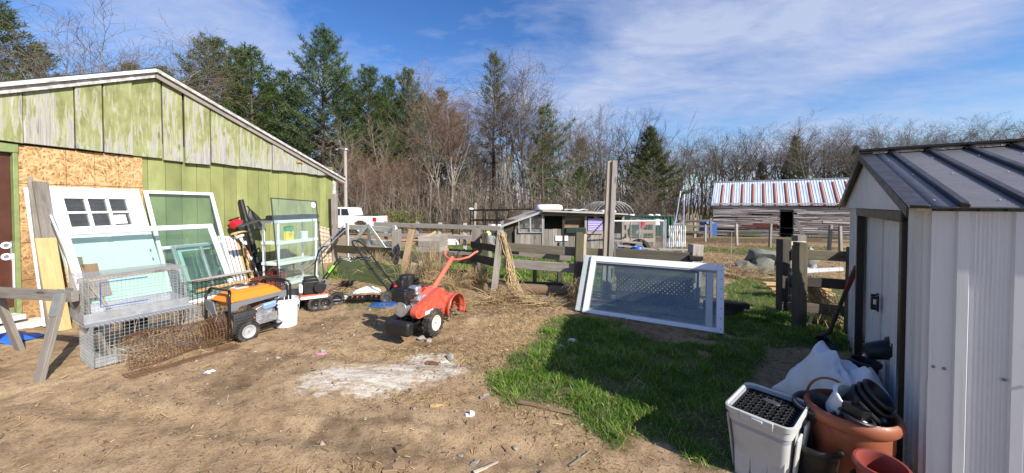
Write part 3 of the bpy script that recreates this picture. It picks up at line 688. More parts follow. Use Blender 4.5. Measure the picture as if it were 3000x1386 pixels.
# ------------------------------------------------------------------ trees
def rv(r, s=1.): return Vector((r.uniform(-s, s), r.uniform(-s, s), r.uniform(-s, s)))
def bare_tree(seed, H=16., stems=1, fork=.35, spread=.42, r0=.22, dens=1., up=.22, twigmat='twig_grey', barkmat='bark_grey', tw=.0075):
    """leafless broadleaf tree: trunk (with main limbs) and crown (branches and twigs)"""
    r = random.Random(seed); tr = MB(); cr = MB()
    def limb(p, d, L, rad, lvl):
        d = d.normalized(); n = (5, 6, 5, 3, 2)[lvl]; pts = [p.copy()]; rr = [rad]; dirs = [d.copy()]; q = p.copy()
        for i in range(n):
            d = (d+rv(r, (.06, .14, .17, .17, .2)[lvl])+Vector((0, 0, up*(.5, .5, .35, .12, .05)[lvl]))).normalized()
            q = q+d*(L/n); pts.append(q.copy()); rr.append(rad*(1-(.30 if lvl == 0 else .82)*(i+1)/n)); dirs.append(d.copy())
        (tr if lvl <= 1 else cr).tube(pts, rr, (7, 6, 4, 3, 3)[lvl], cap=False)
        if lvl >= 4: return
        if lvl == 0:                        # the trunk divides into several rising limbs
            k = r.choice((3, 4, 4, 5)); a0 = r.uniform(0, 6.28)
            for c in range(k):
                az = a0+2*math.pi*c/k+r.uniform(-.4, .4); an = R(r.uniform(12, 40))*(spread/.42)
                e = Vector((math.cos(az)*math.sin(an), math.sin(az)*math.sin(an), math.cos(an)))
                limb(pts[-1 if c < 3 else -2], (e+d*.35), L/fork*(1-fork)*r.uniform(.78, 1.04), rr[-1]*r.uniform(.55, .8), 1)
            for c in range(4):
                t = r.uniform(.45, .95); i = min(int(t*n), n-1); az = r.uniform(0, 6.28)
                limb(pts[i], Vector((math.cos(az), math.sin(az), .45)), L/fork*.22*r.uniform(.6, 1.2), rad*.22, 2)
            return
        cnt = int((0, 10, 7, 4)[lvl]*dens*r.uniform(.85, 1.2)+.5)
        for c in range(cnt):
            t = .18+.82*(c+r.uniform(.1, .95))/cnt
            i = min(int(t*n), n-1); f = t*n-i; b = pts[i].lerp(pts[i+1], f); rb = rr[i]*(1-f)+rr[i+1]*f
            ax = dirs[i].orthogonal().normalized(); ax.rotate(Quaternion(dirs[i], r.uniform(0, 2*math.pi)))
            nd_ = dirs[i].copy(); nd_.rotate(Quaternion(ax, R(r.uniform(28, 58))))
            Ls = L*(r.uniform(.34, .58)*(1.15-.55*t) if lvl == 1 else r.uniform(.40, .66)*(1.15-.45*t))
            limb(b, nd_, Ls, max(tw, min(rb*.72, rb*.5+.008)), lvl+1)
    for k in range(stems):
        a = 2*math.pi*k/stems+r.uniform(0, .8); o = Vector((math.cos(a), math.sin(a), 0))*(.0 if stems == 1 else .32)
        lean = Vector((math.cos(a), math.sin(a), 0))*(.03 if stems == 1 else r.uniform(.07, .2))
        limb(o, Vector((0, 0, 1))+lean+rv(r, .03), H*fork*(1 if k == 0 else r.uniform(.75, 1)), r0*(1 if stems == 1 else .75), 0)
    a = tr.build('trunk', M[barkmat], None, smooth=60); b = cr.build('crown', M[twigmat], None, smooth=60)
    return a, b
def blades(centers, outs, per, L, wd, spread_, seed, tone0=None):
    g = np.random.default_rng(seed); n = len(centers)*per
    c = np.repeat(np.array(centers), per, 0); o = np.repeat(np.array(outs), per, 0)
    d = o*.75+g.normal(0, spread_, (n, 3)); d /= np.linalg.norm(d, axis=1)[:, None]+1e-9
    s = np.cross(d, g.normal(0, 1, (n, 3))); s /= np.linalg.norm(s, axis=1)[:, None]+1e-9
    l = L*g.uniform(.6, 1.25, n)[:, None]; c = c+g.normal(0, L*.22, (n, 3))
    w_ = wd*g.uniform(.7, 1.3, n)[:, None]
    V = np.stack([c-s*w_, c+s*w_, c+d*l], 1).reshape(-1, 3)
    t = np.repeat(np.clip(np.repeat(g.normal(.42, .2, len(centers)) if tone0 is None else tone0, per)+g.normal(0, .14, n), 0, 1), 3)
    return V, np.arange(n*3).reshape(-1, 3), t
def pine_tree(seed, H=22., Rw=4.4, base=.28, sparse=.0, droop=.0, leaf='needle', shape=.75, per=11, L=.50, wd=.036, oneside=None, tuft=1., dead=True, whorl=.75):
    """conifer: trunk with stubs, limbs, and a crown of needle clumps with gaps between the boughs"""
    r = random.Random(seed); tr = MB(); lb = MB(); C_ = []; O_ = []
    lean = Vector((r.uniform(-.02, .02), r.uniform(-.02, .02), 0))
    tp = [Vector((lean.x*z*H+r.uniform(-.06, .06), lean.y*z*H+r.uniform(-.06, .06), z*H)) for z in np.linspace(0, 1, 9)]
    tr.tube(tp, [H*.0115*(1-.93*i/8)+.015 for i in range(9)], 8, cap=False)
    def tpos(t):
        i = min(int(t*8), 7); return tp[i].lerp(tp[i+1], t*8-i)
    z = H*base*.5
    while z < H*.985:
        t = z/H
        live = t > base
        n = r.choice((3, 4, 5)) if live else r.choice((1, 2))
        a0 = r.uniform(0, 6.28)
        tt = (t-base)/(1-base)
        for k in range(n):
            if live and r.random() < sparse: continue
            if not live and not dead: continue
            az = a0+2*math.pi*k/n+r.uniform(-.4, .4)
            w_ = Rw*((1-tt)**shape*(.55+.45*min(1, tt*5)) if live else .55)*r.uniform(.55, 1.12)+.25
            if oneside is not None: w_ *= .45+.75*max(0, math.cos(az-oneside))
            el = (.05+.75*tt-droop) if live else r.uniform(-.1, .2)
            d = Vector((math.cos(az)*math.cos(el), math.sin(az)*math.cos(el), math.sin(el)))
            p = tpos(t); pts = [p]; nseg = 4
            for i in range(nseg):
                d = (d+Vector((0, 0, .10 if live else .02))+rv(r, .08)).normalized(); p = p+d*w_/nseg; pts.append(p.copy())
            lb.tube(pts, [max(.012, w_*.016*(1-.8*i/nseg)) for i in range(nseg+1)], 4, cap=False)
            if not live:
                continue
            m = max(3, int(w_*3.6*tuft))
            for q in range(m):
                f = (.30+.70*((q+r.random())/m)); i = min(int(f*nseg), nseg-1); c = pts[i].lerp(pts[i+1], f*nseg-i)
                sd = Vector((-math.sin(az), math.cos(az), 0))*r.uniform(-1, 1)*w_*.27*(1.15-f*.7)
                c2 = c+sd+Vector((0, 0, r.uniform(-.05, .16)))
                if abs(sd.length) > .35 and r.random() < .5: lb.tube([c, c2], [.012, .007], 3, cap=False)
                C_.append(tuple(c2)); O_.append(tuple((d*.6+sd.normalized()*.35*(1 if sd.length > .01 else 0)+Vector((0, 0, .45))).normalized()))
        z += whorl*r.uniform(.7, 1.25)*(1-.35*tt)
    for k in range(6): C_.append(tuple(tp[-1]-Vector((0, 0, .22*k)))); O_.append((0, 0, 1))
    tn = np.array([.40+.25*(vv-.5)*2 for vv in vnoise(np.array([c[0]*.7+c[2]*.5 for c in C_]), np.array([c[1]*.7+c[2]*.9 for c in C_]), seed)])+np.random.default_rng(seed).normal(0, .12, len(C_))
    V, Fc, t = blades(C_, O_, per, L, wd, .62, seed, tn)
    crown = add_mesh(mesh_np('crown', V, Fc, t, M[leaf]), 'crown')
    a = tr.build('trunk', M['bark_pine'], None, smooth=60); b = lb.build('branches', M['bark_pine'], None, smooth=60)
    return a, crown, b
PROTO = {}
def proto(key, fn, H):
    PROTO[key] = (fn, max(max(v.co.z for v in q.data.vertices) for q in fn))   # true height of the grown tree
for i in range(3): proto('bare%d' % i, bare_tree(100+i, 16., 1, .36, .46, .19, 1.1, .18, tw=.0105), 16.)
for i in range(3): proto('oak%d' % i, bare_tree(130+i, 14., 1, .40, .58, .19, 1.0, .12, 'twig_dark', 'bark_dark', tw=.0095), 14.)
proto('clump', bare_tree(150, 20., 3, .36, .36, .20, 1.05, .22, 'twig_grey', 'bark_pale', tw=.013), 20.)
proto('clump2', bare_tree(152, 20., 2, .34, .38, .24, 1.25, .22, 'twig_grey', 'bark_pale', tw=.013), 20.)
proto('redbud', bare_tree(160, 18., 4, .38, .36, .17, 1.05, .22, 'twig_red', 'bark_pale', tw=.012), 18.)
proto('spread', bare_tree(170, 14., 3, .26, .55, .20, 1.3, .16, 'twig_grey', 'bark_pale', tw=.008), 14.)
proto('thin', bare_tree(180, 13., 1, .5, .30, .10, .7, .25, 'twig_tan', 'bark_grey'), 13.)
proto('thinred', bare_tree(182, 8., 4, .25, .40, .07, .9, .3, 'twig_red', 'bark_grey'), 8.)
proto('pine0', pine_tree(201, 22., 6.4, .30, .10, 0, 'needle', .58, tuft=1.05), 22.)
proto('pine1', pine_tree(202, 20., 5.6, .26, .12, .05, 'needle', .66, tuft=1.05), 20.)
proto('wpine', pine_tree(203, 24., 7.4, .30, .05, -.05, 'needle_blue', .62, L=.5, tuft=1.05), 24.)
proto('slim', pine_tree(204, 20., 3.1, .36, .28, .0, 'needle', .45), 20.)
proto('side', pine_tree(205, 14., 6.4, .20, .34, .1, 'needle', .55, oneside=0.25), 14.)
proto('cone', pine_tree(206, 13., 5.2, .10, .04, .12, 'needle_olive', .85, per=15, tuft=1.2), 13.)
proto('spruce', pine_tree(207, 10., 2.5, .06, .0, .12, 'needle', .9, per=13, L=.36, wd=.036, tuft=1.3, whorl=.5), 10.)
PUSED = set()
def plant(key, u, vtop, Y, label, name, group=None, cat='tree', yaw=None, wid=1.):
    pts_, H0 = PROTO[key]; x = (u-1500)/F*Y; g = gzs(x, Y)
    H = CH+(600-vtop)/F*Y-g; k = H/H0
    o = thing(name, label, cat, Matrix.Translation((x, Y, g-.05)) @ Matrix.Rotation(rng.uniform(0, 6.28) if yaw is None else yaw, 4, 'Z') @ Matrix.Diagonal((k*wid, k*wid, k, 1)), group)
    for q in pts_:
        c = q if (key not in PUSED) else q.copy()
        if key in PUSED: COL.objects.link(c)
        c.parent = o
    PUSED.add(key); return o
PN = 'evergreens in the wood behind the yard'
plant('pine0', 15, -20, 20, 'huge dark pine rising past the low end of the green barn roof', 'pine_tree', wid=1.15)
plant('pine1', 120, 120, 27, 'dark pine just behind the leafless spreading tree over the barn roof', 'pine_tree')
plant('cone', 372, 172, 30, 'dark evergreen top peeping over the barn roof beside its ridge', 'pine_tree')
plant('pine1', 492, 185, 34, 'dark low pine top touching the barn roof just past the ridge', 'pine_tree')
plant('pine0', 622, 100, 38, 'dark ragged pine over the sloping barn roof, nearest the ridge of the two tall ones', 'pine_tree', wid=1.2)
plant('pine1', 748, 125, 40, 'dark pine with a narrow tip between the ragged pine and the tallest pine', 'pine_tree', wid=1.15)
for i_, (u_, v_, Y_) in enumerate(((545, 225, 44), (590, 270, 47), (660, 190, 48), (720, 250, 46), (800, 240, 50), (870, 250, 48), (1010, 230, 48), (1045, 300, 50), (1110, 270, 52), (1160, 280, 52), (1235, 270, 54), (1345, 330, 54), (1700, 400, 56), (1600, 380, 56))):
    plant('pine1' if i_ % 2 else 'pine0', u_, v_, Y_, 'dark pine of the second row, lower than the pines before it', 'pine_tree', PN, wid=1.3)
plant('pine0', 700, 130, 45, 'dark pine pressed between two other pines over the barn roof', 'pine_tree')
plant('pine1', 835, 200, 44, 'lower dark pine close against the tallest pine', 'pine_tree', wid=1.3)
plant('wpine', 945, 78, 42, 'tallest pine of the wood, blue green with a pale trunk', 'pine_tree', wid=1.15)
plant('pine0', 1078, 188, 43, 'dark green pine next to the tallest pine, above the red twigged thicket', 'pine_tree', wid=1.1)
plant('pine1', 1137, 215, 47, 'thin dark pine behind the red twigged thicket', 'pine_tree', wid=1.0)
plant('wpine', 1195, 190, 47, 'pale blue green pine beside the budding many stemmed maple', 'pine_tree', wid=.95)
plant('pine1', 1290, 250, 49, 'dark pine hidden among the stems of the budding maple', 'pine_tree')
plant('slim', 1443, 150, 42, 'tall slim pine with a ragged tip between two leafless trees', 'pine_tree')
plant('side', 1590, 285, 37, 'pine with boughs reaching out to one side above the shack', 'pine_tree', yaw=0)
plant('pine1', 1700, 480, 40, 'short dark pine low down behind the shack', 'pine_tree')
plant('cone', 1908, 362, 42, 'broad cone shaped evergreen beyond the hoop frame', 'pine_tree', wid=1.05)
plant('spruce', 2326, 392, 56, 'dark pointed spruce standing above the long tin roof', 'spruce_tree')
plant('spruce', 2505, 420, 60, 'dark spruce half hidden by the peak of the white metal shed', 'spruce_tree')
plant('spruce', 2225, 470, 62, 'small spruce low among the leafless trees over the tin roof', 'spruce_tree', wid=.9)
plant('spread', 255, -15, 23, 'pale leafless tree spreading wide above the green barn roof', 'bare_tree', wid=1.3)
plant('thin', 95, 150, 20, 'thin leafless tree in front of the huge dark pine', 'bare_tree')
plant('redbud', 1310, 138, 37, 'many stemmed maple with red buds behind the long fence', 'maple_tree', wid=1.15)
plant('clump2', 1520, 146, 39, 'tall leafless tree with two pale trunks behind the black trailer frame', 'bare_tree', wid=1.35)
plant('clump', 1412, 330, 45, 'leafless clump behind the slim pine and its two neighbours', 'bare_tree')
for i, (u, v, Y, k) in enumerate(((1640, 275, 45, 'bare0'), (1700, 280, 43, 'bare1'), (1765, 305, 44, 'oak1'), (1835, 300, 47, 'oak0'), (1890, 360, 52, 'bare2'), (1590, 300, 50, 'bare1'))):
    plant(k, u, v, Y, 'leafless tree in the row between the shack and the cone shaped evergreen', 'bare_tree', 'leafless trees behind the shack', wid=1.05)
for i, (u, v, Y, k) in enumerate(((1060, 415, 33, 'thinred'), (1120, 425, 34, 'thinred'), (1185, 430, 35, 'thinred'))):
    plant(k, u, v, Y, 'red twigged sapling clump in the thicket behind the white pickup', 'sapling', 'red twigged saplings', cat='sapling')
for i, (u, v, Y, k) in enumerate(((1025, 330, 35, 'thin'), (1120, 330, 36, 'thin'), (1225, 350, 36, 'thin'), (1385, 400, 38, 'thin'), (1480, 420, 36, 'thin'), (1260, 380, 34, 'thin'), (1560, 430, 36, 'thin'), (1660, 420, 38, 'thin'), (985, 380, 34, 'thin'))):
    plant(k, u, v, Y, 'thin leafless young tree at the edge of the wood', 'young_tree', 'thin young trees along the wood edge', wid=1.1)
rr_ = random.Random(44); uu = 1965
prof = ((1960, 385), (2050, 375), (2150, 372), (2250, 365), (2330, 350), (2420, 345), (2500, 352), (2600, 350), (2700, 345), (2790, 350), (2870, 335), (2960, 335), (3050, 320), (3300, 330))
while uu < 3240:
    vt = float(np.interp(uu, [p[0] for p in prof], [p[1] for p in prof]))+rr_.uniform(-14, 22)
    Y = rr_.uniform(50, 66)
    plant(rr_.choice(('oak0', 'oak1', 'oak2', 'bare0', 'bare2', 'oak0', 'oak1')), uu, vt, Y, 'dark leafless tree in the far row beyond the tin roofed slab barn', 'bare_tree', 'leafless trees beyond the slab barn', wid=rr_.uniform(.95, 1.2))
    uu += rr_.uniform(24, 42)
# the mass of thin trunks and brush deeper in the wood, and the thicket along its edge
def brush(name, n, area, hrange, rad, mat, seed, twigs=5, lean=.15, dens=None):
    r = random.Random(seed); mb = MB()
    for k in range(n):
        u = r.uniform(*area[0]); Y = r.uniform(*area[1]); x = (u-1500)/F*Y; g = gzs(x, Y); h = r.uniform(*hrange)
        d = Vector((r.uniform(-lean, lean), r.uniform(-lean, lean), 1)); p = Vector((x, Y, g-.1)); pts = [p]
        for i in range(3):
            d = (d+rv(r, .12)).normalized(); p = p+d*h/3; pts.append(p.copy())
        mb.tube(pts, [rad*r.uniform(.6, 1.3)*q for q in (1, .8, .5, .12)], 3, cap=False)
        for t in range(twigs):
            i = r.choice((0, 1, 1, 2, 2)); b = pts[i].lerp(pts[i+1], r.random()); e = Vector((r.uniform(-1, 1), r.uniform(-1, 1), r.uniform(.1, 1.1))).normalized()*h*r.uniform(.12, .34)
            m = b+e*.5+rv(r, h*.03); mb.tube([b, m, b+e+Vector((0, 0, h*.05))], [rad*.35, rad*.25, rad*.08], 3, cap=False)
            for q in range(3):
                e2 = (e.normalized()+rv(r, .8)).normalized()*h*r.uniform(.06, .15); mb.tube([m, m+e2], [rad*.2, rad*.07], 3, cap=False)
    o = mb.build(name, M[mat], None, smooth=60); tag(o, kind='stuff'); return o
brush('far_wood', 1050, ((300, 3300), (62, 100)), (7, 14), .13, 'twig_dark', 61, 7, .06)
brush('far_wood', 420, ((900, 2000), (46, 64)), (5, 13), .09, 'twig_grey', 62, 7, .1)
brush('thicket', 520, ((960, 1960), (29, 40)), (1.5, 5.5), .035, 'twig_tan', 63, 6, .3)
brush('thicket', 420, ((960, 2000), (30, 42)), (1., 4.), .028, 'twig_dark', 64, 6, .4)
brush('thicket', 520, ((1930, 3200), (46, 58)), (1., 5.5), .05, 'twig_dark', 65, 5, .2)
def bush(u, v, Y, h, w_, label, seed, mat='spring', name='bush'):
    r = random.Random(seed); x = (u-1500)/F*Y; g = gzs(x, Y); st = MB(); C_ = []; O_ = []
    for k in range(26):
        d = Vector((r.uniform(-1, 1)*w_*.5, r.uniform(-1, 1)*w_*.4, h*r.uniform(.5, 1))); st.tube([Vector((0, 0, -.05))+Vector((d.x*.3, d.y*.3, 0)), d*.55+rv(r, .1), d], [.02, .014, .006], 3, cap=False)
        for q in range(9):
            C_.append(tuple(d*r.uniform(.35, 1.05)+rv(r, .18))); O_.append((r.uniform(-.5, .5), r.uniform(-.5, .5), .6))
    o = thing(name, label, 'bush', (x, Y, g)); V, Fc, t = blades(C_, O_, 6, .14, .05, .9, seed)
    c = add_mesh(mesh_np('foliage', V, Fc, t, M[mat]), 'foliage'); c.parent = o; st.build('stems', M['twig_tan'], o)
bush(1180, 640, 30, 2.2, 4.2, 'fresh yellow green bush behind the tailgate of the white pickup', 71)
bush(1110, 640, 33, 2.0, 2.6, 'smaller yellow green bush above the bed of the white pickup', 72)

# ------------------------------------------------------------------ the green barn; frame: x along the gable to its far corner, y into the barn, z up
AW = R(15.06); WD = Vector((math.sin(AW), math.cos(AW), 0)); WN = Vector((math.cos(AW), -math.sin(AW), 0)); WC = Vector((-4.795, 9.6, 0))
BARN = axes(WC, WD)
def wf(s, n, z=0): return WC-WD*s+WN*n+Vector((0, 0, z))
barn = thing('barn', 'green painted barn with peeling gable boards and a white edged roof', 'barn', BARN)
PK, PZ = -3.936, 3.60                       # ridge under the boards
def roofz(x): return PZ-(x-PK)*.345 if x > PK else PZ-(PK-x)*.47
mb = MB(); x = 0.
r4 = random.Random(3)
while x > -4.05:
    w_ = min(.235, x+4.07); mb.box((x-w_/2, .03, 1.2), (w_-.009, .06, 2.6)); x -= .235
mb.box((-2.03, .075, 1.2), (4.06, .03, 2.6)); mb.build('siding', M['paint'], barn, bevel=.003)
mb = MB(); x = .12
ws = [.26, .24, .23, .25, .22, .24, .27, .26, .23, .25, .24, .25, .27, .42, .30, .40, .33, .29, .45, .22, .28, .30, .36, .30, .33, .30, .4, .4, .4, .4, .4]
for i, w_ in enumerate(ws):
    x0 = max(x-w_+.006, -8.2); gap = .016 if i in (13, 14, 15, 17) else .0
    zb = 2.26+r4.uniform(-.009, .009)-(.022 if i in (13, 14) else 0); t = roofz
    xa, xb = x-.003-gap, x0
    po = [(xa, zb), (xb, zb+r4.uniform(-.012, .012))]
    if xb < PK < xa: po += [(xb, t(xb)), (PK, t(PK)), (xa, t(xa))]
    else: po += [(xb, t(xb)), (xa, t(xa))]
    if min(p[1] for p in po[2:]) > zb+.03:
        mb.prism(po, .028, TR((0, -.05-r4.uniform(0, .014)-(.012 if i % 5 == 2 else 0), 0), 0, (-.35 if i in (14, 15) else 0)))
    x -= w_
    if x < -8: break
mb.build('gable_boards', M['peel'], barn, bevel=.003)
mb = MB(); mb.prism([(.1, 2.2), (-6.85, 2.2), (-6.85, roofz(-6.85)), (PK, PZ), (.1, roofz(.1))], .03, TR((0, .02, 0)))
mb.build('backing', M['black_wood'], barn)
mb = MB(); xs = (-4.075, -4.36, -4.62, -4.90, -5.31); zs = (-.05, .55, 1.02, 1.46, 1.77, 2.25)
for i in range(4):
    for j in range(5):
        mb.box(((xs[i]+xs[i+1])/2, -.012, (zs[j]+zs[j+1])/2), (abs(xs[i]-xs[i+1])-.007, .02, zs[j+1]-zs[j]-.007))
mb.build('strand_board', M['osb'], barn)
mb = MB(); mb.box((-4.7, .03, 1.1), (1.3, .05, 2.3)); mb.build('backing', M['black_wood'], barn)
# door in the gable
dm = MB(); dm.box((-5.80, .045, 1.18), (.89, .045, 1.92)); door = dm.build('door', M['door_brown'], barn, bevel=.004)
for z in (.66, .80):
    h = MB(); h.lathe([(.022, 0), (.042, 0), (.044, .006), (.040, .012), (.024, .012), (.022, 0)], 18, TR((-5.405, .021, z+.20), 0, 90)); h.build('lock_ring', M['white'], door)
    h = MB(); h.lathe([(.0, .004), (.023, .004)], 16, TR((-5.405, .021, z+.20), 0, 90)); h.build('lock_hole', M['ink'], door)
sp_ = MB(); sp_.box((-5.365, .021, .93), (.016, .006, .24)); sp_.build('latch_plate', M['galv'], door)
mb = MB(); mb.box((-5.332, .0, 1.16), (.04, .07, 2.14)); mb.box((-5.86, .0, 2.20), (1.1, .085, .11)); mb.build('door_frame', M['green_trim'], barn, bevel=.004)
mb = MB(); mb.box((-5.357, .02, .62), (.008, .05, .55)); mb.build('weather_strip', M['white'], barn)
mb = MB(); mb.box((-6.9, .03, 1.2), (1.2, .06, 2.6)); mb.box((-5.86, .05, .06), (1.0, .1, .33)); mb.build('siding', M['paint'], barn)
mb = MB(); mb.box((-5.86, -.12, .13), (1.0, .24, .06)); mb.box((-5.8, -.22, .03), (1.2, .3, .07), jit=.01); mb.build('door_step', M['white_wood'], barn, bevel=.006)
# other walls, corner boards, roof
mb = MB(); mb.box((-.03, 5.1, 1.05), (.06, 10, 2.5)); mb.box((-8.05, 5.1, .8), (.06, 10, 2.0)); mb.box((-4, 10.1, 1.1), (8, .06, 2.5)); mb.build('wall', M['paint'], barn)
mb = MB(); mb.box((.02, -.02, 1.1), (.11, .035, 2.45)); mb.box((.06, .04, 1.1), (.03, .12, 2.45)); mb.build('corner_board', M['peel_white'], barn, bevel=.003)
for (xa, xb) in ((PK, .30), (PK, -8.4)):
    za, zb = roofz(PK)+.035, roofz(xb)+.035
    n_ = Vector((xb-xa, 0, zb-za)).normalized()
    f = MB(); f.bar((xa, -.105, za-.04), (xb, -.105, zb-.04), .03, .11, (0, 0, 1)); f.build('rake_board', M['silver_wood' if xb > xa else 'peel_white'], barn, bevel=.004)
    f = MB(); f.bar((xa, -.145, za+.012), (xb, -.145, zb+.012), .035, .05, (0, 0, 1)); f.build('rake_board', M['peel_white' if xb > xa else 'white_wood'], barn, bevel=.003)
    f = MB(); f.bar((xa+(.02 if xb < xa else -.02), 4.93, za+.052), (xb, 4.93, zb+.052), 10.15, .022, (0, 0, 1)); f.build('roof', M['asphalt'], barn)
mb = MB(); mb.box((-1.145, -.085, 2.50), (.17, .03, .035), jit=.003); mb.build('wood_cleat', M['yellow_wood'], barn)
mb = MB(); mb.tube([(-5.35, .55, 2.95), (-5.35, .55, 3.24)], .035, 10); mb.build('roof_post', M['yellow_wood'], barn)

# ------------------------------------------------------------------ things leaning on the barn
def lean(s, n, tilt, roll=0, z=0., yaw=0.):  # frame at the foot of a leaning panel: x along the wall, z up the slope
    return Matrix.Translation(wf(s, n, z)) @ axes((0, 0, 0), WD) @ Matrix.Rotation(R(yaw), 4, 'Z') @ Matrix.Rotation(R(-tilt), 4, 'X') @ Matrix.Rotation(R(roll), 4, 'Y')
def frame_mb(w_, h, b, t=.03, x0=0, z0=0, bt=None, bb=None, y=0):
    m = MB(); bt = bt or b; bb = bb or b
    m.box((x0+b/2, y, z0+h/2), (b, t, h)); m.box((x0+w_-b/2, y, z0+h/2), (b, t, h))
    m.box((x0+w_/2, y, z0+h-bt/2), (w_-2*b, t, bt)); m.box((x0+w_/2, y, z0+bb/2), (w_-2*b, t, bb)); return m
# white door with six panes
D = thing('door', 'white door with a six pane window leaning upright on the strand board', 'door', lean(5.11, .72, 21.5, 0))
m = MB(); W_, H_ = .96, 1.86; wx0, wx1, wz0, wz1 = .13, .78, 1.28, 1.70
m.box((wx0/2, 0, H_/2), (wx0, .042, H_)); m.box(((wx1+W_)/2, 0, H_/2), (W_-wx1, .042, H_)); m.box(((wx0+wx1)/2, 0, (wz1+H_)/2), (wx1-wx0, .042, H_-wz1)); m.box(((wx0+wx1)/2, 0, wz0/2), (wx1-wx0, .042, wz0))
slab = m.build('door_slab', M['insulation'], D)
m = MB()
for x0 in (.08, .50):                        # raised panels below the window
    m.box((x0+.19, -.024, .62), (.37, .008, 1.05))
m.build('raised_panel', M['insulation'], D, bevel=.006)
m = frame_mb(wx1-wx0+.04, wz1-wz0+.04, .025, .05, wx0-.02, wz0-.02, y=-.006)
for k in (1, 2): m.box((wx0+(wx1-wx0)*k/3, -.006, (wz0+wz1)/2), (.028, .044, wz1-wz0))
m.box(((wx0+wx1)/2, -.008, (wz0+wz1)/2), (wx1-wx0, .042, .028)); wf_ = m.build('window_frame', M['white_vinyl'], D, bevel=.003)
m = MB(); m.box(((wx0+wx1)/2, .004, (wz0+wz1)/2), (wx1-wx0, .006, wz1-wz0)); m.build('pane', M['glass_reflect'], wf_)
m = MB(); m.box((.66, -.004, 1.385), (.13, .002, .135)); lab = m.build('label', M['paper'], wf_)
m = MB()
for k in range(6): m.box((.655+rng.uniform(-.01, .01), -.0062, 1.43-k*.016), (rng.uniform(.05, .1), .001, .004))
m.box((.62, -.0062, 1.441), (.025, .001, .012)); m.build('print', M['ink'], lab)
for z in (.72, .86):
    m = MB(); m.lathe([(0, .002), (.026, .002), (.030, .004), (.033, 0)], 18, TR((.87, -.021, z), 0, 90)); m.build('lock_hole', M['mid_grey'], D)
# boards beside it
m = MB(); m.box((.04, 0, .88), (.085, .02, 1.76)); solo(m, 'trim_board', M['white_vinyl'], 'slim white trim board leaning between the brown door and the white door', 'board', lean(5.30, .42, 13, 1), bevel=.002)
m = MB(); m.box((.07, 0, .94), (.125, .035, 1.88), jit=.004); solo(m, 'plank', M['grey_wood'], 'tall grey plank leaning against the edge of the white six pane door', 'plank', lean(5.29, .62, 17, 2), bevel=.004)
m = MB(); m.box((.04, 0, .95), (.05, .045, 1.94), jit=.004); solo(m, 'batten', M['grey_wood'], 'grey batten with a dark end standing behind the tall grey plank', 'batten', lean(5.32, .5, 15, 2), bevel=.004)
m = MB(); m.box((.085, 0, .58), (.17, .03, 1.18), jit=.005); solo(m, 'plank', M['yellow_wood'], 'fresh yellow plank leaning low in front of the tall grey plank', 'plank', lean(5.40, .80, 21, 3), bevel=.004)
m = MB(); m.box((.06, 0, .46), (.13, .03, .92), jit=.006); solo(m, 'plank', M['brown_wood'], 'brown short plank behind the far legs of the sawhorse', 'plank', lean(5.25, .97, 23, 5), bevel=.004)
m = MB(); m.box((.09, 0, .10), (.2, .02, .2), jit=.004); solo(m, 'wood_offcut', M['grey_wood'], 'square grey offcut propped up between the sawhorse and the wire cages', 'offcut', lean(5.25, 1.20, 22, 0, .38), bevel=.003)
m = MB(); m.box((.07, 0, .12), (.15, .02, .24), jit=.004); solo(m, 'wood_offcut', M['brown_wood'], 'nailed brown offcut propped above the square grey one', 'offcut', lean(5.22, 1.05, 22, 2, .55), bevel=.003)
m = MB(); m.tube([(0, 0, 0), (.0, 0, 1.5)], .02, 10); solo(m, 'pipe', M['galv'], 'grey metal pipe leaning along the edge of the wide white frame', 'pipe', lean(5.10, 1.0, 24, -4))
# wide white framed pane in front of the door
G_ = thing('storm_window', 'wide white framed pane leaning in front of the white door', 'window', lean(5.20, 1.08, 26.5, .6))
frame_mb(1.78, 1.32, .075, .035).build('frame', M['white'], G_, bevel=.004)
m = MB(); m.box((.89, .0, .66), (1.64, .006, 1.2)); m.build('pane', M['glass'], G_)
# tall white storm window further along
G_ = thing('storm_window', 'tall white storm window with two panes leaning on the green siding', 'window', lean(4.10, .62, 18.5, .5))
f = frame_mb(1.02, 1.82, .05, .03); f.box((.51, 0, .86), (.92, .03, .05)); f.build('frame', M['white_vinyl'], G_, bevel=.003)
m = MB(); m.box((.51, .0, 1.32), (.92, .005, .88)); m.build('upper_pane', M['glass'], G_)
m = MB(); m.box((.51, .008, .44), (.92, .005, .8)); m.build('lower_pane', M['glass'], G_)
# blue-green sashes and more frames between
for (s_, n_, w_, h_, z_, rl, lb, mt) in ((3.98, .80, .76, .92, 0, 1.0, 'grey framed sash standing in front of the tall storm window', 'galv'), (3.86, .72, .62, .84, 0, 0, 'pale green framed sash behind the grey framed sash', 'insulation')):
    G_ = thing('window_sash', lb, 'window sash', lean(s_, n_, 24, rl, z_))
    f = frame_mb(w_, h_, .045, .04); f.box((w_*.55, 0, h_*.5), (.035, .03, h_-.09)); f.build('frame', M[mt], G_, bevel=.003)
    m = MB(); m.box((w_/2, 0, h_/2), (w_-.08, .005, h_-.08)); m.build('pane', M['glass'], G_)
m = MB(); m.box((.3, 0, .03), (.95, .05, .03), jit=.006); m.box((.35, -.03, .0), (.9, .08, .02), jit=.006); solo(m, 'sill_board', M['silver_wood'], 'frayed grey sill board lying across the foot of the sashes', 'board', lean(3.9, .98, 20, 0, .30), bevel=.003)
m = MB(); m.box((.4, 0, .02), (1.0, .03, .05), jit=.004); solo(m, 'lath', M['yellow_wood'], 'orange toned lath lying behind the black wire crate', 'lath', lean(3.95, 1.10, 20, 0, .17), bevel=.003)
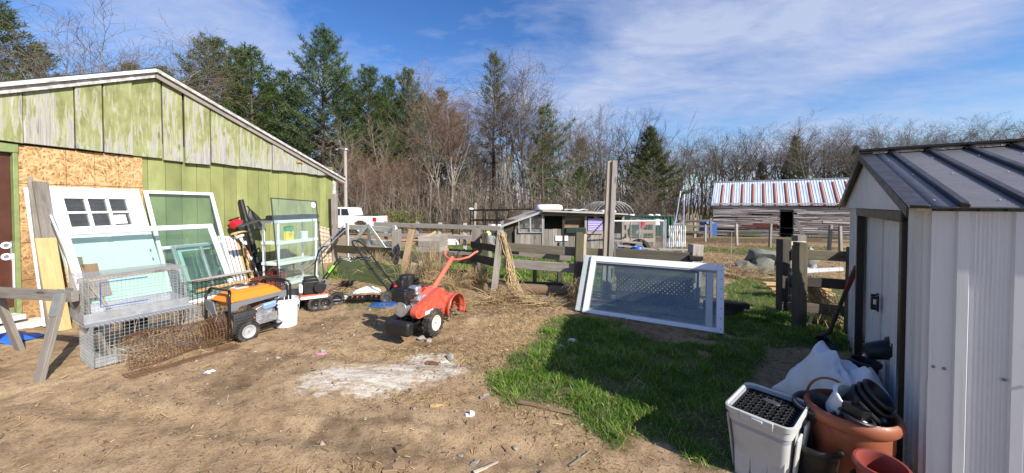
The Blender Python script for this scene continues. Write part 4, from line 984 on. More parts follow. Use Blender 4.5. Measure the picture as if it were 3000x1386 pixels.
for k in range(4):
    lb = ('outermost', 'second', 'third', 'innermost')[k]
    G_ = thing('screen_frame', lb+' of the narrow white window frames stacked beside the tall storm window', 'window frame', lean(3.16-.085*k, .62-.03*k, 22-k*.6, 1.5), 'narrow white frames stacked together')
    frame_mb(.075, 1.0-.02*k, .022, .05).build('frame', M['white_vinyl'], G_, bevel=.002)
    m = MB(); m.box((.0375, .0, .5), (.03, .03, .93)); m.build('inner_edge', M['grey_wood'], G_)
for k in range(2):
    m = MB(); m.box((.03, 0, .5), (.055, .03, 1.0-.08*k), jit=.004); solo(m, 'lath', M['yellow_wood'], ('taller' if k == 0 else 'shorter')+' of two yellow laths leaning beside the stacked white frames', 'lath', lean(2.82-.12*k, .50, 20, 3), bevel=.003)

# ------------------------------------------------------------------ string trimmer, blower, pole saw
T = thing('string_trimmer', 'string trimmer upside down with a red engine against the green wall', 'trimmer', lean(2.56, .52, 16, -7))
m = MB(); m.tube([(0, 0, .02), (0, 0, 1.02)], .017, 10); m.build('shaft', M['black_paint'], T)
m = MB(); m.lathe([(0, -.09), (.075, -.085), (.095, -.03), (.09, .05), (.05, .085), (0, .09)], 10, TR((-.06, -.02, 1.19), 20, 12, 80)); m.build('engine_cover', M['red_plastic'], T, smooth=25)
m = MB(); m.box((.0, .0, 1.09), (.12, .12, .12)); m.box((.07, 0, 1.2), (.06, .12, .1)); m.box((-.05, 0, 1.29), (.16, .11, .03), Matrix.Rotation(R(-8), 3, 'Y')); m.build('engine_block', M['black_plastic'], T, bevel=.015)
m = MB(); m.tube([(0, -.02, .55), (.06, -.09, .60), (.15, -.1, .63), (.19, -.06, .57), (.13, -.01, .50), (0, 0, .48)], .013, 8); m.build('loop_handle', M['black_plastic'], T)
m = MB(); m.tube([(0, 0, .32), (0, 0, .42)], .022, 10); m.build('grip_sleeve', M['red_plastic'], T)
for z in (.43, .76):
    m = MB(); m.tube([(0, 0, z), (0, 0, z+.07)], .021, 10); m.build('shaft_sticker', M['paper'], T)
T = thing('brush_cutter', 'pale shafted trimmer head up with a tan guard beside the red engine', 'trimmer', lean(2.62, .66, 20, -10))
m = MB(); m.tube([(0, 0, .0), (0, 0, .92)], [.013]*2, 10); m.build('shaft', M['alu'], T)
m = MB(); m.tube([(0, 0, .60), (0, 0, .72)], .018, 10); m.build('grip_sleeve', M['red_faded'], T)
m = MB(); m.lathe([(0, .045), (.05, .045), (.075, .02), (.07, -.01), (.03, -.03), (.02, -.1), (0, -.1)], 16, TR((0, 0, .96))); m.build('spool_head', M['white_plastic'], T)
m = MB(); m.grid(lambda a, b: Vector((math.cos(a*3.4+2.7)*(.05+.09*b), math.sin(a*3.4+2.7)*(.05+.09*b), 1.03+.04*math.sin(b*3)-.04*a)), 14, 4); m.build('guard', M['tan_guard'], T, solid=.008)
m = MB(); m.tube([(0, 0, .30), (-.05, -.03, .36), (-.06, -.05, .44), (.02, -.02, .48)], .012, 7); m.box((0, 0, .40), (.05, .05, .14)); m.build('trigger_handle', M['black_plastic'], T, bevel=.006)
T = thing('leaf_blower', 'black leaf vacuum tube with an empty bag hanging on the green wall', 'leaf blower', lean(2.42, .42, 12, -5))
m = MB(); pts = [(0, 0, z) for z in np.linspace(.1, 1.64, 60)]; m.tube(pts, [.046+(.004 if (i//2) % 2 and 14 < i < 46 else 0) for i in range(60)], 14); m.build('tube', M['black_plastic'], T, smooth=30)
def bagf(a, b):
    e = .03+.15*min(1, (1-b)*1.6)*(1 if b > .08 else .9); x = .02+a*e+.10*(1-b)*a+.02*math.sin(b*9+a*3); z = 1.50-.50*(1-b)-.06*a*(1-b)
    return Vector((x+.02, -.06-.035*math.sin(a*3.14)*(1-b)-.012*math.sin(a*13+b*7), z))
m = MB(); m.grid(bagf, 14, 16); m.build('collection_bag', M['black_plastic'], T, solid=.006)
m = MB(); m.box((.0, -.02, .2), (.16, .13, .22)); m.tube([(-.02, -.06, .31), (-.05, -.12, .36), (.03, -.13, .42), (.06, -.06, .36)], .014, 8); m.build('blower_body', M['black_plastic'], T, bevel=.025)
# ------------------------------------------------------------------ white shelf unit, leaning pane and what is with them
SH = thing('shelf_unit', 'white plastic shelf unit behind the leaning dusty pane', 'shelf', axes(wf(2.92, 1.40), WD))
def gsh(z): return z
for i, z in enumerate((.03, .42, .80, 1.19)):
    m = MB(); m.box((.46, .2, z), (.92, .40, .055)); m.build('shelf_board', M['white_plastic'], SH, bevel=.008)
for x in (.03, .89):
    for y in (.03, .37):
        m = MB()
        for z0, z1 in ((.06, .39), (.45, .77), (.83, 1.16)): m.tube([(x, y, z0), (x, y, z1)], .022, 10)
        m.build('post', M['white_plastic'], SH)
m = MB(); m.tube([(-.1, .12, 1.265), (.2, .12, 1.262), (.6, .12, 1.27), (1.02, .12, 1.262)], .045, 10); m.grid(lambda a, b: Vector((-.05+1.02*a, .08+.35*b, 1.226+.012*math.sin(a*11+b*5)+.01)), 18, 4)
m.grid(lambda a, b: Vector((.96+.16*a, .15+.1*b, 1.27-.16*a*a)), 5, 2)
solo(m, 'landscape_fabric', M['black_plastic'], 'roll of black ground cloth lying on top of the white shelf', 'ground cloth', SH.matrix_world.copy(), solid=.004)
m = MB(); m.grid(lambda a, b: Vector((-.05-.42*a, .22+.18*b, 1.215-.10*a*a+.012*math.sin(9*a))), 8, 3); solo(m, 'plastic_sheet', M['dark_grey'], 'dark folded plastic draped off the shelf towards the trimmer bag', 'plastic sheet', SH.matrix_world.copy(), solid=.006)
K = thing('carton', 'green and yellow plant food carton standing on the second shelf', 'carton', SH.matrix_world @ Matrix.Translation((.36, .15, .828)))
m = MB(); m.box((0, 0, .085), (.16, .07, .17)); m.build('lower_half', M['box_yellow'], K, bevel=.003)
m = MB(); m.box((0, 0, .215), (.16, .07, .09)); m.build('upper_half', M['box_green'], K, bevel=.003)
m = MB(); m.lathe([(0, 0), (.028, 0)], 16, TR((.02, -.0362, .178), 0, 90)); m.build('emblem', M['ink'], K)
m = MB()
for k in range(4): m.box((.01, -.0362, .13-k*.025), (.09-.01*k, .001, .008))
m.build('print', M['ink_red'], K)
m = MB(); m.lathe([(0, 0), (.055, 0), (.06, .09), (.057, .09), (.052, .01), (0, .01)], 14); solo(m, 'glass_jar', M['glass_dusty'], 'small glass jar beside the plant food carton on the shelf', 'jar', SH.matrix_world @ Matrix.Translation((.56, .16, .829)))
m = MB(); m.lathe([(0, 0), (.06, 0), (.07, .12), (.075, .12), (.075, .14), (.068, .14), (.058, .02), (0, .02)], 16, TR((0, 0, 0))); solo(m, 'plastic_pot', M['white_plastic'], 'white pot at the end of the second shelf', 'pot', SH.matrix_world @ Matrix.Translation((.74, .17, .829)))
GP = thing('glass_sheet', 'large bare dusty pane with a round sticker leaning on the white shelf', 'glass pane', lean(3.30, 1.86, 9.5, 3.0, -.02))
m = MB(); m.box((.48, 0, .83), (.96, .006, 1.66)); m.build('pane', M['glass_dusty'], GP)
frame_mb(.975, 1.675, .016, .014, -.0075, -.0075).build('edge_strip', M['dark_grey'], GP)
m = MB(); m.lathe([(0, 0), (.055, 0)], 20, TR((.885, -.0045, 1.585), 0, 90)); st = m.build('round_sticker', M['paper'], GP)
m = MB(); m.box((.872, -.006, 1.595), (.022, .001, .006)); m.box((.872, -.006, 1.582), (.006, .001, .025)); m.box((.893, -.006, 1.585), (.006, .001, .032)); m.box((.903, -.006, 1.594), (.014, .001, .012)); m.box((.903, -.006, 1.578), (.014, .001, .012)); m.build('print', M['ink_red'], st)
for k, (s_, n_, yaw, rx, lb) in enumerate(((2.75, 1.30, 0, 70, 'brick red pot lying on its side under the shelf'), (3.16, 1.45, 10, 0, 'brick red square planter standing behind the white bucket'))):
    m = MB()
    if k == 0: m.lathe([(0, 0), (.10, 0), (.135, .19), (.15, .19), (.15, .225), (.13, .225), (.095, .02), (0, .02)], 22)
    else:
        for sx in (-1, 1): m.box((sx*.155, 0, .11), (.02, .32, .22)); m.box((0, sx*.155, .11), (.29, .02, .22)); m.box((0, sx*.165, .215), (.36, .04, .03)); m.box((sx*.165, 0, .215), (.04, .29, .03))
        m.box((0, 0, .012), (.29, .29, .02))
    solo(m, 'planter' if k else 'plant_pot', M['brick_red'], lb, 'pot', Matrix.Translation(wf(s_, n_, .02+(.13 if k == 0 else 0))) @ Euler((R(rx), 0, R(yaw-20))).to_matrix().to_4x4(), bevel=.004 if k else 0)
m = MB(); m.lathe([(0, .01), (.26, .01), (.28, .16), (.30, .16), (.30, .18), (.275, .18), (.255, .03), (0, .03)], 30); solo(m, 'rubber_tub', M['black_plastic'], 'low round black tub on the ground behind the white bucket', 'tub', gp(885, 893)+Vector((-.15, .05, -.01)))
for k in range(3):
    m = MB(); hh = 1.0-.03*k
    m.grid(lambda a, b: Vector((.012*math.sin(b*60+a*8)+.10*a-.05, -.05*math.sin(a*3.14)-.006*math.sin(b*90+a*20), b*hh)), 8, 60)
    solo(m, 'woven_mat', M['rope'], ('nearest the shelf', 'middle one', 'nearest the corner post')[k]+' of three tan woven strips hanging at the barn corner', 'mat', lean(.53-.145*k, .12, 4, 2-3*k, -.05), 'tan woven strips at the barn corner', solid=.02)
m = MB(); m.tube([wf(2.5, 1.35, .25), wf(.15, .45, .95)], .017, 8); m.tube([wf(2.46, 1.42, .23), wf(.13, .55, .90)], .014, 8); solo(m, 'pole', M['galv'], 'pair of taped grey poles slanting from the shelf up to the barn corner', 'pole')
m = MB(); m.grid(lambda a, b: wf(.75-.5*a, .72-.2*a+.06*b, .72+.17*a-.10*b*math.sin(a*3.1)), 8, 3); solo(m, 'tarp_roll', M['black_plastic'], 'torn black plastic wrapped round the slanting poles at the barn corner', 'plastic wrap', solid=.004)

# ------------------------------------------------------------------ wire mesh helper
def wires(mb, fn, nu, nv, r=.0012, n=3, seg=1):
    """wire grid over a patch fn(a, b): nu wires one way, nv the other"""
    for i in range(nu+1): mb.tube([fn(i/nu, k/seg) for k in range(seg+1)], r, n, cap=False)
    for j in range(nv+1): mb.tube([fn(k/seg, j/nv) for k in range(seg+1)], r, n, cap=False)
def box_wires(mb, lx, ly, lz, sp, r=.0012, faces='FBLRTD', o=(0, 0, 0)):
    ox, oy, oz = o; V_ = Vector
    nx, ny, nz = [max(1, round(q/sp)) for q in (lx, ly, lz)]
    if 'F' in faces: wires(mb, lambda a, b: V_((ox+a*lx, oy, oz+b*lz)), nx, nz, r)
    if 'B' in faces: wires(mb, lambda a, b: V_((ox+a*lx, oy+ly, oz+b*lz)), nx, nz, r)
    if 'L' in faces: wires(mb, lambda a, b: V_((ox, oy+a*ly, oz+b*lz)), ny, nz, r)
    if 'R' in faces: wires(mb, lambda a, b: V_((ox+lx, oy+a*ly, oz+b*lz)), ny, nz, r)
    if 'T' in faces: wires(mb, lambda a, b: V_((ox+a*lx, oy+b*ly, oz+lz)), nx, ny, r)
    if 'D' in faces: wires(mb, lambda a, b: V_((ox+a*lx, oy+b*ly, oz)), nx, ny, r)
# ------------------------------------------------------------------ rabbit cages
CX = Vector((.50, .866, 0))
LC = axes((-3.77, 3.20, 0), CX)
c = thing('wire_cage', 'lower galvanised wire cage on the ground under another cage', 'cage', LC)
m = MB(); box_wires(m, .78, .50, .39, .032, .0018); m.build('wire_mesh', M['galv_wire'], c)
m = MB(); m.box((.20, .25, .02), (.38, .46, .006)); m.box((.20, .02, .06), (.38, .005, .09)); m.box((.012, .25, .06), (.005, .46, .09)); m.box((.395, .25, .06), (.005, .46, .09)); m.build('tray', M['galv'], c)
m = MB(); m.lathe([(0, 0), (.07, 0), (.08, .1), (.075, .1), (.065, .01), (0, .01)], 14, TR((.12, .42, .26), 0, 20)); m.build('feeder', M['white_plastic'], c)
m = MB(); m.box((.36, .38, .24), (.16, .16, .2)); m.build('feed_box', M['black_plastic'], c, bevel=.01)
UC = axes(Vector((-3.78, 3.20, .37))+Vector((-.13, .05, 0)), CX)
c = thing('wire_cage', 'upper galvanised wire cage with a deep tray stacked on another cage', 'cage', UC)
m = MB(); box_wires(m, .74, .52, .45, .030, .0014); m.build('wire_mesh', M['galv_wire'], c)
m = MB(); m.box((.37, .26, .035), (.75, .53, .008)); m.box((.37, .0, .075), (.75, .006, .09)); m.box((0, .26, .075), (.006, .52, .09)); m.box((.745, .26, .075), (.006, .52, .09)); m.box((.37, .52, .075), (.75, .006, .09))
m.build('tray', M['galv'], c)
m = MB(); m.box((.37, -.012, .018), (.75, .02, .035)); m.build('base_rail', M['mid_grey'], c, bevel=.004)
m = MB(); m.tube([(.42, -.008, .40), (.10, -.008, .40), (.10, -.008, .17), (.42, -.008, .17)], .005, 6); m.build('door_frame', M['navy'], c)
m = MB(); m.bar((.05, .55, .36), (.85, .50, .40), .05, .045, jit=.006); m.box((.10, .54, .18), (.06, .05, .36), jit=.006); m.bar((.14, .53, .30), (.26, .53, .03), .05, .03); solo(m, 'wooden_bracket', M['grey_wood'], 'old grey timber bracket standing behind the stacked wire cages', 'bracket', UC.copy(), bevel=.004)
# rusty mesh roll full of dry vines
RM = axes((-3.51, 3.19, 0), CX) @ Matrix.Diagonal((.82, 1, 1, 1))
c = thing('mesh_roll', 'rusty wire mesh roll stuffed with dry brown vines beside the cages', 'wire mesh', RM)
def roll(a, b):
    th = -.6+b*4.6; r_ = .15+.02*math.sin(a*7); return Vector((.02+a*.95, .10+math.cos(th)*r_*1.1-.06, max(.004, .145+math.sin(th)*r_)))
m = MB(); wires(m, roll, 30, 30, .0024, 3, 18)
wires(m, lambda a, b: Vector((-.03+a*1.0, -.10-.24*b, .006+.03*b*b)), 30, 10, .0018, 3, 6)
wires(m, lambda a, b: Vector((.72+a*.30, -.02+.03*a, .0+.28*b)), 11, 10, .0018, 3, 2)
m.build('wire_mesh', M['rust_wire'], c)
m = MB(); r5 = random.Random(5)
for k in range(190):
    p = Vector((r5.uniform(.0, .95), r5.uniform(-.08, .24), r5.uniform(.01, .26))); d = rv(r5).normalized(); pts = [p]
    for i in range(3):
        d = (d+rv(r5, .5)).normalized(); p = p+d*r5.uniform(.03, .09); p.z = max(.004, p.z); pts.append(p.copy())
    m.tube(pts, [.0026, .0024, .002, .001], 3, cap=False)
m.build('dry_vines', M['straw_vine'], c)
# folded black crate
BC = axes((-4.12, 4.46, 0), (.50, .866, 0))
c = thing('dog_crate', 'black wire crate standing behind the orange generator', 'crate', BC)
m = MB(); box_wires(m, 1.2, .16, .50, .048, .0026, 'FBLRT'); m.build('wire_mesh', M['black_paint'], c)
m = MB()
for z in (.0, .25, .50): m.tube([(0, -.004, z), (1.2, -.004, z)], .0045, 6)
for x in (0, .22, 1.2): m.tube([(x, -.004, 0), (x, -.004, .5)], .0045, 6)
m.build('rim_wires', M['black_paint'], c)
# ------------------------------------------------------------------ sawhorse
b0, b1 = Vector((-3.99, 3.24, .665)), Vector((-5.15, 3.44, .665))
bd = (b1-b0).normalized(); pd = Vector((-bd.y, bd.x, 0))
c = thing('sawhorse', 'weathered wooden sawhorse with metal leg brackets by the brown door', 'sawhorse', (0, 0, 0))
m = MB(); m.bar(b0-bd*.02, b1, .05, .095, jit=.003); m.build('beam', M['grey_wood'], c, bevel=.004)
for t in (.07, .90):
    p = b0.lerp(b1, t); e = bd*(-.10 if t < .5 else .10)
    for sg in (-1, 1):
        foot = p+pd*sg*.24+e; foot.z = gzs(foot.x, foot.y)-.01; top = p+pd*sg*.035+Vector((0, 0, .03))
        m = MB(); m.bar(top, foot, .085, .038, pd, jit=.003); m.build('leg', M['grey_wood'], c, bevel=.004)
    for sg in (-1, 1):
        foot = p+pd*sg*.24+e; foot.z = 0; top = p+pd*sg*.035+Vector((0, 0, .035)); q = top.lerp(foot, .27)
        m = MB(); m.bar(top+pd*sg*.022, q+pd*sg*.022, .095, .003, pd); m.bar(p+pd*sg*.029+Vector((0, 0, .04))-bd*.03, p+pd*sg*.029+Vector((0, 0, .04))+bd*.06, .004, .06); m.build('bracket', M['galv'], c)
m = MB(); m.box((-4.75, 4.25, .05), (.7, .25, .07), Matrix.Rotation(.3, 3, 'Z'), jit=.02); 
m.grid(lambda a, b: Vector((-5.25+.75*a, 3.95+.35*b+.1*a, .02+.05*math.sin(a*3.1)*math.sin(b*3.1)+.01*math.sin(a*19+b*7))), 16, 8)
solo(MB().grid(lambda a, b: Vector((-5.80+.50*a, 3.82+.30*b-.06*a, .02+.06*math.sin(a*3.1)*math.sin(b*3.1)+.01*math.sin(a*19+b*7))), 16, 8), 'tarp', M['blue'], 'crumpled bright blue tarp on the ground below the brown door', 'tarp', solid=.004)

# ------------------------------------------------------------------ generator
gx_ = Vector((.40, .917, 0)); GE = axes((-3.02, 3.80, 0), gx_) @ Matrix.Diagonal((.95, .95, .86, 1))   # x along the long side, y into the machine
g = thing('generator', 'orange and black portable generator on two wheels', 'generator', GE)
L_, D_ = .66, .46
def pipe(name, pts, r=.016): 
    m = MB(); m.tube(pts, r, 10); m.build(name, M['black_paint'], g)
def arch(x, z0, z1, lean_=0):
    R_ = .07; pts = [(x, 0, z0), (x, 0, z1-R_)]
    for k in range(1, 6): a = k*math.pi/10; pts.append((x+lean_*k/5, R_-R_*math.cos(a), z1-R_+R_*math.sin(a)))
    for k in range(0, 6): a = math.pi/2-k*math.pi/10; pts.append((x+lean_, D_-R_+R_*math.cos(a), z1-R_+R_*math.sin(a)))
    pts += [(x, D_, z1-R_-.02), (x, D_, z0)]; return pts
pipe('frame_hoop', arch(0, .12, .665, .03)); pipe('frame_hoop', arch(L_, .13, .655, -.03))
for y in (0, D_): pipe('frame_rail', [(0, y, .13), (.02, y, .085), (.06, y, .07), (L_-.12, y, .07), (L_-.04, y, .09), (L_, y, .16)])
for x in (.08, L_-.1): pipe('cross_rail', [(x, 0, .07), (x, D_, .07)], .013)
pipe('folding_handle', [(L_+.03, -.025, .20), (L_+.03, -.025, .60), (L_+.02, -.01, .65), (L_-.02, .08, .685), (L_-.02, D_-.08, .685), (L_+.02, D_, .65), (L_+.03, D_+.02, .60), (L_+.03, D_+.02, .2)], .014)
m = MB(); m.tube([(L_+.03, -.025, .19), (L_+.03, -.025, .30)], .02, 10); m.build('hand_grip', M['black_plastic'], g)
m = MB()                                    # tank: pressed shell with sloping flanks
def ring(i, z, ch=.03):
    x0, x1, y0, y1 = .02+i, L_-.02-i, .03+i, D_-.03-i
    return [Vector(p+(z,)) for p in ((x0+ch, y0), (x1-ch, y0), (x1, y0+ch), (x1, y1-ch), (x1-ch, y1), (x0+ch, y1), (x0, y1-ch), (x0, y0+ch))]
rings = [ring(.05, .44), ring(.03, .495), ring(.0, .51), ring(.0, .522), ring(.065, .60), ring(.09, .605), ring(.10, .625), ring(.13, .635)]
for rg in rings: m.v += [tuple(p) for p in rg]
for i in range(len(rings)-1):
    for k in range(8): m.face((i*8+k, i*8+(k+1) % 8, (i+1)*8+(k+1) % 8, (i+1)*8+k))
m.face([(len(rings)-1)*8+k for k in range(8)]); m.face([7-k for k in range(8)])
tank = m.build('fuel_tank', M['orange'], g, bevel=.006, smooth=30)
m = MB(); m.lathe([(0, .03), (.042, .03), (.048, .018), (.05, 0)], 20, TR((.40, .25, .63))); m.build('fuel_cap', M['black_plastic'], tank)
m = MB(); m.box((.24, .2, .637), (.13, .07, .002)); m.build('label', M['paper'], tank)
m = MB(); m.box((.24, .185, .6385), (.10, .01, .001)); m.box((.36, .17, .637), (.12, .03, .001)); m.build('print', M['ink'], tank)
for y in (-.004, D_+.004):                  # grey side plates
    m = MB(); m.prism([(.0, .51), (.0, .41), (.07, .41), (.11, .45), (L_-.12, .475), (L_-.09, .44), (L_+.005, .44), (L_+.005, .535)], .012, TR((0, y, 0))); m.build('side_plate', M['mid_grey'], g, bevel=.002)
m = MB(); m.prism([(.0, .52), (.0, .42), (.10, .33), (.26, .30), (.20, .40), (.17, .50)], .012, Matrix.Translation((-.006, .46, 0)) @ Matrix.Rotation(R(-90), 4, 'Z')); m.build('end_plate', M['mid_grey'], g, bevel=.002)
m = MB(); m.lathe([(0, -.01), (.06, -.01), (.10, .01), (.112, .05), (.112, .16), (0, .16)], 22, TR((-.05, .25, .245), 0, 0, 90)); al = m.build('alternator', M['dark_grey'], g)
m = MB()
for k in range(9):
    z = -.075+k*.019; wv = math.sqrt(max(0, .0085-z*z)); m.box((-.062, .25, .245+z), (.012, 2*wv*.9, .007))
m.build('vent_slots', M['black_paint'], al)
m = MB(); m.lathe([(0, 0), (.07, 0), (.085, .02), (.085, .06)], 20, TR((.0, .11, .225), 0, 0, 90)); m.build('rusty_fan_cover', M['rust_wire'], g)
m = MB(); m.box((.17, .06, .235), (.24, .10, .24)); 
for k in range(5): m.box((.17, .004, .165+k*.035), (.22, .012, .010))
m.build('control_box', M['dark_grey'], g, bevel=.022)
m = MB(); m.lathe([(0, 0), (.008, 0), (.008, .01), (0, .01)], 10, TR((.26, .0, .26), 0, 90)); m.build('indicator', M['orange'], g)
m = MB(); m.box((.42, .16, .30), (.20, .20, .12), Matrix.Rotation(R(20), 3, 'X')); m.box((.42, .12, .20), (.26, .2, .12)); m.box((.36, .07, .36), (.12, .08, .04), Matrix.Rotation(R(-25), 3, 'Y'))
for k in range(5): m.box((.42, .09, .17+k*.02), (.24, .16, .006))
eng = m.build('engine', M['alu'], g, bevel=.012)
m = MB(); m.box((.46, .035, .365), (.15, .05, .085), Matrix.Rotation(R(18), 3, 'X') @ Matrix.Rotation(R(-4), 3, 'Y')); vc = m.build('valve_cover', M['cover_blue'], g, bevel=.014)
m = MB(); m.tube([(.53, .03, .39), (.58, .0, .42), (.61, .05, .42), (.60, .12, .36)], .007, 6); m.build('spark_lead', M['black_plastic'], g)
m = MB(); m.box((.59, .14, .27), (.08, .22, .24)); m.build('muffler_cover', M['black_plastic'], g, bevel=.012)
m = MB(); m.box((.33, .25, .12), (.5, .3, .04)); m.build('engine_base', M['black_paint'], g)
def wheel(parent, name, loc, r, w_, yaw, rimmat, rr=.58, treads=26, hub=None, pull=None):
    Mx = Matrix.Translation(Vector(loc)) @ Matrix.Rotation(R(yaw), 4, 'Z') @ Matrix.Rotation(R(90), 4, 'X')
    m = MB(); m.lathe([(r*rr, -w_*.42), (r*.84, -w_*.5), (r*.95, -w_*.42), (r, -w_*.2), (r, w_*.2), (r*.95, w_*.42), (r*.84, w_*.5), (r*rr, w_*.42), (r*rr, -w_*.42)], 32, Mx)
    for k in range(treads):
        for sg in (-1, 1):
            a = 2*math.pi*(k+(.5 if sg > 0 else 0))/treads
            Q = Mx @ Matrix.Rotation(a, 4, 'Z') @ Matrix.Translation((r*1.0, 0, sg*w_*.22)) @ Matrix.Rotation(R(sg*28), 4, 'X')
            s0 = len(m.v); m.box((0, 0, 0), (r*.09, 2*math.pi*r/treads*.42, w_*.46)); m.xform(Q, s0)
    w = m.build(name, M['rubber'], parent)
    m = MB(); m.lathe([(0, w_*.30), (r*.12, w_*.34), (r*.16, w_*.25), (r*.36, w_*.22), (r*.46, w_*.36), (r*rr, w_*.46), (r*rr*1.04, w_*.42), (r*rr, 0)], 28, Mx); m.lathe([(r*rr, 0), (r*rr, -w_*.42), (r*.4, -w_*.2), (0, -w_*.2)], 24, Mx)
    rim = m.build('rim', M[rimmat], w)
    m = MB(); m.lathe([(0, w_*.40), (r*.06, w_*.40), (r*.07, w_*.3)], 10, Mx); m.build('axle_cap', M[hub or 'mid_grey'], rim); return w
wheel(g, 'wheel', (.15, -.065, .115), .118, .07, 0, 'white_grey', .62).matrix_local = Matrix.Diagonal((1, 1, 1/.90, 1))
wheel(g, 'wheel', (.15, D_+.065, .115), .118, .07, 180, 'white_grey', .62).matrix_local = Matrix.Diagonal((1, 1, 1/.90, 1))
m = MB(); m.tube([(.15, -.08, .115), (.15, D_+.08, .115)], .009, 8); m.build('axle', M['galv'], g)

# ------------------------------------------------------------------ white bucket
def bucket(label, loc, mat, r=.145, h=.37, yaw=0, name='bucket', tilt=0):
    b = thing(name, label, 'bucket', TR(loc, yaw, tilt))
    m = MB(); m.lathe([(0, 0), (r*.88, 0), (r*.9, .01), (r*.965, h*.74), (r*1.05, h*.75), (r*1.05, h*.78), (r*.98, h*.79), (r*.99, h*.86), (r*1.07, h*.87), (r*1.07, h*.89), (r, h*.9), (r*1.01, h), (r*.96, h), (r*.86, .015), (0, .015)], 32); m.build('pail', M[mat], b)
    m = MB(); m.tube([(r*1.06*math.cos(a), -.012-abs(math.sin(a))*r*.95-.02, h*.80-.17*abs(math.sin(a))) for a in np.linspace(math.pi, 0, 12)], .003, 6); m.tube([(-r*1.02, 0, h*.8), (-r*1.10, 0, h*.8)], .016, 8); m.tube([(r*1.02, 0, h*.8), (r*1.10, 0, h*.8)], .016, 8); m.build('bail_handle', M['galv_wire'], b); return b
bucket('white plastic bucket standing right behind the orange generator', gp(840, 953), 'white_plastic', .128, .345, 35)

# ------------------------------------------------------------------ red rear tine tiller; x forward, y to its left wheel
TY = math.degrees(math.atan2(-.92, -.38)); TI = TR((-1.07, 4.17, .0), TY) @ Matrix.Scale(.88, 4)
t = thing('tiller', 'big red rear tine tiller with cream wheel rims', 'tiller', TI)
wheel(t, 'wheel', (.02, .21, .17), .172, .12, 180, 'cream', .56, 15, 'rust_red'); wheel(t, 'wheel', (.02, -.21, .17), .172, .12, 0, 'cream', .56, 15, 'rust_red')
m = MB(); m.tube([(.02, -.22, .17), (.02, .22, .17)], .02, 10); m.box((.0, 0, .2), (.5, .14, .14)); m.box((.27, 0, .20), (.3, .2, .05)); m.box((-.05, .0, .34), (.30, .12, .14)); m.build('transmission', M['black_paint'], t, bevel=.012)
m = MB()                                    # belt cover
pc = [(.30+.075*math.cos(a), .375+.075*math.sin(a)) for a in np.linspace(-math.pi*.5, math.pi*.36, 9)]
po = [(-.27, .30)]+pc+[(-.14, .575), (-.22, .575), (-.27, .53)]
m.prism(po, .09, TR((0, .165, 0))); m.lathe([(0, .012), (.045, .012), (.052, 0)], 22, TR((.30, .212, .375), 0, -90)); m.prism([(.245, .305), (-.26, .31), (-.26, .375), (.24, .36)], .006, TR((0, .212, 0)))
bc = m.build('belt_cover', M['red'], t, bevel=.012, smooth=35)
m = MB(); m.box((.115, .2165, .335), (.17, .002, .042)); dec = m.build('decal', M['paper'], bc)
m = MB()
for k in range(8): m.box((.18-.02*k, .2182, .335+rng.uniform(-.004, .004)), (.004, .001, .022))
m.build('print', M['ink_red'], dec)
m = MB(); m.prism([(.12, .44), (-.24, .50), (-.24, .56), (.05, .50)], .24, TR((0, 0, 0))); m.build('top_shroud', M['red_faded'], t, bevel=.01)
m = MB(); m.box((.13, -.06, .37), (.22, .22, .12)); m.lathe([(0, 0), (.085, 0), (.095, .03), (.095, .10), (0, .1)], 16, TR((.26, -.04, .40), 0, 0, 90)); m.tube([(.12, .06, .40), (.02, .12, .50)], .05, 12)
for k in range(7): m.box((.10, .05, .40+.016*k), (.13, .12, .006), Matrix.Rotation(R(20), 3, 'Y'))
m.build('engine', M['alu'], t, bevel=.006)
m = MB(); m.box((.27, -.07, .56), (.19, .22, .13)); m.box((.27, -.07, .63), (.13, .16, .03)); m.box((.30, -.04, .44), (.10, .16, .15)); m.build('engine_shroud', M['black_plastic'], t, bevel=.02)
m = MB(); m.box((.11, -.21, .64), (.15, .12, .16)); m.lathe([(0, 0), (.06, 0), (.06, .07), (0, .07)], 14, TR((.10, -.2, .70))); m.build('air_cleaner', M['black_plastic'], t, bevel=.018)
m = MB(); m.box((.06, -.05, .58), (.12, .15, .11)); m.build('muffler_guard', M['alu'], t, bevel=.025)
m = MB(); m.lathe([(0, .02), (.02, .02), (.024, 0)], 10, TR((.26, -.2, .655))); m.build('fuel_cap', M['red_plastic'], t, bevel=.004)
m = MB(); m.box((-.06, -.02, .57), (.09, .06, .03)); m.build('shift_knob', M['red_plastic'], t, bevel=.004)
m = MB(); m.box((.43, 0, .20), (.12, .36, .17)); m.build('front_weight', M['black_plastic'], t, bevel=.03)
m = MB(); m.box((.38, .0, .20), (.12, .25, .10)); m.build('weight_bracket', M['black_paint'], t, bevel=.006)
m = MB(); prof = []                         # ribbed tine hood, axis along y
n_ = 26
for k in range(n_+1):
    y = -.25+.5*k/n_; rr = .205+.018*(1 if (k//3) % 2 == 0 else 0); prof.append((rr, y))
m.lathe(prof, 22, Matrix.Translation((-.52, 0, .20)) @ Matrix.Rotation(R(-90), 4, 'X'), -205, 12)
m.build('tine_hood', M['red'], t, solid=.005, smooth=50)
m = MB(); m.grid(lambda a, b: Vector((-.72-.10*b, -.24+.48*a, .22-.15*b)), 6, 4); m.build('rear_flap', M['brick_red'], t, solid=.006)
m = MB(); m.tube([(-.52, -.24, .17), (-.52, .24, .17)], .02, 8)
for k in range(8):
    y = -.20+.050*k; a = k*1.3
    for q in range(3):
        b = a+q*2.09; m.bar((-.52, y, .17), (-.52+.11*math.cos(b), y, .17+.11*math.sin(b)), .008, .035, (0, 1, 0)); m.bar((-.52+.11*math.cos(b), y, .17+.11*math.sin(b)), (-.52+.12*math.cos(b+.3), y+.03, .17+.12*math.sin(b+.3)), .02, .02)
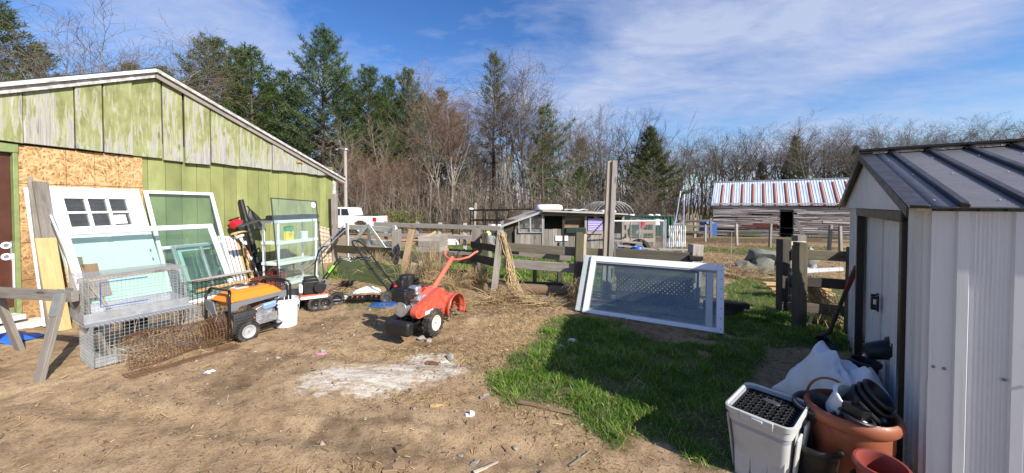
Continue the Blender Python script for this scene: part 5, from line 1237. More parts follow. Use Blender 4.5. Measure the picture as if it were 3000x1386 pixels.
m.build('tines', M['rust_grey'], t)
m = MB(); m.bar((-.24, 0, .50), (-.80, 0, .90), .06, .045, (0, 1, 0)); m.box((-.26, 0, .50), (.10, .10, .14)); m.build('handle_column', M['red_faded'], t, bevel=.01)
hb = [(-1.10, .27, .965), (-1.0, .27, .955), (-.92, .22, .90), (-.84, .10, .865), (-.80, 0, .86), (-.84, -.10, .865), (-.92, -.22, .90), (-1.0, -.27, .955), (-1.10, -.27, .965)]
m = MB(); m.tube(hb, .017, 10); m.build('handlebar', M['red_faded'], t)
m = MB(); m.tube([(-1.1, .27, .965), (-1.11, .0, .965), (-1.1, -.27, .965)], .016, 8); m.build('cross_bar', M['black_plastic'], t)
for y in (.06, -.06):
    m = MB(); m.tube([(-1.11, y, .966), (-1.11, y*4, .966)], .02, 10); m.build('hand_grip', M['black_plastic'], t)
m = MB(); m.tube([(-.82, .05, .88), (-.86, .06, .97), (-1.05, .06, 1.0), (-1.08, .06, .98)], .008, 6); m.tube([(-.82, -.02, .88), (-.88, -.02, .95), (-1.0, -.2, .93), (-1.09, -.25, .93)], .006, 6); m.tube([(-.30, -.07, .45), (-.5, -.09, .62), (-.78, -.07, .84)], .006, 6); m.build('control_rod', M['black_paint'], t)

# ------------------------------------------------------------------ walk-behind mower; x points away from its handle
MO = TR((-1.66, 5.66, 0), math.degrees(math.atan2(.15, .95)))
t = thing('lawn_mower', 'black push mower with a tall bent handle behind the red tiller', 'mower', MO)
m = MB(); m.lathe([(.0, .19), (.18, .19), (.24, .16), (.26, .07), (.25, .07)], 24); m.box((0, 0, .12), (.5, .42, .10)); m.build('deck', M['black_paint'], t, bevel=.02)
m = MB(); m.lathe([(0, .20), (.11, .2), (.125, .06), (.12, 0), (0, 0)], 18, TR((0, 0, .19))); m.box((.1, .05, .26), (.14, .16, .12)); m.build('engine', M['black_plastic'], t, bevel=.01)
for x in (-.27, .27):
    for y in (-.25, .25): wheel(t, 'wheel', (x, y, .095), .095, .045, 0 if y < 0 else 180, 'dark_grey', .6, 24)
for y in (-.21, .21):
    m = MB(); m.tube([(-.22, y, .15), (-.45, y, .47), (-.60, y, .70)], .014, 8); m.build('lower_handle', M['black_paint'], t)
m = MB(); m.tube([(-.42, .225, .43), (-.70, .22, .84), (-.76, .20, .90), (-.80, .10, .935), (-.81, 0, .94), (-.80, -.10, .935), (-.76, -.20, .90), (-.70, -.22, .84), (-.42, -.225, .43)], .013, 8)
m.tube([(-.58, .215, .67), (-.58, -.215, .67)], .009, 7); m.build('upper_handle', M['black_paint'], t)
m = MB(); m.tube([(-.66, .21, .82), (-.72, .16, .95), (-.74, 0, .97), (-.72, -.16, .95), (-.66, -.21, .82)], .006, 6); m.build('brake_bail', M['black_paint'], t)
for y in (-.22, .22):
    m = MB(); m.box((-.50, y, .55), (.05, .035, .06)); m.build('handle_knob', M['black_plastic'], t, bevel=.01)
m = MB(); m.tube([(-.7, .21, .85), (-.6, .26, .6), (-.4, .2, .35), (-.1, .1, .3)], .004, 5); m.build('cable', M['black_plastic'], t)
m = MB(); m.tube([(-.62, -.2, .72), (-.5, -.28, .5), (-.25, -.2, .2)], .004, 5); m.build('cable', M['black_plastic'], t)

# ------------------------------------------------------------------ small front cultivator
CU = TR((-2.83, 5.16, 0), 32)               # x toward its handles
t = thing('cultivator', 'small orange and black cultivator with four wheels near the glass pane', 'cultivator', CU)
for x, y in ((-.02, -.19), (-.05, -.05), (.10, -.20), (.26, -.06)): wheel(t, 'wheel', (x, y+.04, .10), .10, .055, 0, 'black_plastic', .66, 18, 'galv')
m = MB(); m.prism([(-.24, .19), (.16, .19), (.13, .235), (-.20, .235)], .30, TR((0, -.03, 0))); m.build('tine_shield', M['red_faded'], t, bevel=.006)
m = MB(); m.box((-.04, -.184, .205), (.33, .004, .035)); m.build('front_lip', M['paper'], t)
m = MB(); m.box((-.08, -.02, .33), (.20, .2, .19)); m.box((-.08, -.02, .44), (.17, .19, .06)); m.lathe([(0, 0), (.075, 0), (.085, .05), (0, .05)], 18, TR((.03, -.12, .33), 0, 90)); en = m.build('engine', M['black_plastic'], t, bevel=.018)
m = MB(); m.box((-.20, -.05, .32), (.05, .12, .12)); m.build('fuel_tank', M['white_plastic'], t, bevel=.015)
m = MB(); m.tube([(.02, -.15, .22), (.02, -.15, .38), (.05, -.15, .43), (.10, -.15, .43), (.13, -.15, .38), (.13, -.15, .22)], .010, 8); m.tube([(.1, -.1, .12), (.3, -.08, .1)], .01, 6); m.tube([(.05, -.12, .2), (.2, -.12, .08)], .01, 6); m.build('guard_bar', M['mid_grey'], t)
for y, k in ((.10, 0), (-.12, 1)):
    m = MB(); m.tube([(.02, y, .28), (.10, y, .42), (.28, y, .66), (.34, y, .70), (.44, y, .66), (.52, y, .70), (.64, y*1.4, .68)], .012, 8); m.build('handle_tube', M['black_paint'], t)
    m = MB(); m.tube([(.56, y*1.2, .69), (.72, y*1.5, .67)], .018, 8); m.build('hand_grip', M['black_plastic'], t)
m = MB(); m.tube([(-.02, .16, .3), (.0, .26, .62), (.05, .30, .80), (.12, .30, .86), (.2, .30, .86)], .012, 8); m.build('handle_tube', M['black_paint'], t)
m = MB(); m.bar((.16, -.02, .50), (.23, -.02, .60), .03, .05); m.build('lever', M['lime_green'], t, bevel=.006)
m = MB(); m.tube([(.28, .1, .66), (.28, -.12, .66)], .008, 6); m.tube([(.5, .1, .68), (.35, .05, .45), (.1, 0, .3)], .004, 5); m.build('cable', M['black_plastic'], t)
m = MB(); m.tube([(.5, -.12, .7), (.4, -.2, .4), (.15, -.15, .25)], .004, 5); m.build('cable', M['black_plastic'], t)

# ------------------------------------------------------------------ helpers for posts and rails
def post(base, top, w_, label, mat='grey_wood', name='fence_post', d=None, group=None, up=(0, 1, 0)):
    base = Vector(base); top = Vector(top); base.z = gzs(base.x, base.y)-.12
    m = MB(); m.bar(Vector((0, 0, 0)), top-base, w_, d or w_, up, jit=.004)
    return solo(m, name, M[mat], label, 'post', base, group, bevel=.006)
def rail(a, b, h, label, mat='dark_wood', t=.04, name='fence_rail', group=None):
    a = Vector(a); b = Vector(b); m = MB(); n = 4; d = b-a
    pts = [d*(i/n)+Vector((0, 0, rng.uniform(-.006, .006) if 0 < i < n else 0)) for i in range(n+1)]
    m.bar(pts[0], pts[-1], t, h, (0, 0, 1), jit=.004)
    return solo(m, name, M[mat], label, 'rail', a, group, bevel=.006)
def pb(u, v): p = gp(u, v); p.z = gzs(p.x, p.y); return p
# near fence, from the barn corner towards the glass door panel
A0 = Vector((-4.62, 9.35, 0)); post(A0, A0+Vector((-.02, 0, 1.78)), .12, 'tall pinkish grey post standing against the barn corner', 'silver_wood')
B1 = Vector((-2.50, 7.75, 0)); post(B1, B1+Vector((-.02, 0, .93)), .15, 'grey square post with mossy face just behind the leaning post by the green board', 'grey_wood')
post((-2.20, 7.02, 0), (-2.04, 7.30, .99), .12, 'knotty brown post leaning to one side at the end of the green board', 'brown_wood')
post((-2.03, 6.95, 0), (-1.92, 7.0, .36), .10, 'broken short stub of wood at the foot of the knotty leaning post', 'pale_wood')
C1 = Vector((-.71, 6.95, 0)); post(C1, C1+Vector((0.02, 0, 1.04)), .15, 'thick upright mossy grey post behind the handle of the red tiller', 'grey_wood')
post((-.32, 5.80, 0), (-.19, 6.05, 1.06), .11, 'leaning sunlit post with a hank of dry vines hanging on it', 'grey_wood')
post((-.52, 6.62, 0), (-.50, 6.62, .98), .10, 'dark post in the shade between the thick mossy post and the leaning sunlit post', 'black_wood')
E1 = Vector((1.03, 5.68, 0)); post(E1, E1+Vector((.04, 0, 1.06)), .11, 'mossy round edged post next to the tall double post', 'dark_wood')
post(E1+Vector((.09, -.02, 0)), E1+Vector((.13, 0, 1.03)), .05, 'pale lath fixed to the mossy post beside the glass door panel', 'pale_wood', d=.07)
post((1.02, 5.50, 0), (1.05, 5.52, .62), .13, 'dark cracked stump post touching the edge of the glass door panel', 'black_wood')
post((1.43, 5.62, 0), (1.535, 5.66, 2.19), .07, 'tall warmer toned half of the double post sticking up over the fence', 'pale_wood')
post((1.51, 5.60, 0), (1.605, 5.62, 2.19), .07, 'tall pale half of the double post sticking up over the fence', 'silver_wood')
G1 = Vector((2.62, 5.20, 0)); post(G1, G1+Vector((.06, 0, .92)), .15, 'silver square post with black tape behind the far end of the glass door panel', 'silver_wood')
m = MB(); m.box((0, 0, 0), (.20, .165, .07), jit=.006); solo(m, 'tape_wrap', M['black_plastic'], 'black tape wrapped round the rail at the silver square post', 'tape', G1+Vector((.02, -.01, .735)), bevel=.01)
rail((-4.6, 9.28, .36), (-2.48, 7.67, .47), .19, 'dark weathered rail between the barn corner post and the mossy faced post', 'dark_wood')
rail((-2.30, 7.30, .48), (-.72, 6.86, .44), .17, 'dark rail running behind the handlebar of the red tiller')
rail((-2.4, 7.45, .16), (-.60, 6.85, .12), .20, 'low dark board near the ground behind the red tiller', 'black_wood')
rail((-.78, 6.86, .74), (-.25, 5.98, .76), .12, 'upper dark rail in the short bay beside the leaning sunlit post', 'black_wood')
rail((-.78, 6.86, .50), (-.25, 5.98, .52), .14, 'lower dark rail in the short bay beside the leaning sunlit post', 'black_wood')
rail((-.20, 6.0, .80), (1.05, 5.76, .74), .14, 'mossy upper rail in front of the grey shack')
rail((-.15, 5.95, .53), (1.06, 5.70, .48), .15, 'lower rail under the mossy upper rail in front of the grey shack', 'grey_wood')
rail((.0, 6.25, .66), (1.0, 6.05, .60), .10, 'pale rail seen between the two rails before the shack', 'grey_wood')
m = MB(); m.tube([(-.45, 5.95, .10), (.3, 5.9, .10), (1.0, 5.75, .09)], [.10, .09, .085], 9); solo(m, 'log', M['brown_wood'], 'fallen brown log on the ground under the fence before the shack', 'log')
m = MB(); m.tube([(-.1, 6.2, .10), (1.0, 6.0, .12)], [.07, .07], 8); solo(m, 'log', M['black_wood'], 'blackened log just behind the fallen brown log', 'log')
rail((1.06, 5.76, .74), (1.52, 5.66, .73), .14, 'short dark rail joining the mossy post to the tall double post')
rail((1.62, 5.56, .76), (2.66, 5.14, .735), .135, 'straight dark rail from the tall double post to the silver taped post')
rail((1.6, 5.54, .47), (2.64, 5.12, .46), .16, 'second rail seen through the glass door panel', 'dark_wood')
rail((1.6, 5.50, .10), (2.64, 5.08, .10), .18, 'lowest board seen through the foot of the glass door panel', 'dark_wood')
post((.40, 6.35, 0), (.41, 6.35, .66), .07, 'thin sunlit stake standing behind the rails before the shack', 'brown_wood')
post((.92, 6.9, 0), (.93, 6.9, .5), .09, 'dark short stake in the grass in front of the shack', 'black_wood')
post((-.10, 6.9, 0), (-.09, 6.9, .55), .07, 'thin stake in the grass behind the hank of dry vines', 'brown_wood')
m = MB(); m.box((0, 0, .06), (.30, .05, .14), Matrix.Rotation(.1, 3, 'Y'), jit=.006); solo(m, 'fence_offcut', M['grey_wood'], 'short end of grey board nailed beside the hank of dry vines', 'board', (-.03, 6.05, .68), bevel=.004)
# white lattice behind the glass door panel
m = MB(); LW, LH, sp = 1.05, .42, .062
k = -LH
while k < LW:
    for sg in (0, 1):
        pts = []
        x0, x1 = k, k+LH; z0, z1 = 0, LH
        if x0 < 0: z0 = -x0; x0 = 0
        if x1 > LW: z1 = LW-k; x1 = LW
        if x1-x0 > .02:
            y = .004*sg*2
            if sg: m.bar((LW-x0, y, z0), (LW-x1, y, z1), .006, .024, (0, 1, 0)) if False else m.bar((LW-x0, y, z0), (LW-x1, y, z1), .029, .006, (0, 1, 0))
            else: m.bar((x0, y, z0), (x1, y, z1), .029, .006, (0, 1, 0))
    k += sp
m2 = None
solo(m, 'lattice_panel', M['black_wood'], 'dark diagonal wooden lattice panel behind the glass door panel', 'lattice', axes((1.58, 5.40, .05), (.925, -.38, 0)) @ Matrix.Rotation(R(-4), 4, 'X'))
# ------------------------------------------------------------------ glass door panels leaning on the fence
PX = Vector((.857, -.514, 0))
for k, (off, lb) in enumerate(((0, 'white framed glass door panel lying on its side in front, on the grass'), (1, 'second white framed door panel just behind the front one'))):
    o_ = Vector((.985, 4.97, -.005))+(Vector((-.085, .085, .0)) if k else Vector((0, 0, 0)))
    G_ = thing('patio_door', lb, 'glass door', axes(o_, PX) @ Matrix.Rotation(R(-29), 4, 'X') @ Matrix.Rotation(R(-.3), 4, 'Y'))
    w_, h_ = 1.70, .845
    frame_mb(w_, h_, .075, .05, bt=.085, bb=.055).build('frame', M['vinyl_grey' if k else 'white_vinyl'], G_, bevel=.006)
    m = frame_mb(w_-.13, h_-.13, .018, .03, .065, .048); m.build('glazing_bead', M['white_grey'], G_)
    m = MB(); m.box((w_/2, .004, h_/2-.01), (w_-.16, .006, h_-.15)); m.build('pane', M['glass_blue'], G_)
    if not k:
        m = MB()
        for i in range(7): m.lathe([(0, .004), (.006, .003), (.007, 0)], 8, TR((w_-.03, -.025, .05+i*.12), 0, 90))
        m.build('screw_heads', M['mid_grey'], G_)
    else:
        m = frame_mb(w_-.30, h_-.22, .025, .02, .14, .11); m.build('inner_frame', M['mid_grey'], G_)
m = MB(); m.box((0, 0, .06), (.55, .10, .10), jit=.005); solo(m, 'timber', M['black_wood'], 'dark short timber on the grass beyond the end of the glass door panel', 'timber', axes((2.92, 4.86, .06), (.9, -.2, 0)), bevel=.006)
m = MB(); m.box((0, 0, .03), (.45, .09, .05), jit=.005); solo(m, 'timber', M['grey_wood'], 'thin timber lying under the dark short timber on the grass', 'timber', axes((2.9, 4.93, .0), (.9, -.1, 0)), bevel=.006)
# green board on edge
ga, gb = Vector((-3.62, 7.35, 0)), Vector((-2.0, 6.30, 0)); gd = (gb-ga)
m = MB()
for k in range(3): m.box((gd.length/2, 0, .075+k*.148), (gd.length, .022, .145), jit=.003)
m.box((gd.length*.5, .02, .2), (.06, .02, .4)); 
solo(m, 'wood_barrier', M['tarp_green'], 'long dark green board panel standing on edge along the fence', 'board', axes(ga, gd) @ Matrix.Rotation(R(-8), 4, 'X') @ Matrix.Rotation(R(1.0), 4, 'Y'), bevel=.004)
# ------------------------------------------------------------------ white gate
wa, wb = Vector((-4.50, 9.75, 0)), Vector((-2.72, 8.45, 0)); wd_ = wb-wa; WL = wd_.length
g = thing('gate', 'white wooden gate with two diagonal braces beside the barn', 'gate', axes(wa, wd_))
for z, h_ in ((.90, .13), (.55, .14), (.20, .12)):
    m = MB(); m.box((WL/2, 0, z), (WL, .03, h_), jit=.003); m.build('gate_rail', M['white_wood'], g, bevel=.004)
for x in (.06, WL*.50, WL-.06):
    m = MB(); m.box((x, -.032, .52), (.12, .03, .98)); m.build('gate_stile', M['white_wood'], g, bevel=.004)
for x1 in (.10, WL-.16):
    m = MB(); m.bar((WL*.5, -.064, 1.0), (x1, -.064, .26), .03, .11, (0, 0, 1)); m.build('gate_brace', M['white_wood'], g, bevel=.004)
m = MB(); m.box((WL-.05, -.06, .78), (.14, .04, .05)); m.build('hinge', M['black_paint'], g)
post((-2.66, 8.38, 0), (-2.66, 8.38, .93), .10, 'silver post carrying the hinge of the white gate', 'silver_wood')
# long silver fence behind
L0, L1 = Vector((-3.9, 10.1, .95)), Vector((-.26, 8.75, .92))
rail(L0, L1, .12, 'long silvery top rail running from the white gate towards the shack', 'silver_wood', .05)
rail((-3.9, 10.1, .66), (-.98, 8.95, .68), .10, 'long silvery middle rail under the top rail behind the crate', 'silver_wood', .04)
rail((-3.0, 9.7, .22), (-.9, 8.95, .28), .09, 'low pale rail in the grass of the long silvery fence', 'silver_wood', .04)
for t, lb in ((.10, 'first'), (.37, 'second'), (.55, 'third'), (.74, 'fourth'), (.92, 'last')):
    p = L0.lerp(L1, t); p.y += .07; post((p.x, p.y, 0), (p.x, p.y, p.z+.10), .09, lb+' silver post of the long fence counted from the white gate', 'silver_wood', group='posts of the long silvery fence')
m = MB(); m.box((0, 0, 0), (1.5, .09, .03), jit=.005); solo(m, 'loose_board', M['yellow_wood'], 'fresh orange board lying across the middle of the long fence', 'board', axes((-2.9, 9.6, .55), (.93, -.2, .03)))
m = MB(); m.bar((0, 0, 0), (.5, .1, .30), .03, .05); solo(m, 'loose_board', M['yellow_wood'], 'short fresh stick slanting up beside the raised grey crate', 'board', (-2.35, 8.6, .55))
# raised planter crate
pc_ = axes((-2.12, 8.15, 0), (.97, -.14, 0)); g = thing('planter_box', 'raised grey board planter box on legs behind the fence', 'planter', pc_)
m = MB()
for k in range(3):
    z = .42+.06+k*.122; m.box((.23, 0, z), (.50, .025, .118), jit=.003); m.box((.23, .55, z), (.50, .025, .118)); m.box((-.02, .275, z), (.025, .53, .118)); m.box((.49, .275, z), (.025, .53, .118))
m.build('box_sides', M['silver_wood'], g, bevel=.003)
m = MB(); m.box((.235, .27, .70), (.48, .52, .03)); m.build('soil', M['soil'], g)
for x in (.02, .44):
    for y in (.03, .52):
        m = MB(); m.box((x, y, .2), (.07, .05, .45)); m.build('leg', M['grey_wood'], g, bevel=.003)
# bucket on its shelf by the vine post
m = MB(); m.prism([(-.16, .16), (.22, -.12), (.22, -.06), (-.12, .19)], .25, TR((0, 0, 0))); m.box((.06, 0, -.03), (.34, .22, .03)); solo(m, 'bracket_shelf', M['brown_wood'], 'slanted wooden bracket holding the small bucket on the fence', 'bracket', (-.46, 6.75, .74), bevel=.004)
bucket('small clear bucket with a yellow sponge on the fence bracket', (-.43, 6.72, .73), 'galv', .10, .19, 10)
m = MB(); m.lathe([(0, -.04), (.05, -.03), (.06, .02), (.03, .06), (0, .07)], 8, TR((0, 0, 0), 10, 20)); solo(m, 'sponge', M['sponge'], 'yellow sponge sticking out of the small clear bucket', 'sponge', (-.45, 6.72, .945))
# dry vine hank and dry tufts
def hank(name, label, pts_, n, spread_, seed, M_='straw_vine', rad=.004, wig=.05):
    r = random.Random(seed); m = MB()
    for k in range(n):
        o = [Vector((r.gauss(0, 1)*s_, r.gauss(0, 1)*s_, r.gauss(0, 1)*s_*.7)) for s_ in spread_]
        m.tube([Vector(p)+q+rv(r, wig*.3) for p, q in zip(pts_, o)], [rad*(1.1-.6*i/len(pts_)) for i in range(len(pts_))], 3, cap=False)
    return solo(m, name, M[M_], label, 'dry vines')
hank('dry_vines', 'hank of long dry vines hanging from the leaning sunlit post', [(-.16, 5.98, 1.02), (-.10, 5.9, .75), (-.05, 5.85, .5), (.02, 5.75, .28), (.12, 5.6, .02)], 38, (.03, .035, .04, .06, .09), 3)
hank('dry_vines', 'sprawl of dry vines lying at the foot of the hank', [(-.15, 5.75, .12), (.05, 5.55, .03), (.35, 5.4, .02), (.6, 5.3, .02)], 90, (.06, .08, .09, .1), 4)
def dry_tuft(loc, h, w_, label, seed, n=110):
    r = random.Random(seed); m = MB(); g0 = gzs(loc[0], loc[1])
    for k in range(n):
        a = r.uniform(0, 6.28); b = r.uniform(.1, 1)*w_; p = Vector((r.gauss(0, w_*.25), r.gauss(0, w_*.25), -.01)); L = h*r.uniform(.4, 1.1)
        e = p+Vector((math.cos(a)*b, math.sin(a)*b, L)); mid = (p+e)/2+Vector((0, 0, L*.2)); tip = e+Vector((math.cos(a)*b*.4, math.sin(a)*b*.4, -L*.25*r.random()))
        m.tube([p, mid, e, tip], [.003, .0028, .002, .001], 3, cap=False)
    return solo(m, 'dry_weeds', M['straw_vine'], label, 'dry weeds', (loc[0], loc[1], g0))
dry_tuft((-2.72, 7.15), .55, .32, 'tall clump of dry weeds above the end of the green board', 1, 160)
dry_tuft((-1.95, 6.6), .5, .4, 'dry weeds around the broken stub by the leaning post', 2, 160)
dry_tuft((-1.45, 6.55), .85, .35, 'tallest dry stalks standing behind the red tiller', 3, 90)
dry_tuft((-1.1, 6.25), .32, .5, 'low mat of dry grass behind the red tiller handle', 4, 200)
dry_tuft((-.62, 6.35), .42, .28, 'rounded dry grass clump before the thick mossy post', 5, 240)
dry_tuft((-.2, 5.55), .22, .4, 'dry grass at the foot of the leaning sunlit post', 6, 140)
dry_tuft((.98, 5.30), .42, .16, 'dry stems rising beside the dark stump post', 7, 120)
dry_tuft((.6, 5.35), .15, .4, 'low dry grass under the brown fence log', 8, 120)
dry_tuft((3.75, 7.7), .45, .5, 'brush of dry stalks beyond the sunlit grass by the glass door panel', 9, 200)
dry_tuft((4.6, 7.3), .25, .6, 'wide dry brush in front of the stone heap', 10, 200)
dry_tuft((3.1, 7.3), .5, .55, 'dry brown brush behind the silver taped post', 11, 240)
dry_tuft((5.5, 6.9), .2, .6, 'dry canes lying beside the stone heap', 12, 240)
# litter between the small cultivator and the fence
def crumple(loc, sx, sy, h, label, name, mat, cat, yaw, seed, amp=.5):
    r = random.Random(seed); ph = [r.uniform(0, 6) for _ in range(6)]
    def f(a, b):
        e = math.sin(a*3.14159)**.6*math.sin(b*3.14159)**.6
        n_ = .5+.5*math.sin(a*9+ph[0]+3*math.sin(b*7+ph[1]))*math.sin(b*11+ph[2]+2*math.sin(a*6+ph[3]))
        wob = 1+.16*math.sin(math.atan2(b-.5, a-.5)*3+ph[4])
        return Vector(((a-.5)*sx*wob+.02*math.sin(b*8+ph[5]), (b-.5)*sy*wob, .004+h*e*(1-amp+amp*n_)))
    m = MB(); m.grid(f, 22, 16)
    return solo(m, name, M[mat], label, cat, Matrix.Translation((loc[0], loc[1], gzs(loc[0], loc[1]))) @ Matrix.Rotation(R(yaw), 4, 'Z'), solid=.002, smooth=25)
p = gp(1080, 855); crumple(p, .40, .22, .10, 'crumpled clear plastic bag on the dirt in front of the green board', 'plastic_bag', 'bag_plastic', 'plastic bag', 10, 1)
p = gp(1015, 875); crumple(p, .45, .28, .03, 'flat white and teal plastic sack behind the small cultivator', 'plastic_sack', 'bag_plastic', 'plastic sack', -10, 2)
p = gp(1060, 876); crumple(p, .5, .16, .03, 'orange printed sack lying near the black cell trays', 'plastic_sack', 'red_faded', 'plastic sack', 5, 3)
p = gp(1125, 893); crumple(p, .42, .3, .03, 'blue and white plastic sack in front of the push mower wheel', 'plastic_sack', 'navy', 'plastic sack', 0, 4)
p = gp(1600, 880); crumple(p, .62, .3, .05, 'torn clear plastic sheet on the ground before the fence log', 'plastic_sheet', 'bag_plastic', 'plastic sheet', -8, 5)
p = gp(1545, 878); crumple(p, .3, .2, .06, 'small clear plastic scrap beside the leaning sunlit post', 'plastic_sheet', 'bag_plastic', 'plastic sheet', 20, 6)
for u, v, n_, yaw, lb in ((1020, 893, 4, 5, 'black cell tray in the grass closest to the small cultivator'), (1075, 888, 4, -6, 'second black cell tray further from the small cultivator'), (1003, 842, 3, 8, 'black cell tray standing near the green board')):
    m = MB(); p = gp(u, v)
    for i in range(n_):
        for j in range(2): m.lathe([(.02, 0), (.034, .07), (.031, .07), (.018, .004), (0, .004)], 4, TR((i*.075, j*.075, 0), 45))
    m.box((n_*.0375-.0375, .0375, .071), (n_*.08+.02, .004, .006)); m.box((n_*.0375-.0375, -.04, .068), (n_*.08+.02, .005, .014)); m.box((n_*.0375-.0375, .115, .068), (n_*.08+.02, .005, .014))
    solo(m, 'cell_tray', M['black_plastic'], lb, 'seed tray', TR((p.x, p.y, gzs(p.x, p.y)+.005), yaw, 8))
# scraps of wood and stone in the yard
def scrap(u, v, L, w_, h, yaw, label, mat='brown_wood', name='wood_scrap', cat='wood scrap', rx=0):
    p = gp(u, v); m = MB(); m.box((-L*.22, 0, 0), (L*.56, w_, h*.8), jit=min(L, w_)*.16); m.box((L*.2, w_*.08, h*.05), (L*.6, w_*.8, h*.75), Matrix.Rotation(.05, 3, 'Z'), jit=min(L, w_)*.16)
    return solo(m, name, M[mat], label, cat, TR((p.x, p.y, gzs(p.x, p.y)+h*.45), yaw, rx, rng.uniform(-3, 3)), bevel=.002)
scrap(1590, 1195, .42, .035, .012, -22, 'long reddish lath lying across the edge of the sunlit grass')
scrap(1180, 1310, .085, .05, .035, 30, 'chunky brown wood block lying alone on the dirt near the photographer')
scrap(1155, 1372, .12, .05, .02, 15, 'split brown wood scrap nearest the photographer', 'brown_wood')
scrap(1280, 1188, .10, .035, .012, 8, 'yellow wood chip beside the thin brown stick', 'yellow_wood')
scrap(1190, 1178, .20, .014, .008, -2, 'thin brown stick on the dirt beside the yellow chip')
scrap(1420, 1160, .08, .03, .012, 25, 'grey wood chip just short of the grass tip', 'grey_wood')
scrap(1392, 1355, .07, .03, .012, 60, 'grey brown chip on the bare dirt below the grass tongue', 'grey_wood')
scrap(1700, 1340, .20, .012, .010, 40, 'thin stick lying along the dirt at the end of the grass tongue', 'grey_wood')
scrap(1480, 1300, .07, .02, .01, 120, 'short stick standing out of the dirt below the grass', 'brown_wood')
scrap(1425, 1372, .16, .02, .012, 35, 'pale stick at the near edge of the yard', 'pale_wood')
scrap(985, 1128, .06, .03, .018, 50, 'brown chip lying on the white lime patch', 'brown_wood')
scrap(1265, 1065, .12, .09, .012, 10, 'flat brown clod lying on the far edge of the lime patch', 'rust_wire', 'clod', 'clod')
def rock(loc, s_, label, seed, mat='stone', sq=(1, 1, .7), name='rock', group=None):
    r = np.random.default_rng(seed); bm = bmesh.new(); bmesh.ops.create_icosphere(bm, subdivisions=3, radius=1)
    ps = r.normal(0, 1, (15, 3)); ps /= np.linalg.norm(ps, axis=1)[:, None]; hs = r.uniform(.50, .92, 15)
    for v in bm.verts:
        d = np.array(v.co); k = 1.
        for p_, h_ in zip(ps, hs):
            q = float(d @ p_)
            if q > 1e-3: k = min(k, h_/q)
        k *= 1+.05*math.sin(d[0]*7+seed)+.04*math.sin(d[1]*11+d[2]*6)
        v.co = Vector((d[0]*k*s_*sq[0], d[1]*k*s_*sq[1], d[2]*k*s_*sq[2]))
    me = bpy.data.meshes.new(name); bm.to_mesh(me); bm.free(); me.materials.append(M[mat])
    me.polygons.foreach_set('use_smooth', [True]*len(me.polygons)); me.set_sharp_from_angle(angle=R(28))
    o = bpy.data.objects.new(name, me); COL.objects.link(o); o.location = Vector(loc); o.rotation_euler = (0, 0, seed); tag(o, label, 'rock', group); return o
for k, (u, v, s_, lb) in enumerate(((1235, 992, .055, 'larger of the two pale clods in front of the tiller wheel'), (1255, 996, .04, 'smaller of the two pale clods in front of the tiller wheel'), (1320, 1048, .05, 'pale stone at the tip of the lime patch'), (1510, 1300, .02, 'tiny pale stone on the dirt below the grass'), (1350, 1330, .018, 'small pale pebble on the dirt near the wood block'), (945, 1030, .03, 'flat pale stone in the dirt in front of the generator wheel'))):
    p = gp(u, v); rock((p.x, p.y, gzs(p.x, p.y)+s_*.25), s_, lb, 30+k, 'stone')
p = gp(1382, 1210); m = MB(); m.box((0, 0, .012), (.035, .03, .03), jit=.006); m.box((-.03, .0, .006), (.03, .03, .012), jit=.004); solo(m, 'scrap_part', M['white_plastic'], 'white broken plastic part on the dirt before the grass', 'plastic scrap', TR((p.x, p.y, gzs(p.x, p.y)), 20), bevel=.002)
p = gp(1640, 1020); crumple(p, .12, .07, .03, 'white feather like scrap in the shaded grass', 'paper_scrap', 'paper', 'paper scrap', 40, 7)
p = gp(1675, 1000); crumple(p, .06, .05, .03, 'small white scrap standing in the shaded grass edge', 'paper_scrap', 'paper', 'paper scrap', 0, 8)
p = gp(610, 1092); crumple(p, .07, .05, .02, 'bit of grey foil on the dirt beside the rusty mesh', 'foil_scrap', 'galv', 'foil', 20, 9)
p = gp(942, 1036); crumple(p, .08, .06, .012, 'pinkish scrap trodden into the dirt by the flat stone', 'paper_scrap', 'pinkish', 'paper scrap', 20, 10)
# stone heap
heap = [((5.55, 7.75), .34, (1.25, .9, .55), 'stone_dark', 'wide flat slab on top of the stone heap'), ((5.25, 7.5), .24, (1.2, .9, .8), 'stone_dark', 'dark stone at the near side of the stone heap'),
        ((6.0, 7.7), .24, (1, 1, .8), 'stone', 'pale rounded boulder on the stone heap'), ((6.22, 7.55), .2, (1, 1, 1), 'stone', 'pale upright boulder at the end of the stone heap'),
        ((5.7, 7.4), .2, (1.3, .9, .6), 'stone', 'grey stone low at the middle of the stone heap'), ((5.45, 7.25), .17, (1.3, .8, .6), 'stone_dark', 'small dark stone in front of the flat slab'),
        ((6.05, 7.3), .14, (1, 1, .9), 'stone', 'small pale stone under the rounded boulder'), ((5.9, 7.15), .13, (1.2, 1, .7), 'stone', 'smallest stone at the foot of the heap'), ((6.5, 7.9), .2, (1, 1, .9), 'stone_blue', 'bluish stone behind the gate posts'), ((5.0, 7.6), .2, (1, 1, .8), 'stone_dark', 'dark mossy stone at the far left of the heap')]
heap[-1] = (heap[-1][0], heap[-1][1], heap[-1][2], heap[-1][3], 'dark mossy stone at the outer end of the heap nearest the glass panel')
M['stone_blue'] = simple('bluish stone', (.27, .30, .36), .8, vary=.2, bump=.3)
for k, ((x, y), s_, sq, mt, lb) in enumerate(heap):
    s_ *= 1.28
    zz = gzs(x, y)+s_*sq[2]*(.75 if k in (0, 2, 3) else .4)+(.10 if k in (0, 2, 3) else 0); rock((x, y, zz), s_, lb, 50+k, mt, sq)
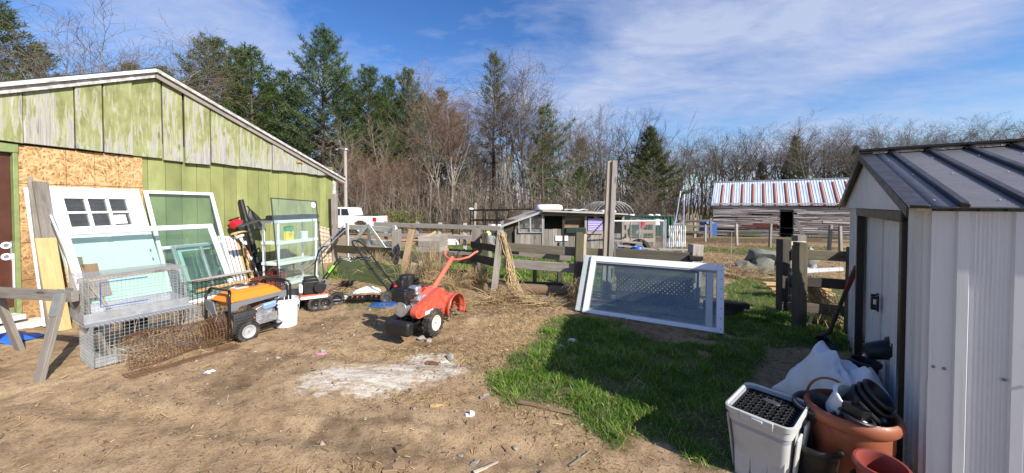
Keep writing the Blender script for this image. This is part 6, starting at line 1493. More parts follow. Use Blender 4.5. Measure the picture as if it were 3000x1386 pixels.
# ------------------------------------------------------------------ shaded gate and fence by the metal shed
g = thing('gate_stile', 'heavy dark gate end hanging beside the shaded fence post', 'gate', (3.50, 4.60, 0))
m = MB(); m.box((0, 0, .60), (.105, .11, .92), jit=.006); m.build('stile', M['black_wood'], g, bevel=.008)  # shade on the front is put into the near black wood
m = MB(); m.box((.072, .02, .60), (.035, .1, .88), jit=.005); m.build('sunlit_side', M['pale_wood'], g, bevel=.005)  # pale strip added as the sunlit side of the stile
for z in (.86, .50):
    m = MB(); m.box((.07, -.05, z), (.05, .05, .12)); m.build('hinge', M['black_paint'], g)
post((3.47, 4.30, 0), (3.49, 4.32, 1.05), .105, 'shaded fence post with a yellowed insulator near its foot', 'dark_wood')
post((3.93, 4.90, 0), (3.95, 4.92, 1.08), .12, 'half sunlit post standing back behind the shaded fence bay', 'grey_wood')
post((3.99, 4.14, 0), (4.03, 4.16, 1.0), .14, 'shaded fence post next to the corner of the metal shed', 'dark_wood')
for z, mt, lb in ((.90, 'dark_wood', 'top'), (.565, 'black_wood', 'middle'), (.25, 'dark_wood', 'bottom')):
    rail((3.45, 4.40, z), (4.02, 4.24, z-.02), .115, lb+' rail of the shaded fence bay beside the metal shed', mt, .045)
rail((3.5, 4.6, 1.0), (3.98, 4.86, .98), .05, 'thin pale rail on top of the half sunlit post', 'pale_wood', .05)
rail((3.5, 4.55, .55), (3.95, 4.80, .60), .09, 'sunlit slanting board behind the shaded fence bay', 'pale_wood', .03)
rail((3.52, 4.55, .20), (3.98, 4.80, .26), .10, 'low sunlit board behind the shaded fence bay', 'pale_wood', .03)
m = MB(); box_wires(m, .62, .001, .55, .10, .0013, 'F'); solo(m, 'wire_fence', M['galv_wire'], 'sagging wire netting stapled behind the shaded fence bay', 'wire netting', axes((3.46, 4.45, .28), (.57, -.16, 0)))
m = MB(); m.lathe([(0, 0), (.03, 0), (.03, .015), (.017, .02), (.015, .12), (.03, .125), (.03, .14), (0, .14)], 14, TR((0, 0, 0), 0, 6, 8)); solo(m, 'insulator', M['yellow_ins'], 'yellowed fence insulator hanging on the shaded post', 'insulator', (3.53, 4.22, .08))
for k in range(3):
    m = MB(); m.box((0, 0, 0), (.9, .14, .03), jit=.004); solo(m, 'board', M['yellow_wood'], ('topmost', 'middle', 'lowest')[k]+' of the fresh boards stacked on the grass behind the shaded fence', 'board', axes((4.55+.05*k, 5.75-.03*k, .22-.07*k), (1, -.12+.05*k, 0)), 'fresh boards stacked behind the shaded fence')
hank('dry_vines', 'brown dry vines caught in the bottom of the shaded fence bay', [(3.75, 4.5, .50), (3.85, 4.48, .32), (3.9, 4.42, .18), (3.92, 4.35, .02)], 150, (.05, .10, .12, .14), 9)
m = MB(); m.box((0, 0, 0), (.55, .06, .05), jit=.004); m.box((.28, 0, .02), (.1, .12, .09), jit=.004); solo(m, 'white_tool', M['white_plastic'], 'white plastic pipe end lying on the brush behind the shaded fence', 'pipe', axes((5.15, 5.9, .42), (-.95, .2, -.1)))

# ------------------------------------------------------------------ metal shed; frame: x along its length, y across its front (near corner to far corner), z up
SX = Vector((.789, -.612, 0)); SH_M = axes(SHED_N, SX)
SWD, SLN, SHT, SPK = 2.77, 2.5, 1.47, 1.895
sh = thing('metal_shed', 'white ribbed metal garden shed with a dark brown steel roof', 'shed', SH_M)
def ribbed(mb, prof, z0, z1, plane='x', c=0.):
    """prof: list of (along, out); sheet from z0 to z1"""
    b = len(mb.v); o = mb._id()
    for z in (z0, z1):
        for a, d in prof: mb.v.append((a, c-d, z) if plane == 'x' else (c-d, a, z))
    n = len(prof)
    for i in range(n-1): mb.face((b+i, b+i+1, b+n+i+1, b+n+i) if plane == 'x' else (b+i+1, b+i, b+n+i, b+n+i+1), [(z0, o+prof[i][0]), (z0, o+prof[i+1][0]), (z1, o+prof[i+1][0]), (z1, o+prof[i][0])])
def fineprof(a0, a1, ribs, fine=True, rw=.034, rh=.016, amp=.0016, wl=.0125):
    pr = []; a = a0
    def ripple(p, q):
        if not fine or q-p < .03: return [(p, 0), (q, 0)]
        k = int((q-p-.02)/(wl/4)); return [(p, 0)]+[(p+.01+i*wl/4, amp*math.sin(i*math.pi/2)) for i in range(k+1)]+[(q, 0)]
    for r_ in ribs:
        pr += ripple(a, r_-rw/2-.006); pr += [(r_-rw/2, rh), (r_+rw/2, rh)]; a = r_+rw/2+.006
    pr += ripple(a, a1); return pr
m = MB(); ribbed(m, [(.0, .004), (.012, .004), (.014, 0), (.062, 0), (.066, 0)]+fineprof(.068, SLN, [.095+.158*k for k in range(15)]), .03, SHT, 'x', 0); m.build('side_wall', M['shed_white'], sh, smooth=30)
m = MB(); ribbed(m, fineprof(0, SLN, [.1+.158*k for k in range(15)], False), .03, SHT, 'x', SWD); m.build('side_wall', M['shed_white'], sh, smooth=30)
m = MB(); ribbed(m, [(0, 0), (SWD, 0)], .03, SHT, 'y', SLN); m.build('rear_wall', M['shed_white'], sh)
for (a, b, rb) in ((.0, .40, [.06, .17, .20, .33]), (2.05, SWD, [2.12, 2.3, 2.33, 2.5, 2.70])):
    m = MB(); ribbed(m, fineprof(a, b, rb, False, .022, .013), .03, SHT, 'y', 0); m.build('front_panel', M['shed_white'], sh, smooth=30)
for k, (a, b) in enumerate(((.42, 1.31), (1.30, 2.03))):
    m = MB(); ribbed(m, fineprof(a, b, [a+.1+.145*i for i in range(int((b-a-.1)/.145))], True, .03, .010), .05, SHT-.06, 'y', .035+.012*k); d = m.build('door', M['shed_white'], sh, smooth=30)
    m = MB()
    for y in (a+.012, b-.012): m.box((.03+.012*k, y, .75), (.012, .03, 1.38))
    m.build('door_edge', M['shed_white'], d)
    y = (b-.05) if k == 0 else (a+.06)
    m = MB(); m.box((.006+.012*k, y, .76), (.012, .032, .12)); m.box((-.012+.012*k, y, .80), (.03, .02, .02)); m.box((-.012+.012*k, y, .72), (.03, .02, .02)); m.box((-.026+.012*k, y, .76), (.012, .022, .1)); m.build('door_handle', M['black_paint'], d, bevel=.003)
m = MB(); m.box((-.006, .40, .72), (.05, .06, 1.42)); m.box((-.006, 2.045, .72), (.05, .05, 1.42)); m.box((-.008, 1.22, SHT-.035), (.055, 1.70, .065)); m.box((.01, 1.22, .03), (.06, 1.62, .05)); m.build('door_frame', M['shed_trim'], sh, bevel=.004)
for k in range(0, 9):
    m = MB(); m.lathe([(0, .004), (.006, .003), (.0075, 0)], 8, TR((.016 if k % 3 else .05, -.002, .74-.0*k), 0, 90) if k < 2 else TR((.10+.06*k, -.018 if k % 2 else -.004, .74), 0, 90)); m.build('screw_head', M['mid_grey'], sh)
# gable, roof
yr = SWD*.515; ov = .06
def rz(y): return SPK-(SPK-SHT-.015)*((yr-y)/(yr+ov) if y < yr else (y-yr)/(SWD+ov-yr))
m = MB(); m.prism([(.0-ov*.6, SHT+.02), (SWD+ov*.6, SHT+.02), (yr, SPK-.01)], .006, Matrix.Translation((-.045, 0, 0)) @ Matrix.Rotation(R(90), 4, 'Z') ); m.build('gable', M['shed_white'], sh)
m = MB(); m.box((-.022, SWD/2, SHT+.012), (.05, SWD-.02, .025)); m.build('gable_sill', M['shed_white'], sh)
for ya in (-ov, SWD+ov):
    m = MB(); d_ = Vector((0, ya-yr, rz(ya)-SPK)); L = d_.length; d_.normalize(); nn = Vector((0, -d_.z, d_.y)) if d_.y > 0 else Vector((0, d_.z, -d_.y))
    def f(a, b, d_=d_, L=L, nn=nn):
        return Vector((-.03+a*(SLN+.06), yr, SPK))+d_*(L*b)+nn*(.0012*math.sin(b*L/.02*2*math.pi/2)+.003*math.sin(a*23)*b*b)
    nb = 90 if ya < 0 else 4
    m.grid(f, 24, nb); m.build('roof_panel', M['shed_roof'], sh, solid=.006, smooth=50)
    for k in range(14):
        x = .085+.187*k; p0 = Vector((x, yr, SPK+.012))+d_*.02; p1 = Vector((x, yr, SPK+.012))+d_*(L+.004)
        q = MB(); q.bar(p0, p1, .034, .027, nn); q.build('roof_rib', M['shed_trim'], sh, bevel=.006)
    q = MB(); q.bar(Vector((-.055, yr, SPK+.008)), Vector((-.055, yr, SPK+.008))+d_*(L+.01), .075, .016, nn); q.bar(Vector((-.09, yr, SPK-.012)), Vector((-.09, yr, SPK-.012))+d_*(L+.02), .010, .055, nn); q.build('edge_trim', M['shed_trim'], sh, bevel=.004)
m = MB(); m.bar((-.1, yr, SPK+.03), (SLN+.05, yr, SPK+.03), .11, .022); m.build('ridge_cap', M['shed_trim'], sh, bevel=.006)
m = MB(); rs = random.Random(8)
for k in range(13):
    for b in (.22, .55, .93):
        x = .03+.187*k+rs.uniform(-.02, .02); y = yr+(-ov-yr)*b; m.lathe([(0, .004), (.004, .003), (.0055, 0)], 8, TR((x, y, rz(y)+.008), 0, 16))
m.build('roof_bolts', M['white_grey'], sh)
m = MB(); m.box((SLN/2, SWD/2, .02), (SLN-.02, SWD-.02, .04)); m.build('floor', M['mid_grey'], sh)
# ------------------------------------------------------------------ shovel
m = MB(); T_ = Vector((3.28, 3.42, .86)); B_ = Vector((3.345, 3.74, .16)); s_ = thing('shovel', 'long shovel with a dark red handle leaning on the white shed', 'shovel', (3.34, 3.78, 0))
o_ = Vector((3.34, 3.78, 0))
m.tube([T_-o_, T_.lerp(B_, .4)-o_, B_-o_, Vector((3.30, 3.84, .07))-o_], [.019, .018, .02, .024], 10); m.build('handle', M['handle_dark'], s_)
m = MB(); m.tube([T_-o_+Vector((.0, -.03, .05)), T_.lerp(B_, .30)-o_], [.023, .02], 10); m.build('grip', M['handle_red'], s_)
m = MB(); m.grid(lambda a, b: Vector((3.30-.05*a, 3.84-.24*a, .065-.045*a))-o_+Vector((.16, -.03, 0))*(b-.5)*(1-.55*a*a)+Vector((0, 0, .05*(2*abs(b-.5))**2*(1-a*.5))), 8, 8); m.build('blade', M['black_paint'], s_, solid=.004)
# ------------------------------------------------------------------ grey tote full of black plug trays
def rrect(hx, hy, r, z, n=5):
    P_ = []
    for cx, cy, a0 in ((hx-r, hy-r, 0), (-hx+r, hy-r, 90), (-hx+r, -hy+r, 180), (hx-r, -hy+r, 270)):
        for k in range(n+1): a = R(a0+90*k/n); P_.append(Vector((cx+r*math.cos(a), cy+r*math.sin(a), z)))
    return P_
def loft(m, rings, close=True):
    n = len(rings[0]); b = len(m.v)
    for rg in rings: m.v += [tuple(p) for p in rg]
    for i in range(len(rings)-1):
        for k in range(n): m.face((b+i*n+k, b+i*n+(k+1) % n, b+(i+1)*n+(k+1) % n, b+(i+1)*n+k))
    if close: m.face([b+k for k in reversed(range(n))])
TX = Vector((.637, -.771, 0)); TO = axes((1.445, 1.995, gzs(1.435, 1.985)), TX) @ Matrix.Rotation(R(2), 4, 'X') @ Matrix.Scale(.96, 4)
t = thing('storage_tote', 'pale grey plastic tote filled with black plug trays', 'tote', TO)
m = MB(); hx, hy, H_ = .155, .185, .405
def q_(k): return .78+.19*k
loft(m, [rrect(hx*q_(0), hy*q_(0), .04, 0), rrect(hx*q_(.05), hy*q_(.05), .04, .01), rrect(hx*q_(.8), hy*q_(.8), .04, .325), rrect(hx*.985, hy*.985, .042, .328), rrect(hx*1.0, hy*1.0, .042, .375), rrect(hx*1.07, hy*1.06, .046, .378), rrect(hx*1.08, hy*1.07, .046, .405), rrect(hx*1.02, hy*1.015, .044, .408), rrect(hx*.96, hy*.965, .04, .395), rrect(hx*.93, hy*.94, .04, .33)], True)
m.build('body', M['tote'], t, smooth=50)
m = MB(); loft(m, [rrect(hx*.955, hy*.96, .04, .40), rrect(hx*.93, hy*.94, .04, .30)], False); m.build('liner', M['tote_in'], t)
for sx in (-.55, .0, .55):
    m = MB(); m.prism([(-.036, .004), (.036, .004), (.05, .33), (-.05, .33)], .012, TR((sx*hx*.95, -hy*.885, 0), 0, -5.5)); m.build('side_rib', M['tote'], t, bevel=.008)
for sy in (-.45, .45):
    for sx in (-1, 1):
        m = MB(); m.prism([(-.035, .004), (.035, .004), (.045, .33), (-.045, .33)], .012, Matrix.Translation((sx*hx*.885, sy*hy, 0)) @ Matrix.Rotation(R(sx*5.5), 4, 'Y') @ Matrix.Rotation(R(90), 4, 'Z')); m.build('side_rib', M['tote'], t, bevel=.008)
m = MB(); m.box((0, -hy*1.075, .385), (.16, .014, .045)); m.box((.005, -hy*1.13, .392), (.055, .012, .014)); m.build('latch', M['tote'], t, bevel=.004)
m = MB(); hx2, hy2 = hx*.88, hy*.9
k = -hx2
for i in range(9): m.box((-hx2+2*hx2*i/8, 0, .372), (.006, 2*hy2, .018))
for i in range(11): m.box((0, -hy2+2*hy2*i/10, .372), (2*hx2, .006, .018))
for i in range(6):
    for j in range(5):
        x0, y0 = -hx2*.7+i*hx2*.25, -hy2*.75+j*hy2*.26+(.5*hy2*.26 if i % 2 else 0)
        pts = [Vector((x0+.021*math.cos(a), y0+.024*math.sin(a), .386)) for a in np.linspace(0, 2*math.pi, 7)]
        m.tube(pts, .0028, 4)
m.box((0, 0, .345), (2*hx2, 2*hy2, .006)); solo(m, 'plug_tray', M['matte_black'], 'black plug tray lying on top inside the grey tote', 'seed tray', TO.copy() @ Matrix.Rotation(R(0), 4, 'X'))
m = MB(); m.lathe([(0, .006), (.022, .006), (.026, 0)], 20, Matrix.Translation((.0, .07, .384)) @ Matrix.Diagonal((1.9, 1, 1, 1))); solo(m, 'tray_tag', M['dark_grey'], 'oval dark plate in the middle of the plug tray in the tote', 'plate', TO.copy())
# ------------------------------------------------------------------ pots
def pot(m, r, h, br=None, rim=.02, wall=.008, n=32, lip=.012, M_=None):
    br = br or r*.72; z1 = h-rim*1.6
    m.lathe([(0, 0), (br, 0), (br+.004, .006), (br+(r-br)*.72, z1*.72), (r-.004, z1), (r+lip*.7, z1+.003), (r+lip, z1+rim*.6), (r+lip, h-.008), (r+lip*.5, h), (r-.004, h), (r-wall, h-.012), (r-wall-.004, z1), (br-wall+.002, .012), (0, .012)], n, M_); return m
PC = Vector((1.825, 1.905, 0)); g0 = gzs(1.82, 1.9)
P_ = thing('flower_pot', 'very large terracotta coloured pot holding several smaller pots', 'pot', Matrix.Translation((PC.x, PC.y, g0)) @ Matrix.Diagonal((.82, .82, 1, 1)))
m = MB(); m.lathe([(0, 0), (.165, 0), (.17, .01), (.205, .24), (.208, .245), (.210, .33), (.222, .335), (.238, .35), (.246, .375), (.240, .398), (.226, .408), (.210, .402), (.202, .38), (.198, .33), (.16, .03), (0, .03)], 48); m.build('pot_body', M['terracotta'], P_, smooth=50)
m = MB(); m.grid(lambda a, b: Vector((math.cos(a*math.pi)*.125, (b-.5)*.045, .375+math.sin(a*math.pi)*.125)), 22, 2); q = m.build('hoop_handle', M['terracotta'], P_, solid=.012, bevel=.003); q.matrix_local = Matrix.Translation((-.075, .085, .005)) @ Matrix.Rotation(R(-48), 4, 'Z') @ Matrix.Rotation(R(-14), 4, 'X')
m = MB(); m.lathe([(0, .30), (.19, .30)], 24); m.build('soil', M['soil'], P_)
def free_pot(loc, r, h, mat, label, rx=0, ry=0, yaw=0, n=32, name='plant_pot', **kw):
    m = MB(); pot(m, r, h, n=n, **kw); return solo(m, name, M[mat], label, 'pot', TR(loc, yaw, rx, ry), smooth=50)
free_pot((1.80, 1.93, g0+.335), .112, .13, 'white_plastic', 'white round pot lying tilted inside the very large terracotta pot', 24, 28, -20, rim=.012)
for k in range(3):
    e = Vector((.030, -.004, .045))*k
    free_pot(Vector((1.845, 1.915, g0+.375))+e*.6, .094-.011*k, .105, 'black_plastic', ('outermost', 'middle', 'innermost')[k]+' of the nested black pots tipped over the white pot', 20, 42, -24, rim=.012)
free_pot((1.735, 1.80, g0+.34), .062, .085, 'black_plastic', 'small pale rimmed black pot at the near side inside the terracotta pot', 4, 12, 0, rim=.006)
m = MB()
for a in range(4):
    Q = Matrix.Rotation(a*math.pi/2, 4, 'Z'); s0 = len(m.v); m.bar((0, -.028, 0), (0, -.042, .085), .085, .003, (0, 1, 0)); m.xform(Q, s0)
m.box((0, 0, .002), (.058, .058, .004)); solo(m, 'square_pot', M['black_plastic'], 'small square black pot standing in the small round pot', 'pot', TR((1.735, 1.805, g0+.385), 22, 10, 14))
free_pot((1.70, 1.98, g0+.31), .09, .09, 'dark_grey', 'grey green pot lying low inside the terracotta pot', 8, -10, 0, rim=.012)
free_pot((1.73, 1.89, g0+.30), .042, .07, 'pink', 'small magenta pot inside the terracotta pot', 40, -30, 0, rim=.006)
free_pot((1.872, 1.835, g0+.30), .058, .075, 'brick_red', 'small rusty red pot wedged beside the shed wall in the terracotta pot', 6, 10, 0, rim=.008)
free_pot((1.615, 1.885, gzs(1.61, 1.88)), .108, .235, 'black_plastic', 'black nursery pot standing on the ground between the tote and the terracotta pot', 0, 0, 0)
free_pot((1.705, 1.63, gzs(1.7, 1.62)+.085), .090, .225, 'brick_red', 'brick red pot standing nearest the shed corner in front of the terracotta pot', 3, -2, 0)
free_pot((1.705, 1.63, gzs(1.7, 1.62)), .090, .21, 'black_plastic', 'black pot that the brick red pot is stacked in', 0, 0, 0)
for k, (z, r, h) in enumerate(((0, .082, .26), (.16, .078, .24))):
    free_pot((2.50+.005*k, 2.535-.005*k, gzs(2.5, 2.5)+z), r, h, 'black_plastic', ('lower', 'upper')[k]+' black nursery pot in the stack before the shed door', 2*k, 3-2*k, 0)
free_pot((2.495, 2.50, gzs(2.5, 2.5)+.47), .07, .16, 'black_plastic', 'black pot lying on its side on top of the stack before the shed door', 72, 0, 60)
free_pot((2.62, 2.78, gzs(2.6, 2.8)), .12, .25, 'black_plastic', 'black nursery pot with a wire bail behind the white bag by the shed door', 0, 4, 0)
m = MB(); m.tube([(2.62+.125*math.cos(a), 2.78+.125*math.sin(a), .26+.0*a-.05*math.sin(a-.3)) for a in np.linspace(.6, -2.4, 10)], .003, 6); solo(m, 'bail_wire', M['galv_wire'], 'thin wire bail hanging over the pot by the shed door', 'wire')
# white feed bag draped over a black tub
def bagfn(a, b):
    x = (a-.5)*.78; y = (b-.5)*.34
    e = max(0., math.sin(math.pi*min(1, max(0, a*.95+.03))))**.5*max(0., math.sin(math.pi*b))**.55
    crest = .40*e*(1-.35*abs(a-.38))+.09*math.exp(-((a-.30)/.07)**2-((b-.5)/.2)**2)+.10*math.exp(-((a-.72)/.05)**2-((b-.55)/.16)**2)
    q = a*2.6+b*1.7+.35*math.sin(b*7+a*4); w1 = abs((q % 1)-.5)*2            # sharp folds running down from the crest
    q2 = a*4.9-b*3.1+.4*math.sin(a*9); w2 = abs((q2 % 1)-.5)*2
    n_ = float(fbm(np.array([a*9.]), np.array([b*7.]), 5, 3)[0])-.5
    f = (-.050*w1**1.5-.028*w2+.075*n_)*e
    return Vector((x+.04*math.sin(b*7)+.03*n_, y-.10*e*(w1-.4)*.5-.05*e*math.cos(b*3.14), max(.006, .012+crest+f)))
BGM = axes((2.33, 2.50, gzs(2.2, 2.5)), (.16, -.987, 0)) @ Matrix.Diagonal((1.02, .95, 1.12, 1))
m = MB(); m.grid(bagfn, 70, 50); solo(m, 'feed_bag', M['bag_white'], 'white woven plastic bag slumped over a tub by the shed', 'bag', BGM, smooth=50, solid=.003)
m = MB(); m.lathe([(0, .01), (.17, .01), (.20, .20), (.215, .2), (.215, .22), (.19, .22), (.165, .03), (0, .03)], 26); solo(m, 'rubber_tub', M['black_plastic'], 'black tub under the white woven bag', 'tub', BGM @ Matrix.Translation((-.05, .02, .01)) @ Matrix.Diagonal((.62, .62, .9, 1)))

# ------------------------------------------------------------------ white pickup beyond the fences
def gat(u, Y): x = (u-1500)/F*Y; return Vector((x, Y, gzs(x, Y)))
tk = gat(1136, 26.5); tk.z += .16; TK = axes(tk, (-1, .12, 0))      # x from tailgate towards the cab
g = thing('pickup_truck', 'white pickup truck parked beyond the fences at the wood edge', 'pickup', TK)
m = MB()
sec = [(0, .55), (0, 1.20), (.05, 1.25), (1.75, 1.25), (1.85, 1.26), (3.6, 1.22), (5.3, 1.12), (5.55, .95), (5.6, .5), (4.95, .45), (4.9, .75), (4.6, .92), (4.2, .92), (3.95, .75), (3.9, .42), (1.65, .42), (1.6, .75), (1.3, .92), (.95, .92), (.65, .75), (.6, .5)]
m.prism(sec, 1.85, TR((0, .95, 0))); m.build('body', M['car_white'], g, bevel=.05)
m = MB(); m.prism([(1.80, 1.24), (1.98, 1.80), (2.15, 1.86), (3.25, 1.86), (3.9, 1.24)], 1.62, TR((0, .95, 0))); m.build('cab', M['car_white'], g, bevel=.06)
for y in (.125, 1.775):
    m = MB(); m.prism([(1.98, 1.30), (2.10, 1.74), (2.55, 1.76), (2.55, 1.30)], .02, TR((0, y, 0))); m.prism([(2.65, 1.30), (2.65, 1.76), (3.2, 1.75), (3.65, 1.30)], .02, TR((0, y, 0))); m.build('side_window', M['car_glass'], g)
m = MB(); m.box((.95, .95, 1.262), (1.8, 1.7, .03)); m.build('bed_cover', M['black_plastic'], g)
for y in (.05, 1.85):
    m = MB(); m.box((.06, y, 1.02), (.24, .12, .28)); m.build('tail_light', M['tail_red'], g, bevel=.03)
m = MB(); m.box((-.06, .95, .62), (.14, 1.7, .2)); m.build('bumper', M['galv'], g, bevel=.03)
m = MB(); m.box((1.78, .018, .95), (.012, .01, .6)); m.box((2.62, .018, .95), (.012, .01, .6)); m.build('door_seam', M['dark_grey'], g)
m = MB(); m.lathe([(0, 0), (.09, 0), (.1, .008)], 16, TR((1.5, .02, 1.02), 0, 90)); m.build('fuel_door', M['white'], g)
m = MB(); m.box((2.5, .015, 1.15), (.2, .03, .05)); m.build('door_handle', M['mid_grey'], g)
for x in (1.12, 4.4):
    for y in (.1, 1.8): wheel(g, 'wheel', (x, y, .38), .38, .25, 0 if y < 1 else 180, 'galv', .62, 24)
g['label'] = 'white pickup truck parked between the barn corner and the thicket'
# utility pole with a lamp arm
p = gat(1013, 27.5); g = thing('utility_pole', 'pale utility pole with a small lamp arm behind the white pickup', 'pole', p)
m = MB(); m.tube([(0, 0, -.3), (0, 0, 6.5)], [.14, .11], 10); m.build('pole', M['silver_wood'], g)
m = MB(); m.tube([(0, 0, 6.4), (-.25, 0, 6.6), (-.6, 0, 6.55)], .035, 8); m.lathe([(0, .15), (.13, .12), (.17, 0), (0, -.03)], 12, TR((.05, 0, 6.45))); m.lathe([(0, .06), (.12, .03), (.1, -.06), (0, -.08)], 12, TR((-.65, 0, 6.5))); m.build('lamp_arm', M['galv'], g)
m = MB(); m.tube([(0, .13, 4.4), (0, -.13, 4.4)], .07, 6); m.build('pole_bracket', M['dark_grey'], g)
# ------------------------------------------------------------------ black trailer frame with a teal boat hull behind
tb = gat(1378, 14.5); g = thing('trailer_frame', 'black steel trailer frame standing behind the long silvery fence', 'trailer', axes(tb, (1, 0, 0)))
m = MB()
for z in (.42, .75, 1.08, 1.50):
    m.tube([(0, 0, z), (1.55, .0, z)], .025, 6); m.tube([(0, 1.2, z), (1.55, 1.2, z)], .025, 6)
for x in (0, .52, 1.04, 1.55):
    for y in (0, 1.2): m.tube([(x, y, .40), (x, y, 1.52)], .025, 6)
for z in (.42, 1.5): m.tube([(0, 0, z), (0, 1.2, z)], .025, 6); m.tube([(1.55, 0, z), (1.55, 1.2, z)], .025, 6)
m.tube([(-.08, 0, 1.52), (2.8, 0, 1.55)], .022, 6); m.build('rack', M['black_paint'], g)
m = MB(); m.box((.78, .6, .38), (1.65, 1.3, .06)); m.build('deck', M['black_wood'], g)
for y in (.0, 1.2): wheel(g, 'wheel', (.8, y, .28), .28, .16, 0 if y < 1 else 180, 'galv', .55, 18)
p = gat(1440, 19); g = thing('boat', 'pale teal boat hull behind the black trailer frame', 'boat', axes(p, (1, .1, 0)))
m = MB(); m.grid(lambda a, b: Vector((1.25*a, .45+.42*math.cos(b*math.pi)*(1-a**4*.8), .78-.40*math.sin(b*math.pi)*(1-a**3*.5))), 14, 12); m.build('hull', M['teal'], g, solid=.02)
m = MB(); m.tube([(1.25*a, .45-.43*(1-a**4*.8), .79) for a in np.linspace(0, 1, 10)], .03, 6); m.tube([(1.25*a, .45+.43*(1-a**4*.8), .79) for a in np.linspace(0, 1, 10)], .03, 6); m.build('gunwale', M['white'], g)
for x in (.25, .9):
    m = MB(); m.box((x, .45, .2), (.1, .6, .5)); m.build('stand', M['black_wood'], g)
p = gat(1325, 17); g = thing('stock_rack', 'small black upright stock panel standing beyond the long fence', 'panel', axes(p, (1, 0, 0)))
m = MB(); m.tube([(0, 0, .45), (0, 0, 1.55), (.33, 0, 1.55), (.33, 0, .45), (0, 0, .45)], .03, 6)
for k in range(1, 5): m.tube([(k*.066, 0, .45), (k*.066, 0, 1.55)], .014, 5)
for x in (0, .33): m.tube([(x, 0, -.1), (x, 0, .5)], .03, 6)
m.build('panel', M['black_paint'], g)
p = gat(1388, 20); post(p, p+Vector((.12, 0, 2.05)), .12, 'leaning pale post with a light cap behind the black trailer frame', 'silver_wood')
m = MB(); m.lathe([(0, .10), (.13, .08), (.16, -.04), (0, -.06)], 10); solo(m, 'post_cap', M['white'], 'pale metal cap box beside the leaning pale post', 'cap', p+Vector((-.15, -.1, 1.68)))
for k, (u, Y, z, mt, lb) in enumerate(((1245, 15, .3, 'dark_grey', 'dark heap of stored gear in the grass beyond the long fence'), (1305, 16, .3, 'white', 'pale covered bundle in the grass beyond the long fence'), (1200, 18, .3, 'brown_wood', 'low brown timber pile beyond the long fence'))):
    p = gat(u, Y); m = MB(); r = random.Random(k)
    for i in range(7): m.box((r.uniform(-.4, .4), r.uniform(-.2, .2), .08+r.uniform(0, .22)), (r.uniform(.3, .8), .12, r.uniform(.06, .16)), Matrix.Rotation(r.uniform(-.3, .3), 3, 'Z'), jit=.02)
    solo(m, 'gear_pile', M[mt], lb, 'pile', p, bevel=.01)
# ------------------------------------------------------------------ grey shack (goat and hen shed)
KO = Vector((-.22, 10.75, gzs(.9, 11)-.02)); KX = Vector((1, .045, 0))
KM = axes(KO, KX)
g = thing('animal_shack', 'low grey board animal shack with a nearly flat roof', 'shack', KM)
KW, KD = 3.30, 2.4
def kx(u, Y=11.): return (u-1500)/F*Y-KO.x
x1, x2, x3, x4 = kx(1508), kx(1590), kx(1765), kx(1822)
xl = kx(1479)
m = MB(); x = x1
while x < x4-.05:
    w_ = rng.uniform(.10, .17); top = .86 if x < kx(1650) else .72
    m.box((x+w_/2, 0, .02+top/2), (w_-.006, .025, top+rng.uniform(-.01, .01)), jit=.002); x += w_
m.build('skirt_boards', M['grey_wood'], g, bevel=.002)
m = MB(); z = .0
while z < 1.0: m.box((xl+(x1-xl)/2, .10, z+.10), (x1-xl+.05, .025, .19), jit=.004); z += .195
m.build('lean_to_wall', M['black_wood'], g, bevel=.002)
for y in (.15, KD):
    m = MB(); m.prism([(xl, .9), (x2, .9), (x2, 1.36), (xl-.02, .94)], .02, TR((0, y, 0))); m.build('lean_to_gable', M['dark_wood'], g)
m = MB(); m.bar((xl-.10, 1.2, .97), (x2+.02, 1.2, 1.42), 2.6, .05); m.build('lean_to_roof', M['silver_wood'], g)
m = MB(); m.box((KW/2+.4, KD, .70), (KW-.6, .03, 1.4)); m.box((x4, KD/2, .6), (.03, KD, 1.25)); m.box((x2-.02, KD/2+.5, .7), (.03, KD-1., 1.3)); m.build('rear_wall', M['dark_wood'], g)
m = MB(); m.box(((x2+x3)/2+.1, KD/2, .03), (x3-x2+.4, KD, .04)); m.build('floor', M['soil'], g)
m = MB(); m.bar((x2-.06, KD/2-.1, 1.43), (x4+.08, KD/2-.1, 1.33), 2.75, .035); m.build('roof', M['silver_wood'], g, bevel=.004)
m = MB(); m.bar((x2, -.03, 1.35), (kx(1722), -.03, 1.33), .04, .13, jit=.004); m.bar((kx(1722), -.02, 1.30), (x4, -.02, 1.27), .04, .07, jit=.004); m.build('roof_beam', M['grey_wood'], g, bevel=.004)
for u, mt in ((1589, 'silver_wood'), (1648, 'black_wood'), (1713, 'grey_wood'), (1822, 'grey_wood')):
    m = MB(); m.box((kx(u), -.015, .67), (.07, .06, 1.32), jit=.003); m.build('corner_post', M[mt], g, bevel=.003)
m = MB(); z = .93
while z < 1.28: m.box((kx(1680), .12, z), (kx(1712)-kx(1650), .02, .055), jit=.003); z += .06
m.build('louvre_boards', M['brown_wood'], g)
m = MB(); m.box((kx(1683), -.06, .84), (.60, .12, .17)); m.build('feed_trough', M['lid_black'], g, bevel=.01)
m = MB(); m.grid(lambda a, b: Vector((kx(1719)+a*(kx(1762)-kx(1719)), -.045-.012*math.sin(b*7*2*math.pi), .83+b*.37)), 2, 84); m.build('corrugated_panel', M['purple'], g, smooth=70)
m = MB(); m.box((kx(1740), -.04, .775), (kx(1764)-kx(1718), .02, .09)); m.build('window_ledge', M['silver_wood'], g)
m = MB(); m.box((kx(1643), -.03, .60), (.385, .02, .15)); m.build('blank_sign', M['paper'], g, bevel=.003)
m = MB(); m.box((kx(1640), -.04, .43), (.10, .07, .13)); m.build('junction_box', M['mid_grey'], g, bevel=.01)
m = MB()
